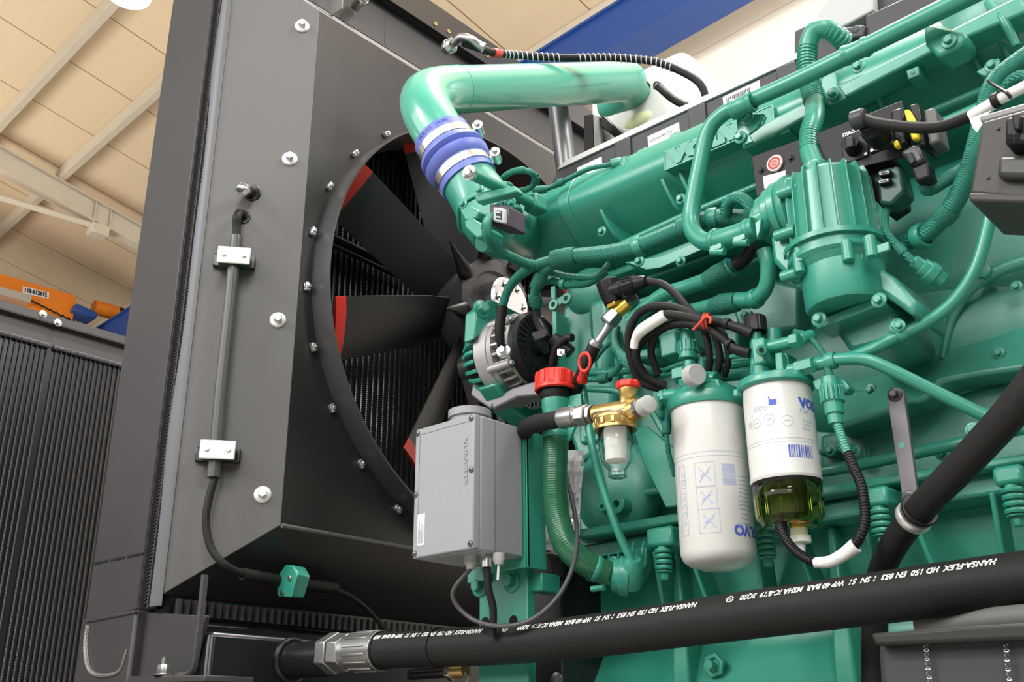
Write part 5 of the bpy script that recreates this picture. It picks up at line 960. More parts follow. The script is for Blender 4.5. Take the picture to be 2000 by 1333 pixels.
# ================================================================ OIL FILLER
FN = thing('oil_filler_neck', 'green oil filler neck with big ribbed red screw cap', 'filler', W(1085, 850, Y=1.30))
f0, f1 = W(1085, 768, Y=1.30), W(1086, 850, Y=1.30); s_ = mpp(f0)
mb = MB(); mb.lathe(f1, f0 - f1, [(0, 22 * s_), (0.02, 21 * s_), ((f1 - f0).length - 0.028, 27 * s_), ((f1 - f0).length - 0.012, 28 * s_)], 32); mb.build('neck', green, FN)
mb = MB(); mb.lathe(f0, f1 - f0, [(-0.008, 31 * s_), (0.006, 31 * s_), (0.016, 27 * s_), (0.016, 0)], 32, caps=False); mb.build('neck_collar', blk_plastic, FN)
ca = (f0 - f1).normalized(); mb = MB(); mb.lathe(f0 + ca * 0.004, ca, [(-0.002, 38 * s_), (0.0, 41 * s_), (0.004, 41 * s_), (0.008, 38.5 * s_), (0.030, 36.5 * s_), (0.033, 34 * s_), (0.033, 0)], 48, caps=False); cpb = mb.build('red_cap', red_pl, FN, label='ribbed red plastic screw cap')
x3, y3, _ = basis(ca)
for k in range(12):
    a = 2 * PI * k / 12; d_ = x3 * math.cos(a) + y3 * math.sin(a); mb = MB(); mb.box(f0 + ca * 0.022 + d_ * (37.5 * s_), (0.005, 0.009, 0.024), d_, ca.cross(d_)); mb.build('cap_rib', red_pl, cpb, bevel=0.0012)
plate('neck_web', [(1110, 775), (1134, 768), (1136, 800), (1112, 860), (1106, 860)], 1.305, 0.006, green, FN, 0.001); plate('neck_web', [(1108, 790), (1130, 797), (1128, 802), (1107, 796)], 1.30, 0.02, green, FN, 0.001)
FH = [(1085, 845, 1.30), (1085, 890, 1.30), (1083, 950, 1.30), (1088, 1010, 1.305), (1106, 1064, 1.31), (1142, 1100, 1.33), (1188, 1122, 1.36)]
OHs = thing('oil_filler_hose', 'thick green tinted rubber hose curving from filler neck down to the pan', 'hose', W(1085, 950, Y=1.3))
corrug('hose', FH, 25.0, 0.0040, olive_hose, OHs, depth=0.010, n=32)
for a in (0.03, 0.93): band('worm_clamp', FH, a, 25, 12, green, OHs)
c = W(1050, 838, Y=1.27); mb = MB(); mb.cyl(c, c + Vector((0.03, 0.01, 0.006)), 0.006, 12); mb.build('clamp_screw', green, OHs); c = W(1062, 847, Y=1.27)
c = W(1168, 1150, Y=1.33); mb = MB(); mb.cyl(c - VX * 0.012, c + VX * 0.012, 0.005, 12); mb.build('clamp_screw', green, OHs)
OF = thing('hose_flange', 'green bolted flange where the filler hose meets the engine pan', 'flange', W(1205, 1125, Y=1.40))
dF = (W(1205, 1128, Y=1.385) - W(1188, 1122, Y=1.36)).normalized(); c = W(1194, 1124, Y=1.37); mb = MB(); Lp(mb, c, Vector((0.8, 0.55, -0.1)), [(0, 29), (6, 33), (14, 33), (16, 38), (34, 38)], 32); mb.build('flange_ring', green, OF, bevel=0.001)
plate('flange_ear', [(1186, 1100), (1196, 1088), (1210, 1092), (1216, 1115), (1205, 1150), (1190, 1150)], 1.385, 0.025, green, OF, 0.004); bolt_at(1198, 1101, 1.383, 8, OF)
# dipstick
DS = thing('dipstick', 'oil dipstick with red ring handle on a slim green guide tube', 'dipstick', W(1240, 1120, Y=1.36))
ptube('guide_tube', [(1138, 755, 1.33), (1146, 810, 1.33), (1158, 880, 1.33), (1180, 960, 1.34), (1208, 1040, 1.35), (1240, 1110, 1.37)], [8, 8, 8, 8, 8, 8.5], green, DS)
c = W(1142, 708, Y=1.27); mb = MB(); s_ = mpp(c); mb.torus(c, Vector((0.25, -1, 0.1)), 15.5 * s_, 3.4 * s_, 36, 10, 1.0); 
for i in range(len(mb.v)): dv = mb.v[i] - c; mb.v[i] = c + Vector((dv.x * 0.72, dv.y, dv.z * 1.25))
mb.build('ring_handle', red_pl, DS, label='red plastic ring handle'); mb = MB(); mb.lathe(W(1139, 727, Y=1.275), W(1137, 752, Y=1.30) - W(1139, 727, Y=1.275), [(0, .004), (.004, .0065), (.008, .005), (.014, .0085), (.022, .010), (.022, 0)], 16, caps=False); mb.build('handle_stem', red_pl, DS)
mb = MB(); c = W(1236, 1100, Y=1.37); Lp(mb, c, W(1228, 1150, Y=1.39) - c, [(-10, 14), (0, 20), (26, 24), (52, 22), (60, 8)], 28); mb.build('tube_boss', green, DS)
# ================================================================ PREFILTER
PF = thing('fuel_prefilter', 'brass fuel prefilter with red knob and clear bowl showing white element', 'filter', W(1204, 930, Y=1.24)); YP = 1.24
def PLu(mb, u, v, prof, n=32, axis=(0, 0, -1), Y=None, **k): return Lp(mb, W(u, v, Y=Y or YP), axis, prof, n, **k)
mb = MB(); PLu(mb, 1201, 818, [(-3, 36), (0, 43), (4, 43), (8, 40), (18, 39), (20, 42), (25, 42), (25, 0)], 40, caps=False); rg = mb.build('brass_collar', brass, PF)
for k in range(12):
    a = 2 * PI * k / 12; c = W(1201, 829, Y=YP); s_ = mpp(c); d_ = Vector((math.cos(a), math.sin(a), 0)); mb = MB(); mb.box(c + d_ * 40 * s_, (0.004, 0.006, 0.010), d_, VZ.cross(d_)); mb.build('collar_lug', brass, rg, bevel=0.0008)
mb = MB(); mb.cyl(W(1162, 810, Y=YP), W(1248, 796, Y=YP), 0.0145, 24, ch=.002); mb.build('brass_body', brass, PF)
mb = MB(); PLu(mb, 1200, 822, [(0, 30), (14, 20), (24, 14)], 24, axis=(0, 0, 1)); mb.build('brass_dome', brass, PF)
mb = MB(); mb.lathe(W(1222, 800, Y=YP), W(1227, 762, Y=YP) - W(1222, 800, Y=YP), [(0, .012), (.014, .011), (.020, .0125), (.027, .0145), (.034, .0145)], 24); mb.build('brass_stem', brass, PF)
mb = MB(); mb.lathe(W(1226, 770, Y=YP), (0, 0, 1), [(0, .0125), (0.008, .0125)], 24); mb.build('stem_nut', mat('pale_brass', (0.75, 0.6, 0.34), 0.4, 0.8), PF)
kc = W(1227, 762, Y=YP); mb = MB(); vs = []; n = 48
prof = [(0, .012), (.003, .0178), (.009, .0185), (.013, .0165), (.0145, .011), (.0145, 0)]
mb.lathe(kc, (0, 0, 1), prof, n, caps=False)
for i, p in enumerate(mb.v):
    a = math.atan2(p.y - kc.y, p.x - kc.x); k = 1 + 0.06 * math.cos(8 * a); mb.v[i] = Vector((kc.x + (p.x - kc.x) * k, kc.y + (p.y - kc.y) * k, p.z))
mb.build('red_knob', red_pl, PF, label='scalloped red knob')
mb = MB(); mb.lathe(W(1232, 804, Y=YP), W(1250, 797, Y=YP) - W(1232, 804, Y=YP), [(0, .016), (.012, .017), (.018, .017)], 24); mb.build('side_port', brass, PF)
mb = MB(); mb.lathe(W(1246, 799, Y=YP - 0.004), Vector((0.85, -0.35, 0.05)), [(0, .0155), (.010, .0155)], 6); mb.lathe(W(1246, 799, Y=YP - 0.004), Vector((0.85, -0.35, 0.05)), [(0, .013), (.014, .013)], 20); mb.v and mb.build('port_nut', steel_d, PF)
mb = MB(); mb.lathe(W(1257, 797, Y=YP - 0.008), Vector((0.85, -0.45, 0.05)), [(0, .0145), (.018, .0135), (.019, .012), (.019, 0)], 28, caps=False); mb.build('grey_cap', grey_pl, PF)
mb = MB(); PLu(mb, 1202, 838, [(0, 36), (45, 34.5), (66, 30), (80, 20), (82, 18), (96, 18), (98, 15), (98, 0)], 40, caps=False); bw = mb.build('clear_bowl', glass, PF)
so = bw.modifiers.new('wall', 'SOLIDIFY'); so.thickness = 0.0015; so.offset = -1
mb = MB(); PLu(mb, 1201, 838, [(0, 22), (64, 21), (66, 18), (66, 0)], 32, caps=False); mb.build('filter_element', mat('white_element', (0.85, 0.84, 0.80), 0.7), PF)
mb = MB(); mb.torus(W(1200, 818, Y=YP) + VZ * 0.004, (0.05, 0, 1), 0.0345, 0.0013, 40); mb.build('wire_clip', steel, PF)
# hose to prefilter with steel fittings
t = thing('prefilter_hose', 'black rubber hose with crimped steel end joining the brass prefilter', 'hose', W(1060, 830, Y=1.24))
mb = MB(); mb.tube([W(1020, 852, Y=1.30), W(1028, 838, Y=1.27), W(1045, 828, Y=1.25), W(1075, 822, Y=1.24), W(1105, 816, Y=1.24)], 0.0145, 24, 8); mb.build('hose', rubber, t)
d_ = (W(1160, 808, Y=1.24) - W(1100, 817, Y=1.24)).normalized(); c = W(1096, 818, Y=1.24); mb = MB(); mb.lathe(c, d_, [(0, .0165), (.002, .0172), (.030, .0165), (.031, .0145), (.036, .0145)], 28); mb.build('crimp_ferrule', steel_d, t)
mb = MB(); mb.lathe(c + d_ * .035, d_, [(0, .0155), (.0015, .0178), (.018, .0178), (.020, .0155)], 6); mb.build('hex_nut', steel_d, t, bevel=0.0008); mb = MB(); mb.lathe(c + d_ * .055, d_, [(0, .0125), (.004, .016), (.010, .016)], 6); mb.build('hex_adapter', steel_d, t, bevel=0.0008)
# ================================================================ FILTERS
def wrapz(mb, txt, size, c, R, ang, z, flip=False, shear=0, bold=0.0, rot=0):
    vs, fs, w = text_geo(txt, size, shear, bold); s2 = -1 if flip else 1
    for_ = []
    for v in vs:
        x, y = (v.x * s2, v.y * s2)
        if rot: x, y = -y, x
        a = ang + x / R; for_.append(Vector((c.x + R * math.cos(a), c.y + R * math.sin(a), z + y)))
    mb.add(for_, fs); return w
def wrect(mb, c, R, a0, a1, z0, z1, n=None):
    n = n or max(1, int(abs(a1 - a0) / 0.12)); vs = []; 
    for i in range(n + 1): a = a0 + (a1 - a0) * i / n; vs += [Vector((c.x + R * math.cos(a), c.y + R * math.sin(a), z)) for z in (z0, z1)]
    mb.add(vs, [(2 * i, 2 * i + 2, 2 * i + 3, 2 * i + 1) for i in range(n)])
YFt = 1.335
def camang(c): return math.atan2(-c.y, -c.x)
def wline(mb, c, R, a0, z0, a1, z1, w=0.0005):
    n = 6; vs = []
    for i in range(n + 1):
        a = a0 + (a1 - a0) * i / n; z = z0 + (z1 - z0) * i / n; dx, dz = (a1 - a0) * R, z1 - z0; L2 = math.hypot(dx, dz); nx_, nz_ = -dz / L2 * w, dx / L2 * w
        vs += [Vector((c.x + R * math.cos(a + nx_ / R), c.y + R * math.sin(a + nx_ / R), z + nz_)), Vector((c.x + R * math.cos(a - nx_ / R), c.y + R * math.sin(a - nx_ / R), z - nz_))]
    mb.add(vs, [(2 * i, 2 * i + 1, 2 * i + 3, 2 * i + 2) for i in range(n)])
c1 = W(1380, 792, Y=YFt); s1 = mpp(c1); R1 = 0.0555; zb1 = W(1408, 1104, Y=YFt).z; H1 = c1.z - zb1
OFi = thing('oil_filter', 'tall white spin-on filter canister with pictograms, left of the pair', 'filter', (c1.x, c1.y, zb1), 'white spin-on filter canisters')
mb = MB(); mb.lathe((c1.x, c1.y, zb1), VZ, [(-0.008, 0), (-0.007, R1 * 0.45), (0.0, R1 * 0.80), (0.006, R1 * 0.93), (0.016, R1), (H1, R1)], 64, caps=False); fc = mb.build('canister', white_paint, OFi, angle=50)
Rr = R1 + 0.0003; ca1 = camang(c1)
def angs(c, R, u, v):      # angle and height on the cylinder seen at photo pixel u, v
    o = CAM; r = ray(u, v); dx, dy = r.x, r.y; fx, fy = o.x - c.x, o.y - c.y; A = dx * dx + dy * dy; Bq = 2 * (fx * dx + fy * dy); Cq = fx * fx + fy * fy - R * R
    D = Bq * Bq - 4 * A * Cq; t_ = (-Bq - math.sqrt(max(D, 0))) / (2 * A); p = o + r * t_; return math.atan2(p.y - c.y, p.x - c.x), p.z
mb = MB(); q = angs(c1, R1, 1385, 882); wrect(mb, c1, Rr, ca1 - 1.7, ca1 + 1.7, q[1], q[1] + 0.0005, 40); wrect(mb, c1, Rr, ca1 - 1.7, ca1 + 1.7, q[1] - 0.006, q[1] - 0.0065, 40); mb.build('printed_lines', ink_pale, fc)
mb = MB()
def boxl(u0, v0, u1, v1):
    a0, z0 = angs(c1, R1, u0, v0); a1, z1 = angs(c1, R1, u1, v1)
    for (p, q_) in (((a0, z0), (a1, z0)), ((a1, z0), (a1, z1)), ((a1, z1), (a0, z1)), ((a0, z1), (a0, z0))): wline(mb, c1, Rr, *p, *q_, 0.0003)
    return a0, z0, a1, z1
for (b0, b1) in (((1356, 906), (1398, 950)), ((1360, 952), (1402, 994)), ((1364, 997), (1408, 1040))):
    a0, z0, a1, z1 = boxl(*b0, *b1); ma, mz = (a0 + a1) / 2, (z0 + z1) / 2
    wline(mb, c1, Rr, a0 * 0.8 + a1 * 0.2, z0 * 0.8 + z1 * 0.2, a0 * 0.2 + a1 * 0.8, z0 * 0.2 + z1 * 0.8, 0.0006); wline(mb, c1, Rr, a0 * 0.2 + a1 * 0.8, z0 * 0.8 + z1 * 0.2, a0 * 0.8 + a1 * 0.2, z0 * 0.2 + z1 * 0.8, 0.0006)
    wline(mb, c1, Rr, ma - 0.12, mz - 0.003, ma + 0.1, mz + 0.004, 0.0012)
boxl(1326, 915, 1346, 1046)
for k in range(7): 
    a_, z_ = angs(c1, R1, 1334 + k * 0.9, 928 + k * 16); 
    for j in range(8): b0 = 2 * PI * j / 8; b1 = 2 * PI * (j + 1) / 8; rr2 = 0.003 + 0.001 * (k % 3); wline(mb, c1, Rr, a_ + rr2 * math.cos(b0) / R1, z_ + rr2 * math.sin(b0), a_ + rr2 * math.cos(b1) / R1, z_ + rr2 * math.sin(b1), 0.0003)
mb.build('printed_pictograms', ink_pale, fc)
mb = MB(); a0, z0 = angs(c1, R1, 1409, 906); a1, _ = angs(c1, R1, 1434, 906); z = z0; zb_ = angs(c1, R1, 1415, 948)[1]
while z > zb_: w = random.choice((0.0008, 0.0013, 0.002)); wrect(mb, c1, Rr, a0, a1, z - w, z, 3); z -= w + random.choice((0.0008, 0.0014))
mb.build('barcode', ink_pale, fc)
mb = MB(); a0, z0 = angs(c1, R1, 1434, 1046); vs, fs, wv = text_geo('VOLVO', 0.017, 0, 0.0012); wrapz(mb, 'VOLVO', 0.021, c1, Rr, a0 + wv * 1.24 / Rr, z0 + 0.015, True, bold=0.0012); mb.build('printed_word', ink_blue, fc)
mb = MB()
for k in range(9): a0, z0 = angs(c1, R1, 1443, 930 + k * 8); wline(mb, c1, Rr, a0, z0, a0 + (0.022 + 0.004 * (k % 3)) / Rr, z0, 0.0006)
for k in range(3): a0, z0 = angs(c1, R1, 1446, 1004 + k * 9); wline(mb, c1, Rr, a0, z0, a0 + (0.016 + 0.003 * k) / Rr, z0, 0.0006)
mb.build('small_print', ink_pale, fc)
# second filter with water bowl
c2 = W(1516, 757, Y=1.315); R2_ = 0.0492; zb2 = W(1536, 945, Y=1.315).z; H2 = c2.z - zb2; ca2 = camang(c2); Rq = R2_ + 0.0003
FF = thing('fuel_filter', 'shorter white fuel filter with dark see-through water bowl, right of the pair', 'filter', (c2.x, c2.y, zb2), 'white spin-on filter canisters')
mb = MB(); mb.lathe((c2.x, c2.y, zb2), VZ, [(0, R2_ * 0.96), (0.0, R2_ * 1.0), (0.004, R2_ * 1.02), (0.006, R2_), (H2, R2_)], 64); fc = mb.build('canister', white_paint, FF)
mb = MB(); mb.lathe((c2.x, c2.y, zb2), VZ, [(-0.005, R2_ * 0.96), (0.0, R2_ * 0.99)], 64); mb.build('lower_seal', blk_plastic, FF)
mb = MB(); a0, z0 = angs(c2, R2_, 1562, 795); wrapz(mb, 'VOLVO', 0.019, c2, Rq, a0, z0, bold=0.0013); a0, z0 = angs(c2, R2_, 1508, 786); 
wrect(mb, c2, Rq, a0 - 0.10, a0 + 0.12, z0 - 0.004, z0 + 0.004, 3); wline(mb, c2, Rq, a0 - 0.06, z0 + 0.004, a0 - 0.10, z0 + 0.009, 0.0008); mb.build('printed_word', ink_blue, fc)
mb = MB(); a0, z0 = angs(c2, R2_, 1562, 806); wrapz(mb, 'Fuel', 0.0095, c2, Rq, a0, z0)
for k, tx in enumerate(('Original', 'Original', 'Pieces')): a0, z0 = angs(c2, R2_, 1568, 824 + k * 8); wrapz(mb, tx, 0.0055, c2, Rq, a0, z0)
for (u, v, rr2) in ((1477, 800, .004), (1484, 798, .003), (1494, 796, .004), (1478, 828, .007), (1502, 820, .008), (1538, 822, .008), (1466, 832, .004)):
    a_, z_ = angs(c2, R2_, u, v)
    for j in range(8): b0 = 2 * PI * j / 8; b1 = 2 * PI * (j + 1) / 8; wline(mb, c2, Rq, a_ + rr2 * math.cos(b0) / R2_, z_ + rr2 * math.sin(b0), a_ + rr2 * math.cos(b1) / R2_, z_ + rr2 * math.sin(b1), 0.0003)
    wline(mb, c2, Rq, a_ - rr2 / R2_ * .6, z_, a_ + rr2 / R2_ * .6, z_ + 0.001, 0.0004)
for v in (857, 863): a0, z0 = angs(c2, R2_, 1520, v); wrect(mb, c2, Rq, ca2 - 1.3, ca2 + 1.3, z0, z0 + 0.0004, 30)
mb.build('small_print', ink_pale, fc)
mb = MB(); a0, z0 = angs(c2, R2_, 1539, 869); a1, _ = angs(c2, R2_, 1583, 866); a = a0
while a < a1: w = random.choice((0.02, 0.03, 0.05)); wrect(mb, c2, Rq, a, a + w, z0 - 0.018, z0, 1); a += w + random.choice((0.02, 0.035))
mb.build('barcode', ink_blue, fc)
mb = MB(); hb2 = 0.054; prof = [(0, R2_ * 0.92), (-0.02, R2_ * 0.92), (-hb2 + 0.012, R2_ * 0.90), (-hb2, R2_ * 0.74), (-hb2, 0)]
mb.lathe((c2.x, c2.y, zb2 - 0.005), VZ, prof, 48, caps=False); bw = mb.build('water_bowl', fuel_glass, FF); so = bw.modifiers.new('wall', 'SOLIDIFY'); so.thickness = 0.003; so.offset = -1
for k in range(14):
    a = 2 * PI * k / 14; d_ = Vector((math.cos(a), math.sin(a), 0)); mb = MB(); mb.box(Vector((c2.x, c2.y, zb2 - 0.03)) + d_ * R2_ * 0.925, (0.003, 0.003, 0.04), d_, VZ.cross(d_)); mb.build('bowl_rib', fuel_glass, FF, bevel=0.0008)
mb = MB(); mb.lathe((c2.x, c2.y, zb2 - 0.045), VZ, [(0, 0), (0, R2_ * 0.5), (0.04, R2_ * 0.55)], 24); mb.build('inner_core', mat('dark_green_core', (0.03, 0.06, 0.02), 0.4), FF)
zbb = zb2 - 0.005 - hb2
mb = MB(); b0 = W(1523, 1000, Y=1.29); b0.z = zbb - 0.0; mb.lathe(b0 + VZ * 0.004, (0, 0, -1), [(0, .0085), (.004, .0085)], 20); mb.build('red_seal', mat('orange_red_seal', (0.7, 0.12, 0.03), 0.4), FF); mb = MB(); mb.lathe(b0, (0, 0, -1), [(0, .0085), (.014, .009), (.018, .0075)], 8); mb.build('sensor_plug', blk_plastic, FF)
b1 = W(1557, 1006, Y=1.325); b1.z = zbb; mb = MB(); mb.lathe(b1 + VZ * 0.002, (0, 0, -1), [(0, .010), (.006, .010)], 20); mb.build('orange_seal', mat('orange_seal', (0.8, 0.35, 0.02), 0.4), FF)
mb = MB(); mb.lathe(b1 - VZ * 0.004, (0, 0, -1), [(0, .012), (.010, .012), (.011, .0155), (.020, .0155), (.021, .007), (.03, .006), (.036, .005), (.036, 0)], 20, caps=False); mb.build('drain_valve', white_pl, FF)
# filter heads
HD = thing('filter_head', 'green double filter head with valves and ports above both white filters', 'filter head', W(1440, 760, Y=1.34))
mb = MB(); mb.lathe((c1.x, c1.y, c1.z - 0.010), VZ, [(0, R1 * 0.96), (0, R1 * 1.06), (0.004, R1 * 1.09), (0.016, R1 * 1.09), (0.020, R1 * 1.05), (0.030, R1 * 0.9), (0.034, R1 * 0.5), (0.034, 0)], 56, caps=False); mb.build('head_ring', green, HD)
mb = MB(); mb.lathe((c2.x, c2.y, c2.z - 0.006), VZ, [(0, R2_ * 0.98), (0, R2_ * 1.08), (0.003, R2_ * 1.14), (0.010, R2_ * 1.14), (0.014, R2_ * 1.1), (0.02, R2_ * 0.7), (0.022, 0)], 56, caps=False); mb.build('head_ring', green, HD)
YH = 1.33
def hc(u0, v0, u1, v1, r, name='head_port', Y0=YH, Y1=YH, n=24, m=green, ch=0.001): mb = MB(); a = W(u0, v0, Y=Y0); mb.cyl(a, W(u1, v1, Y=Y1), r * mpp(a), n, ch=ch); return mb.build(name, m, HD)
hc(1290, 776, 1345, 768, 13, 'oil_port'); hc(1296, 777, 1302, 775, 17, 'port_nut', n=6)
hc(1320, 735, 1342, 730, 18, 'valve_nut', 1.31, 1.31, 6); hc(1330, 738, 1400, 742, 15, 'valve_body', 1.32, 1.32); hc(1345, 738, 1355, 735, 21, 'valve_collar', 1.31, 1.31)
hc(1348, 736, 1362, 731, 21, 'grey_cap', 1.27, 1.262, 28, grey_pl); hc(1362, 740, 1375, 742, 17, 'cap_neck', 1.285, 1.30, 6)
hc(1334, 748, 1335, 748, 9, 'small_port', 1.285, 1.30); hc(1347, 745, 1347, 705, 11, 'sensor_stem', 1.31, 1.31)
hc(1344, 702, 1344, 688, 18, 'sensor_nut', 1.31, 1.31, 12); hc(1344, 690, 1343, 668, 17, 'sensor_grip', 1.31, 1.31, 16); hc(1343, 668, 1342, 646, 14, 'sensor_body', 1.31, 1.31, 20)
for k in range(14): a = 2 * PI * k / 14; c = W(1344, 679, Y=1.31); s_ = mpp(c); mb = MB(); mb.box(c + Vector((math.cos(a), math.sin(a), 0)) * 18 * s_, (0.004, 0.003, 0.018), (math.cos(a), math.sin(a), 0), (-math.sin(a), math.cos(a), 0)); mb.build('grip_rib', green, HD)
hc(1398, 768, 1397, 735, 9, 'riser'); hc(1370, 722, 1372, 700, 12, 'riser'); hc(1440, 775, 1440, 762, 8, 'bleed_screw', 1.28, 1.28, 6)
plate('head_casting', [(1345, 745), (1400, 738), (1410, 765), (1345, 772)], 1.30, 0.06, green, HD, 0.004)
hc(1403, 735, 1475, 730, 12, 'link_pipe', 1.36, 1.36); hc(1400, 718, 1470, 706, 9, 'link_pipe', 1.36, 1.36); 
# right hand valve tower
hc(1478, 735, 1476, 650, 12, 'valve_tower', 1.30, 1.30); hc(1487, 742, 1485, 712, 17, 'tower_base', 1.30, 1.30, 24); hc(1510, 690, 1508, 645, 18, 'valve_tower', 1.33, 1.33)
plate('tower_block', [(1464, 660), (1492, 658), (1496, 708), (1470, 716)], 1.285, 0.04, green, HD, 0.004); hc(1487, 684, 1487, 684.5, 11, 'small_port', 1.268, 1.29); hc(1487, 684, 1487, 684.4, 5, 'port_hole', 1.266, 1.269, 16, blk_plastic, 0)
mb = MB(); kc = W(1477, 650, Y=1.30); mb.lathe(kc, (0, 0, 1), [(0, .0145), (.0, .0165), (.022, .0165), (.025, .0145), (.025, 0)], 48, caps=False)
for i, p in enumerate(mb.v):
    a = math.atan2(p.y - kc.y, p.x - kc.x); k = 1 + 0.03 * math.cos(20 * a); mb.v[i] = Vector((kc.x + (p.x - kc.x) * k, kc.y + (p.y - kc.y) * k, p.z))
mb.build('black_cap', blk_plastic, HD, label='black knurled cap')
hc(1495, 680, 1560, 665, 12, 'cross_tube', 1.30, 1.30); hc(1545, 668, 1562, 664, 16, 'hex_end', 1.295, 1.295, 6); hc(1562, 664, 1585, 655, 12, 'end_fitting', 1.30, 1.32)
plate('head_post', [(1512, 690), (1526, 688), (1532, 738), (1516, 740)], 1.285, 0.02, green, HD, 0.002); plate('head_post', [(1530, 690), (1536, 690), (1546, 738), (1538, 738)], 1.30, 0.03, green, HD, 0.001)
hc(1555, 722, 1590, 712, 17, 'hex_union', 1.30, 1.30, 6); hc(1540, 725, 1556, 722, 13, 'union_neck', 1.30, 1.30); hc(1585, 714, 1612, 706, 13, 'union_end', 1.305, 1.32)
plate('head_lug', [(1585, 745), (1600, 738), (1648, 742), (1660, 757), (1650, 768), (1592, 762)], 1.31, 0.02, green, HD, 0.002)
# ================================================================ CORRUGATED SENSOR CABLE
SL2 = thing('sensor_conduit', 'corrugated conduit hanging in a loop below the fuel filter with white tape', 'cable', W(1600, 1098, Y=1.27))
corrug('black_conduit', [(1522, 1006, 1.285), (1526, 1035, 1.28), (1545, 1068, 1.275), (1575, 1092, 1.27), (1598, 1100, 1.27)], 9.5, 0.0042, blk_plastic, SL2)
ptube('white_tape', [(1592, 1100, 1.27), (1620, 1098, 1.27), (1645, 1086, 1.27), (1672, 1066, 1.27)], [11, 12, 13, 15], mat('white_fabric_tape', (0.72, 0.72, 0.70), 0.7, bump=1.5, bscale=60), SL2, n=12)
corrug('black_conduit', [(1664, 1074, 1.27), (1682, 1045, 1.27), (1690, 1010, 1.275), (1684, 955, 1.28), (1668, 915, 1.285), (1655, 885, 1.29)], 10.5, 0.0042, blk_plastic, SL2)
corrug('green_conduit', [(1656, 888, 1.29), (1644, 855, 1.295), (1634, 825, 1.30)], 9.5, 0.0042, green, SL2)
def SP(mb, c, r, h0, h1, n=20): mb.lathe(c, (0, 0, 1), [(h0, r), (h1, r)], n)
c = W(1633, 828, Y=1.30); s_ = mpp(c); mb = MB(); mb.lathe(c, (-0.02, 0, 1), [(0, 14 * s_), (18 * s_, 14 * s_), (20 * s_, 18 * s_), (46 * s_, 19 * s_), (48 * s_, 22 * s_)], 24); mb.build('plug_body', green, SL2)
for k in range(16): a = 2 * PI * k / 16; q = W(1625, 772, Y=1.30); mb = MB(); mb.box(q + Vector((math.cos(a), math.sin(a), 0)) * 21 * s_, (0.004, 0.0035, 0.022), (math.cos(a), math.sin(a), 0), (-math.sin(a), math.cos(a), 0)); mb.build('grip_rib', green, SL2, bevel=0.0006)
q = W(1625, 785, Y=1.30); mb = MB(); mb.lathe(q, VZ, [(0, 20 * s_), (34 * s_, 20.5 * s_), (36 * s_, 17 * s_), (50 * s_, 16 * s_)], 24); mb.build('plug_ring', green, SL2)
ptube('upper_lead', [(1622, 742, 1.305), (1612, 705, 1.31), (1600, 680, 1.31), (1575, 655, 1.315), (1552, 648, 1.32)], [8, 6, 6, 6, 6], green_rough, SL2)
# ================================================================ FUEL PIPES ON THE RIGHT
def pipe(label, uvY, r, clamps=(), bolts=(), name='fuel_pipe', m=green, group='green painted steel pipes'):
    P = path(uvY); t = thing(name, label, 'pipe', P[0], group); ptube('tube', uvY, r, m, t, n=20, smooth=8)
    for a in clamps: band('rubber_clamp', uvY, a, (r if not isinstance(r, list) else r[0]) * 1.25, 18, green, t)
    for b in bolts: bolt_at(b[0], b[1], b[2], b[3], t)
    return t
pipe('green pipe dropping from the grey module and curving left to the filter head', [(1938, 380, 1.38), (1930, 440, 1.38), (1905, 525, 1.38), (1862, 590, 1.375), (1810, 630, 1.37), (1752, 658, 1.36), (1700, 684, 1.34), (1650, 704, 1.33)], 12.5, (0.70,), ((1752, 637, 1.35, 9),))
pipe('green pipe running from the filter head down right to the black hose', [(1598, 712, 1.31), (1640, 702, 1.31), (1690, 703, 1.315), (1745, 725, 1.33), (1840, 772, 1.36), (1925, 812, 1.38), (1985, 832, 1.385), (2060, 838, 1.39)], 13, (0.1, 0.74,), ((1901, 840, 1.37, 9),))
pipe('straight green pipe crossing behind the flat steel strip', [(1580, 925, 1.46), (1660, 912, 1.46), (1850, 872, 1.46), (2060, 822, 1.46)], 12, (), ((1668, 880, 1.45, 8),))
pipe('thin green fuel line between the filter head and the taped harness', [(1262, 742, 1.34), (1300, 722, 1.34), (1350, 706, 1.33), (1420, 698, 1.32), (1465, 692, 1.31)], 4.5)
pipe('second thin green fuel line just under the first', [(1270, 748, 1.35), (1310, 730, 1.345), (1360, 714, 1.34), (1466, 700, 1.315)], 4)
pipe('green pipe behind the red dipstick ring', [(1146, 728, 1.40), (1190, 728, 1.40), (1240, 722, 1.41), (1300, 730, 1.43)], 9)
pipe('green pipe low between the dipstick and the oil filter', [(1150, 760, 1.42), (1205, 765, 1.42), (1262, 792, 1.42), (1300, 850, 1.42)], 7)
pipe('green coolant tube under the sleeve left of the pump, painted over black tape', [(1230, 630, 1.42), (1290, 580, 1.41), (1345, 560, 1.40), (1400, 540, 1.385), (1430, 520, 1.38)], 15, (0.95,), name='coolant_tube')
pipe('lower green coolant tube right of the red tie curving up to the pump', [(1350, 608, 1.40), (1400, 596, 1.39), (1440, 588, 1.38), (1475, 584, 1.37), (1496, 560, 1.36), (1500, 520, 1.35), (1492, 488, 1.345)], [15, 16, 17, 16, 15, 15, 15], (0.5,), name='coolant_tube')
t = thing('tape_wrap', 'rough green painted tape wrapped around the upper coolant tube', 'tape', W(1400, 540, Y=1.385)); ptube('tape', [(1380, 548, 1.385), (1400, 538, 1.382), (1425, 524, 1.378)], [17, 21, 19], green_rough, t)
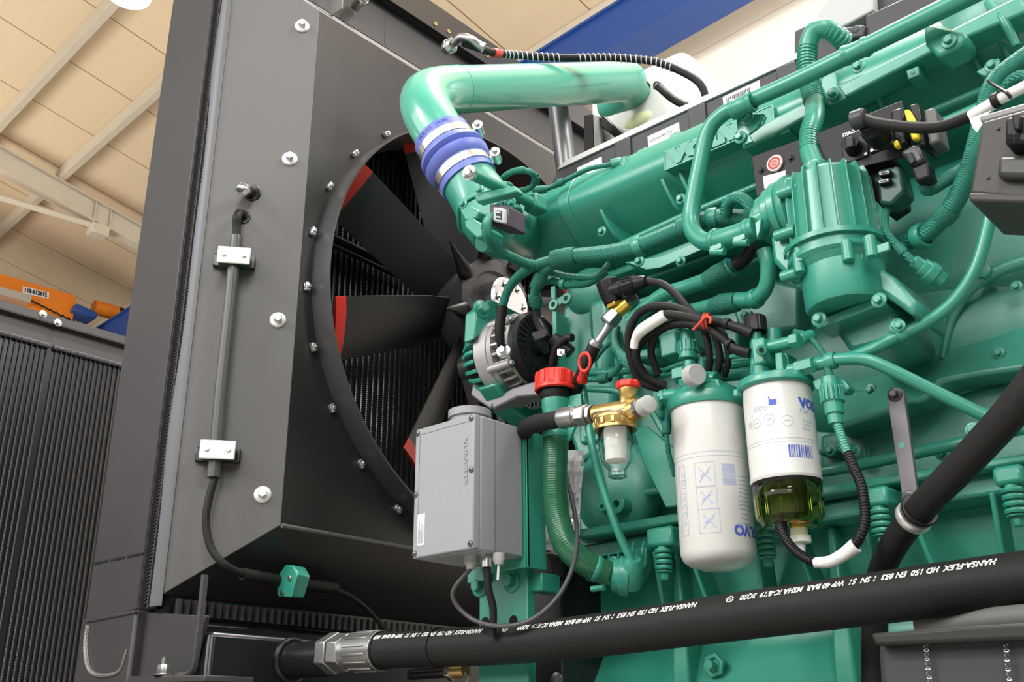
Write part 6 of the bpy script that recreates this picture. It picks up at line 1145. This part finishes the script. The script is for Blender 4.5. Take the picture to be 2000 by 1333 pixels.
t = thing('tape_wrap', 'rough green painted tape wrapped around the lower coolant tube', 'tape', W(1420, 590, Y=1.38)); ptube('tape', [(1392, 600, 1.385), (1412, 595, 1.382), (1440, 590, 1.378)], [17, 22, 19], green_rough, t)
ptube('upper_stub', [(1438, 518, 1.375), (1455, 505, 1.37), (1472, 480, 1.36)], [15, 14, 13], blk_plastic, t)
# ================================================================ HARNESSES
harness('main_harness', 'thick braided green harness running under the manifold to the alternator', [(980, 605, 1.31), (990, 572, 1.31), (1008, 545, 1.31), (1040, 522, 1.315), (1080, 509, 1.325), (1125, 500, 1.335), (1180, 496, 1.345), (1235, 486, 1.35), (1290, 465, 1.355), (1350, 440, 1.365), (1400, 426, 1.375), (1470, 428, 1.385)], [9, 9, 10, 11, 12, 15, 17, 17, 17, 17, 17, 16], wraps=((0.42, 1.28, 50), (0.66, 1.4, 18, green), (0.8, 1.45, 20), (0.9, 1.45, 20, green)))
t = thing('heat_shrink_lead', 'black sleeved lead dropping from the green harness to the alternator terminal', 'cable', W(978, 640, Y=1.31)); ptube('sleeve', [(981, 600, 1.31), (976, 640, 1.31), (977, 665, 1.315), (982, 684, 1.325)], [11, 10, 9, 6], rubber, t)
harness('alternator_branch', 'rough taped green harness branch hanging left of the eyelet bracket', [(1120, 505, 1.335), (1085, 515, 1.33), (1060, 535, 1.33), (1045, 570, 1.34), (1048, 602, 1.36)], 10, wraps=((0.6, 1.3, 30), (0.9, 1.3, 22)))
harness('branch_cable', 'short green cable branch clipped under the main harness', [(1040, 560, 1.37), (1075, 548, 1.36), (1110, 556, 1.36), (1150, 552, 1.37), (1185, 530, 1.38)], 8, wraps=((0.45, 1.4, 12, green),))
harness('branch_cable', 'curved green cable branch right of the clip under the harness', [(1075, 530, 1.35), (1100, 538, 1.35), (1135, 542, 1.36), (1165, 540, 1.37), (1190, 515, 1.38)], 6)
harness('curved_hose', 'small green taped hose arching over the braided harness left of the pump', [(1418, 418, 1.36), (1422, 398, 1.35), (1438, 386, 1.345), (1456, 392, 1.345), (1468, 410, 1.35), (1472, 432, 1.36)], 12, wraps=((0.85, 1.25, 20),))
harness('right_harness', 'thick braided green harness sweeping down left of the grey module', [(2030, 95, 1.34), (1985, 125, 1.34), (1945, 160, 1.34), (1925, 210, 1.34), (1912, 270, 1.34), (1893, 335, 1.345), (1862, 400, 1.355), (1828, 440, 1.37), (1800, 462, 1.38), (1752, 480, 1.40)], [20, 20, 20, 18, 20, 20, 19, 18, 18, 16], wraps=((0.72, 1.1, 30), (0.9, 1.3, 22, green)))
bolt_at(1795, 455, 1.38, 9, EB)
harness('upper_harness', 'bundle of green taped cables entering at the top right corner', [(2040, 150, 1.30), (1990, 150, 1.30), (1965, 170, 1.31), (1950, 200, 1.33)], [12, 12, 11, 10])
harness('speed_sensor_cable', 'thin green taped cable with a ribbed plug right of the canister', [(1740, 395, 1.36), (1730, 420, 1.35), (1730, 448, 1.345), (1748, 475, 1.345), (1772, 500, 1.345), (1790, 515, 1.345)], 7.5, wraps=((0.7, 1.3, 24),))
c = W(1782, 508, Y=1.345); d_ = (W(1845, 552, Y=1.38) - c); mb = MB(); Lp(mb, c, d_, [(0, 9), (4, 13), (20, 14), (22, 18), (34, 19), (36, 22), (52, 22), (54, 17), (70, 16)], 24); mb.build('ribbed_plug', green, bpy.data.objects['speed_sensor_cable'])
harness('taped_harness', 'rough taped green harness knot under the coiled black cables', [(1204, 640, 1.36), (1200, 665, 1.35), (1207, 690, 1.34), (1228, 710, 1.33), (1255, 725, 1.33), (1285, 728, 1.335)], [7, 8, 10, 12, 12, 9], wraps=((0.75, 1.35, 40),))
harness('curved_cable', 'green cable curving down from the taped knot beside the oil filter head', [(1270, 730, 1.34), (1290, 745, 1.34), (1296, 770, 1.35), (1290, 800, 1.36)], 7)
harness('thin_cable', 'thin green cable hanging in a loop left of the taped knot', [(1210, 650, 1.37), (1216, 690, 1.37), (1212, 715, 1.36), (1185, 738, 1.36), (1150, 742, 1.37)], 6, wraps=((0.8, 1.6, 26),))
harness('thin_cable', 'thin dark green cable slanting up beside the steel bend', [(1160, 705, 1.37), (1180, 680, 1.36), (1200, 662, 1.36), (1208, 640, 1.37)], 5)
harness('thin_cable', 'thin green cable hanging behind the left side of the oil filter', [(1308, 790, 1.38), (1302, 830, 1.38), (1305, 880, 1.38), (1318, 930, 1.38)], 5, wraps=((0.4, 1.8, 24),))
# ================================================================ BLACK CABLES
def coil(label, uvY, r=7, m=rubber, name='black_cable'):
    P = path(uvY); t = thing(name, label, 'cable', P[len(P) // 2], 'black cables gathered by the red tie'); ptube('jacket', uvY, r, m, t, n=14, smooth=8); return t
coil('black cable coming from the angled sensor plug to the red tie', [(1262, 550, 1.31), (1295, 556, 1.305), (1325, 580, 1.30), (1352, 612, 1.29), (1380, 628, 1.285), (1410, 632, 1.285)], 8)
coil('black cable of the outermost coil arching left of the white sleeve', [(1392, 640, 1.29), (1365, 625, 1.285), (1330, 605, 1.285), (1285, 598, 1.285), (1248, 612, 1.29), (1229, 650, 1.295), (1232, 700, 1.31), (1252, 745, 1.33), (1290, 760, 1.345)], 8.5)
coil('black cable passing through the white sleeve', [(1385, 634, 1.28), (1350, 622, 1.28), (1310, 615, 1.275), (1296, 617, 1.275)], 9)
coil('black cable of the inner coil below the white sleeve', [(1378, 640, 1.28), (1330, 632, 1.285), (1285, 645, 1.29), (1250, 672, 1.295), (1243, 700, 1.30), (1262, 735, 1.32), (1300, 755, 1.34)], 8.5)
coil('black cable hanging vertically inside the coil', [(1300, 640, 1.30), (1280, 655, 1.30), (1272, 690, 1.31), (1285, 730, 1.33)], 7.5)
coil('black cable dropping straight below the red tie', [(1370, 632, 1.30), (1380, 660, 1.30), (1386, 700, 1.31), (1384, 735, 1.33)], 7)
coil('second black cable dropping below the red tie', [(1380, 630, 1.30), (1398, 660, 1.305), (1406, 700, 1.315), (1400, 735, 1.33)], 7)
coil('third black cable dropping below the red tie, the rightmost', [(1385, 628, 1.305), (1414, 655, 1.31), (1423, 700, 1.32), (1415, 735, 1.335)], 6.5)
t = coil('black cable ending in a moulded plug pointing at the black cap', [(1370, 628, 1.285), (1400, 628, 1.28), (1420, 634, 1.28)], 7); band('strain_relief', [(1410, 630, 1.28), (1420, 633, 1.28), (1430, 636, 1.28)], 0.5, 11, 10, blk_plastic, t); ptube('moulded_plug', [(1420, 634, 1.28), (1445, 642, 1.285), (1470, 652, 1.29)], [9, 11, 14], blk_plastic, t)
t = coil('black cable ending in a lower moulded plug left of the valve tower', [(1355, 638, 1.285), (1385, 645, 1.28), (1410, 662, 1.28), (1422, 672, 1.28)], 7); band('strain_relief', [(1415, 666, 1.28), (1424, 673, 1.28), (1434, 679, 1.28)], 0.5, 11, 10, blk_plastic, t); ptube('moulded_plug', [(1422, 672, 1.28), (1440, 684, 1.285), (1464, 690, 1.29)], [8, 11, 10], blk_plastic, t)
t = thing('white_sleeve', 'white printed cable sleeve on the coiled black cables', 'cable sleeve', W(1262, 640, Y=1.27)); ptube('sleeve', [(1238, 680, 1.28), (1242, 662, 1.275), (1255, 644, 1.27), (1298, 616, 1.27)], [8, 9, 12, 11.5], white_pl, t)
t = thing('red_tie', 'red twist tie knotted around the black cables', 'tie', W(1378, 628, Y=1.275))
for dx in (0, 6): 
    P = [W(1377 + dx + 8 * math.cos(a) * 0.6, 628 + 15 * math.sin(a), Y=1.28 + 0.014 * math.cos(a)) for a in [2 * PI * j / 12 for j in range(12)]]; P.append(P[0]); mb = MB(); mb.tube(P, 0.0019, 8, 3); mb.build('tie_loop', red_tie, t)
ptube('tie_tail', [(1378, 618, 1.262), (1368, 630, 1.26), (1358, 640, 1.262), (1354, 645, 1.262)], 3, red_tie, t, n=8); ptube('tie_tail', [(1378, 618, 1.262), (1388, 622, 1.26), (1386, 632, 1.26)], 3, red_tie, t, n=8)
# ================================================================ PRESSURE SENSOR WITH BRASS TEE
PS = thing('fuel_pressure_sensor', 'angled black sensor plug on a brass tee with bent steel tube', 'sensor', W(1205, 600, Y=1.31))
mb = MB(); a = W(1200, 592, Y=1.315); mb.lathe(a, W(1186, 548, Y=1.305) - a, [(0, .018), (.02, .021), (.040, .0215), (.042, .018), (.042, 0)], 8, caps=False); mb.build('sensor_housing', blk_plastic, PS, bevel=0.002)
a = W(1192, 570, Y=1.305); b = W(1262, 549, Y=1.305); mb = MB(); L2 = (b - a).length; mb.lathe(a, b - a, [(0, .013), (L2 * .35, .0125), (L2 * .4, .0155), (L2 * .72, .0155), (L2 * .75, .0125), (L2 * 0.95, .011), (L2, .008)], 24); mb.build('plug', blk_plastic, PS)
x4, y4, z4 = basis(b - a)
for k in range(14): an = 2 * PI * k / 14; d_ = x4 * math.cos(an) + y4 * math.sin(an); mb = MB(); mb.box(a + z4 * (L2 * .55) + d_ * .0155, (0.003, 0.0025, L2 * .28), d_, z4.cross(d_)); mb.build('plug_rib', blk_plastic, PS)
mb = MB(); a = W(1200, 592, Y=1.315); mb.lathe(a, W(1207, 612, Y=1.32) - a, [(0, .016), (.007, .016)], 6); mb.build('brass_hex', mat('yellow_brass', (0.75, 0.55, 0.10), 0.3, 0.8), PS, bevel=0.001)
mb = MB(); mb.cyl(W(1200, 614, Y=1.32), W(1228, 592, Y=1.325), 0.0115, 20, ch=.001); mb.build('brass_tee', mat('yellow_brass', (0.75, 0.55, 0.10), 0.3, 0.8), PS)
mb = MB(); a = W(1222, 594, Y=1.325); mb.lathe(a, W(1246, 578, Y=1.34) - a, [(0, .013), (.01, .013), (.011, .011), (.022, .011)], 6); mb.build('steel_union', steel_d, PS)
mb = MB(); a = W(1205, 612, Y=1.318); mb.lathe(a, W(1184, 634, Y=1.31) - a, [(0, .0145), (.012, .0165), (.022, .0165), (.026, .013)], 6); mb.build('steel_nut', steel_d, PS, bevel=0.001)
ptube('bent_tube', [(1194, 626, 1.312), (1184, 645, 1.31), (1172, 662, 1.305), (1160, 680, 1.30)], 8.5, mat('grey_tube', (0.33, 0.33, 0.34), 0.35, 0.7), PS)
t = thing('sensor_hose', 'black hose dropping from the bent steel tube behind the red dipstick ring', 'hose', W(1148, 700, Y=1.30))
ptube('hose', [(1163, 672, 1.30), (1152, 695, 1.30), (1140, 722, 1.305), (1125, 760, 1.32), (1118, 800, 1.34)], [13, 13, 12, 12, 12], rubber, t, n=20); mb = MB(); a = W(1166, 668, Y=1.30); Lp(mb, a, W(1152, 695, Y=1.30) - a, [(-2, 10), (0, 14), (6, 15), (10, 14)], 24); mb.build('crimp_ring', steel_d, t)
# ================================================================ DIAGNOSTIC PLATE AND CONNECTORS
DP = thing('diagnostic_board', 'black bracket board with red push button, white sticker and round sockets', 'panel', W(1540, 320, Y=1.352))
plate('panel', [(1468, 306), (1570, 270), (1660, 236), (1762, 196), (1790, 300), (1700, 322), (1620, 342), (1478, 386)], 1.352, 0.004, mat('satin_black_panel', (0.014, 0.014, 0.016), 0.5, spec=0.3), DP, 0.001)
c = W(1515, 321, Y=1.352); mb = MB(); Lp(mb, c, (0, -1, 0), [(0, 18), (4, 18), (6, 16), (6, 14), (4, 14)], 32, caps=False); mb.build('button_ring', mat('rosy_steel', (0.5, 0.40, 0.37), 0.35, 0.8), DP); mb = MB(); Lp(mb, c, (0, -1, 0), [(0, 14), (5, 14), (6, 12), (6, 0)], 32, caps=False); mb.build('red_button', mat('dull_red_button', (0.42, 0.07, 0.06), 0.4), DP)
mb = MB(); s_ = mpp(c); mb.ring(c + VY * -(6.2 * s_), (0, 1, 0), 7 * s_, 8.5 * s_, 0.0004, 24); mb.box(c + VY * -(6.2 * s_), (11 * s_, 0.0005, 1.5 * s_)); mb.build('button_mark', mat('pale_mark', (0.7, 0.5, 0.48), 0.5), DP)
plate('sticker', [(1490, 345), (1534, 333), (1535, 358), (1493, 369)], 1.3515, 0.0006, paper, DP, 0)
for (u, v) in ((1487, 334), (1545, 310)): bolt_at(u, v, 1.352, 4, DP, blk_plastic, 'panel_screw')
mb = MB(); text_on(mb, 'DIAGNOSTICS', 0.0085, W(1646, 268, Y=1.3512), VX, VZ, bold=0.0003); mb.build('panel_lettering', ink_white, DP)
def socket(u, v, nm='socket'):
    c = W(u, v, Y=1.351); mb = MB(); mb.box(c, (0.040, 0.004, 0.040)); o = mb.build('socket_flange', blk_plastic, DP, bevel=0.002)
    mb = MB(); Lp(mb, c, (0.1, -1, 0.15), [(0, 17), (18, 16), (26, 17), (26, 0)], 20, caps=False); mb.build(nm, blk_plastic, DP)
    for sx, sz in ((-1, -1), (1, -1), (1, 1)): b = c + Vector((sx * 0.016, -0.002, sz * 0.016)); mb = MB(); mb.lathe(b, (0, -1, 0), [(0, .0032), (.002, .0025), (.002, 0)], 12, caps=False); mb.build('flange_screw', steel_d, o)
socket(1670, 292, 'socket_cap'); socket(1722, 270)
plate('cap_lug', [(1650, 268), (1664, 265), (1668, 285), (1652, 290)], 1.325, 0.01, blk_plastic, DP, 0.002)
DCb = [(1722, 262, 1.33), (1700, 245, 1.30), (1682, 234, 1.29)]
t = thing('diagnostic_cable', 'black cable from an angled round plug to a white labelled sleeve', 'cable', W(1780, 246, Y=1.27))
mb = MB(); a = W(1722, 275, Y=1.33); mb.lathe(a, W(1690, 235, Y=1.28) - a, [(0, .016), (.012, .018), (.03, .018), (.034, .015), (.045, .014)], 20); mb.build('plug_body', blk_plastic, t)
mb = MB(); a = W(1676, 232, Y=1.28); mb.cyl(W(1663, 238, Y=1.28), W(1692, 228, Y=1.28), 0.0145, 20, ch=.003); mb.build('angled_cap', mat('dark_grey_cap', (0.04, 0.045, 0.045), 0.4), t)
ptube('cable', [(1688, 232, 1.28), (1720, 242, 1.275), (1780, 249, 1.27), (1840, 247, 1.26), (1900, 225, 1.25)], [11, 12, 11.5, 11, 11], rubber, t, n=20)
t = thing('white_cable_sleeve', 'white sleeve with paper flag and black tie on cable at the right edge', 'cable sleeve', W(1950, 195, Y=1.24))
ptube('sleeve', [(1895, 228, 1.25), (1940, 202, 1.245), (1960, 190, 1.24), (2040, 150, 1.23)], [12, 13, 11, 11], white_pl, t, n=18); plate('paper_flag', [(1893, 232), (1935, 216), (1920, 240), (1908, 259), (1900, 250)], 1.235, 0.0006, paper, t, 0)
band('tie_band', [(1930, 205, 1.245), (1945, 197, 1.242), (1960, 190, 1.24)], 0.6, 15, 14, blk_plastic, t); ptube('cable_tie', [(1930, 158, 1.30), (1945, 168, 1.26), (1965, 180, 1.22), (1975, 192, 1.22)], 3.5, blk_plastic, t, n=8)
FB = thing('fuse_block', 'row of black and yellow relay holders behind the diagnostic cable', 'fuse block', W(1790, 240, Y=1.36))
plate('relay_holder', [(1738, 215), (1762, 208), (1768, 270), (1745, 276)], 1.33, 0.05, blk_plastic, FB, 0.004); plate('yellow_lever', [(1764, 214), (1775, 212), (1786, 232), (1794, 270), (1780, 273), (1772, 245)], 1.315, 0.012, yellow_pl, FB, 0.003, label='yellow lever')
plate('yellow_lever', [(1744, 277), (1752, 272), (1756, 284), (1746, 288)], 1.32, 0.012, yellow_pl, FB, 0.002, label='small yellow clip')
plate('relay_frame', [(1774, 205), (1792, 200), (1808, 284), (1795, 286)], 1.325, 0.05, blk_plastic, FB, 0.003); plate('relay_holder', [(1803, 215), (1824, 208), (1836, 275), (1814, 284)], 1.32, 0.04, mat('grey_relay', (0.10, 0.10, 0.10), 0.5), FB, 0.004)
DC = thing('flat_connector', 'black rectangular plug hanging on a slant below the fuse block', 'connector', W(1790, 320, Y=1.31))
plate('plug_body', [(1757, 296), (1790, 280), (1806, 312), (1780, 324)], 1.30, 0.03, mat('dark_grey_plug', (0.035, 0.036, 0.036), 0.35), DC, 0.004); plate('plug_window', [(1766, 300), (1780, 295), (1790, 315), (1776, 322)], 1.297, 0.02, blk_plastic, DC, 0.002); plate('plug_tail', [(1778, 326), (1810, 314), (1819, 345), (1788, 356)], 1.305, 0.028, blk_plastic, DC, 0.004)
mb = MB(); 
ptube('lead', [(1765, 285, 1.33), (1758, 262, 1.34), (1752, 250, 1.35)], 8, blk_plastic, DC)
ptube('lead', [(1800, 350, 1.32), (1812, 372, 1.34), (1850, 350, 1.36), (1885, 330, 1.37)], [9, 12, 14, 14], green_rough, DC)
SB = thing('twin_socket_block', 'dark green splashed block with two small black sockets right of the canister', 'connector', W(1740, 360, Y=1.33))
plate('block', [(1712, 332), (1755, 322), (1768, 372), (1740, 400), (1716, 398)], 1.335, 0.04, mat('green_splashed_black', (0.012, 0.06, 0.045), 0.4, vary=0.8, vscale=60), SB, 0.005)
for (u, v) in ((1728, 338), (1727, 354)): plate('socket', [(u - 13, v - 3), (u + 11, v - 8), (u + 12, v + 2), (u - 12, v + 7)], 1.325, 0.012, blk_plastic, SB, 0.002); plate('socket_outline', [(u - 11, v - 1), (u + 7, v - 5), (u + 8, v + 0), (u - 10, v + 4)], 1.3245, 0.001, mat('pale_socket', (0.45, 0.5, 0.45), 0.5), SB, 0); plate('socket_slot', [(u - 8, v - 0.5), (u + 4, v - 3), (u + 5, v - 0.5), (u - 7, v + 2)], 1.324, 0.001, blk_plastic, SB, 0)
plate('dark_backing', [(1660, 318), (1735, 296), (1760, 330), (1765, 400), (1735, 420), (1700, 380)], 1.375, 0.03, blk_plastic, SB, 0.002)
# ================================================================ GREY MODULE AT THE RIGHT EDGE
EC = thing('control_module', 'dark olive grey electronic module with plug cut by the right edge', 'module', W(1960, 310, Y=1.12)); em = mat('olive_grey_casting', (0.055, 0.053, 0.047), 0.48, spec=0.35, bump=0.15, bscale=300); YM = 1.13
plate('module_body', [(1917, 237), (2100, 185), (2100, 398), (1893, 378)], YM, 0.10, em, EC, 0.004)
plate('module_lip', [(1890, 376), (2100, 380), (2100, 398), (1893, 393)], YM - 0.012, 0.115, em, EC, 0.003); plate('module_top_edge', [(1912, 226), (2100, 172), (2100, 190), (1915, 240)], YM + 0.01, 0.09, mat('pale_olive', (0.2, 0.2, 0.19), 0.4), EC, 0.003)
plate('raised_pad', [(1948, 304), (2100, 300), (2100, 350), (1945, 345)], YM - 0.015, 0.03, mat('dark_olive_pad', (0.045, 0.045, 0.042), 0.4), EC, 0.006)
plate('module_plug', [(1962, 232), (1980, 224), (2030, 222), (2030, 275), (1962, 283)], YM - 0.03, 0.04, blk_plastic, EC, 0.004); plate('plug_latch', [(1975, 222), (1992, 221), (1993, 252), (1980, 254)], YM - 0.038, 0.012, blk_plastic, EC, 0.002)
for k in (0, 1): plate('plug_slot', [(1967 + 14 * k, 262), (1976 + 14 * k, 261), (1976 + 14 * k, 272), (1967 + 14 * k, 273)], YM - 0.032, 0.003, mat('dark_slot', (0.004, 0.004, 0.004), 0.9), EC, 0)
for q in ((1950, 252), (1930, 348)): bolt_at(q[0], q[1], YM, 3.5, EC, em, 'module_screw', wash=False)
# ================================================================ FLAT STRIP AND BLACK HOSES
FS = thing('flat_strip', 'flat grey steel strip with one hole bolted upright on the engine side', 'bracket', W(1760, 870, Y=1.38)); gm = mat('dark_steel_strip', (0.15, 0.145, 0.15), 0.45, 0.3, bump=0.2, bscale=40, vary=0.1)
top = [(1749 + 17 * math.cos(a), 774 - 18 * math.sin(a)) for a in [PI * k / 10 for k in range(11)]]; strip = top + [(1760, 975), (1790, 972)]
o_ = [(1766, 774)] + [(1749 + 17 * math.cos(PI * k / 10), 774 - 18 * math.sin(PI * k / 10)) for k in range(1, 10)] + [(1732, 776), (1762, 972), (1768, 982), (1778, 985), (1790, 980), (1793, 968)]
plate('strip', o_, 1.38, 0.008, gm, FS, 0.001)
c = W(1761, 870, Y=1.38); mb = MB(); Lp(mb, c, (0, -1, 0), [(0.3, 0), (0.3, 6.5)], 24, caps=False); mb.build('strip_hole', green, FS); 
bolt_at(1748, 771, 1.38, 8.5, FS, mat('dark_bolt', (0.08, 0.08, 0.08), 0.35, 0.6)); bolt_at(1775, 972, 1.37, 8, FS, mat('dark_bolt', (0.08, 0.08, 0.08), 0.35, 0.6))
BHo = thing('crankcase_hose', 'thick black rubber hose running diagonally over the right side of the engine', 'hose', W(1880, 900, Y=1.24))
HP = [(2080, 668, 1.16), (1992, 785, 1.18), (1900, 888, 1.21), (1828, 962, 1.24), (1790, 1005, 1.27), (1752, 1055, 1.30), (1724, 1110, 1.33), (1712, 1170, 1.36), (1708, 1250, 1.38), (1708, 1345, 1.39)]
ptube('hose', HP, [32, 31, 30, 29, 28.5, 28, 27, 27, 27, 27], rubber, BHo, n=36, smooth=8)
t = thing('hose_clamp', 'silver banded rubber lined clamp holding the diagonal black hose to the strip', 'clamp', W(1780, 1008, Y=1.27)); cpth = [(1800, 992, 1.262), (1783, 1013, 1.275), (1770, 1030, 1.285)]
band('clamp_band', cpth, 0.45, 34, 18, mat('bright_zinc', (0.7, 0.68, 0.66), 0.35, 0.7), t); band('rubber_lining', cpth, 0.15, 35, 9, blk_plastic, t)
mb = MB(); mb.box(W(1797, 1000, Y=1.30), (0.03, 0.03, 0.02)); mb.build('clamp_foot', blk_plastic, t, bevel=0.003)
# ================================================================ BIG PRINTED HOSE
HR = 0.0315
hp = [W(738, 1272, Y=HY), W(1050, 1254, Y=HY), W(1500, 1197, Y=HY), W(1850, 1151, Y=HY), W(2250, 1100, Y=HY)]
for i, p in enumerate(hp): p.y = HY
MH = thing('coolant_hose', 'very thick black rubber hose with white upside down printing along the bottom', 'hose', hp[0])
mb = MB(); mb.tube(hp, HR, 56, 12); mb.build('hose', rubber, MH)
HPf = catmull(hp, 30)
def hose_pt(x):
    for a, b in zip(HPf, HPf[1:]):
        if a.x <= x <= b.x: return a.lerp(b, (x - a.x) / (b.x - a.x)), (b - a).normalized()
    return (HPf[0], VX) if x < HPf[0].x else (HPf[-1], VX)
def print_line(mb, txt, size, x_right, width, lift=math.radians(47)):
    vs, fs, w = text_geo(txt, size, 0.25, 0.0004); out = []
    for v in vs:
        x = x_right - v.x * width / w; p, d_ = hose_pt(x); tc = CAM - p; tc = (tc - tc.dot(d_) * d_).normalized(); up = d_.cross(tc); up = up if up.z > 0 else -up
        a = lift - (v.y - size * 0.35) / HR; out.append(p + (tc * math.cos(a) + up * math.sin(a)) * (HR + 0.0003))
    mb.add(out, fs)
xA, xB, xC = [W(u, v, Y=HY - 0.02).x for u, v in ((1950, 1092), (1366, 1182), (944, 1234))]
xlB = W(1450, 1170, Y=HY - 0.02).x; per = xA - xB; wd_ = xA - xlB; TXT = 'HANSA-FLEX  HD 150  EN 853  1 SN  51  WP 40 BAR  MSHA IC-8/19  3Q20'
for xr_ in (xA, xB, xC):
    mb = MB()
    if xr_ == xC: print_line(mb, 'HANSA-FLEX  HD 150  EN 853  1 SN  51  WP 40 BAR  MSHA', 0.0125, xC, xC - hp[0].x - 0.004)
    else: print_line(mb, TXT, 0.0125, xr_, wd_ if xr_ == xA else (xB - W(1015, 1222, Y=HY - 0.02).x))
    mb.build('hose_printing', ink_white, MH)
for u_, v_ in ((1430, 1172), (990, 1229)):
    xx_ = W(u_, v_, Y=HY - 0.02).x; p, d_ = hose_pt(xx_); tc = CAM - p; tc = (tc - tc.dot(d_) * d_).normalized(); up = VZ * 1.0; up = (up - up.dot(d_) * d_ - up.dot(tc) * tc).normalized(); a = math.radians(47); n_ = tc * math.cos(a) + up * math.sin(a)
    mb = MB(); mb.ring(p + n_ * (HR - 0.0002), n_, 0.0042, 0.0056, 0.0008, 20); mb.build('printed_emblem', ink_white, MH); mb = MB(); text_on(mb, 'M', 0.006, p + n_ * (HR + 0.0006) + VX * 0.0025 + n_.cross(VX) * -0.002, -VX, n_.cross(VX) * 1.0); mb.build('printed_emblem', ink_white, MH)
for u_, v_ in ((748, 1271), (858, 1266)):
    p, d_ = hose_pt(W(u_, v_, Y=HY).x); mb = MB(); mb.torus(p, d_, HR + 0.0012, 0.0016, 40, 8); mb.build('cable_tie', blk_plastic, MH)
# end fitting
e0 = hp[0]; de = (hp[0] - hp[1]).normalized()
def ef(name, prof, n=40, m=steel_d, bev=0.0): mb = MB(); mb.lathe(e0 + de * -0.012, de, prof, n, caps=True); return mb.build(name, m, MH, bevel=bev)
e0 = hp[0] + de * 0.012
mb = MB(); L3 = (W(640, 1285, Y=HY) - hp[0]).length; d0 = hp[0] - de * 0.012
def sg(a, b, r0, r1, n, nm, m=steel_d, bev=0.001): mb = MB(); mb.lathe(d0 + de * (L3 * a), de, [(0, r0), (L3 * (b - a), r1)], n); return mb.build(nm, m, MH, bevel=bev)
fz_ = mat('brushed_fitting', (0.40, 0.40, 0.39), 0.36, 0.9, bump=0.15, bscale=60)
sg(0.0, 0.56, HR * 1.12, HR * 1.06, 48, 'crimp_ferrule', fz_)
x5, y5, _ = basis(de)
for k in range(14): a = 2 * PI * k / 14; d_ = x5 * math.cos(a) + y5 * math.sin(a); mb = MB(); mb.box(d0 + de * (L3 * 0.30) + d_ * HR * 1.12, (0.003, 0.004, L3 * 0.42), d_, de.cross(d_)); mb.build('ferrule_groove', steel_d, MH, bevel=0.0008)
sg(0.56, 0.66, HR * 0.98, HR * 1.0, 40, 'fitting_neck', fz_); sg(0.66, 0.86, HR * 1.12, HR * 1.16, 6, 'hex_nut', fz_, 0.002); sg(0.88, 1.08, HR * 1.22, HR * 1.22, 6, 'hex_nut', fz_, 0.002)
# brass drain under the hose
t = thing('drain_valve', 'brass drain valve with small chain hanging below the big printed hose', 'valve', W(905, 1325, Y=1.36)); c = W(892, 1312, Y=1.36)
mb = MB(); mb.lathe(c - VX * 0.02, VX, [(0, .016), (.012, .016)], 6); mb.build('steel_hex', steel, t, bevel=0.001); mb = MB(); mb.cyl(c - VX * 0.008, c + VX * 0.022, 0.0125, 20, ch=.001); mb.build('brass_body', brass, t)
ptube('chain', [(908, 1315, 1.345), (912, 1328, 1.345), (905, 1340, 1.345)], 2.5, steel, t, n=6); mb = MB(); mb.cyl(c - VX * 0.12, c - VX * 0.02, 0.010, 16); mb.build('pipe_stub', black_gloss, t)
# dark engine mount behind the post, skid
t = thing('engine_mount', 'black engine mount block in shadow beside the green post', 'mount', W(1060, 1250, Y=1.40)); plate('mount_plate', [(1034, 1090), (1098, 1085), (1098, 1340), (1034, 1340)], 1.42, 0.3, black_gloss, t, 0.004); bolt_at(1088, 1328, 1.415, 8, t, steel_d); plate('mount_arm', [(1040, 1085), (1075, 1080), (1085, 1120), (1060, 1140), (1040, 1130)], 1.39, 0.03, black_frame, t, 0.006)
t = thing('skid_frame', 'black steel skid beams carrying the engine and the radiator', 'frame', (-1.2, 1.8, 0))
for y in (1.42, 2.15): mb = MB(); mb.aabb(-2.65, 0.5, y - 0.05, y + 0.05, 0.0, 0.045); mb.build('skid_beam', black_frame, t, bevel=0.004)
for x in (-2.5, -0.9, 0.4): mb = MB(); mb.aabb(x - 0.05, x + 0.05, 1.47, 2.10, 0.0, 0.045); mb.build('cross_beam', black_frame, t)
mb = MB(); mb.aabb(-1.25, 0.25, 1.62, 2.06, 0.045, zt_ - 0.46); mb.build('engine_cradle', black_frame, t, bevel=0.01)
# padded dark cover at the lower right corner
t = thing('padded_cover', 'dark grey padded cover with chain cords in the lower right corner', 'cover', W(1850, 1290, Y=1.10)); plate('fabric', [(1708, 1250), (1900, 1228), (2150, 1215), (2150, 1420), (1718, 1420)], 1.12, 0.20, mat('dark_grey_fabric', (0.035, 0.038, 0.042), 0.6, bump=0.6, bscale=12), t, 0.012)
plate('top_rail', [(1698, 1238), (1900, 1222), (2150, 1208), (2150, 1245), (1708, 1262)], 1.10, 0.22, mat('dark_rail', (0.018, 0.018, 0.017), 0.5), t, 0.004)
for u in (1812, 1968):
    mb = MB(); P = resample([W(u - 3, 1262, Y=1.112), W(u, 1300, Y=1.112), W(u + 6, 1345, Y=1.112)], 0.0045)
    for i, p in enumerate(P): mb.torus(p, (0.2, -1, 0) if i % 2 else (0.9, -0.5, 0), 0.0024, 0.0008, 10, 5, 0.6)
    mb.build('chain_cord', steel_d, t, kind=None)
t = thing('grey_duct', 'grey steel duct edge seen between the hose and the padded cover', 'duct', W(1900, 1215, Y=1.25)); mb = MB(); mb.cyl(W(1800, 1222, Y=1.30), W(2100, 1198, Y=1.22), 0.014, 20); mb.build('duct', mat('grey_steel_duct', (0.16, 0.16, 0.15), 0.5, 0.2), t)
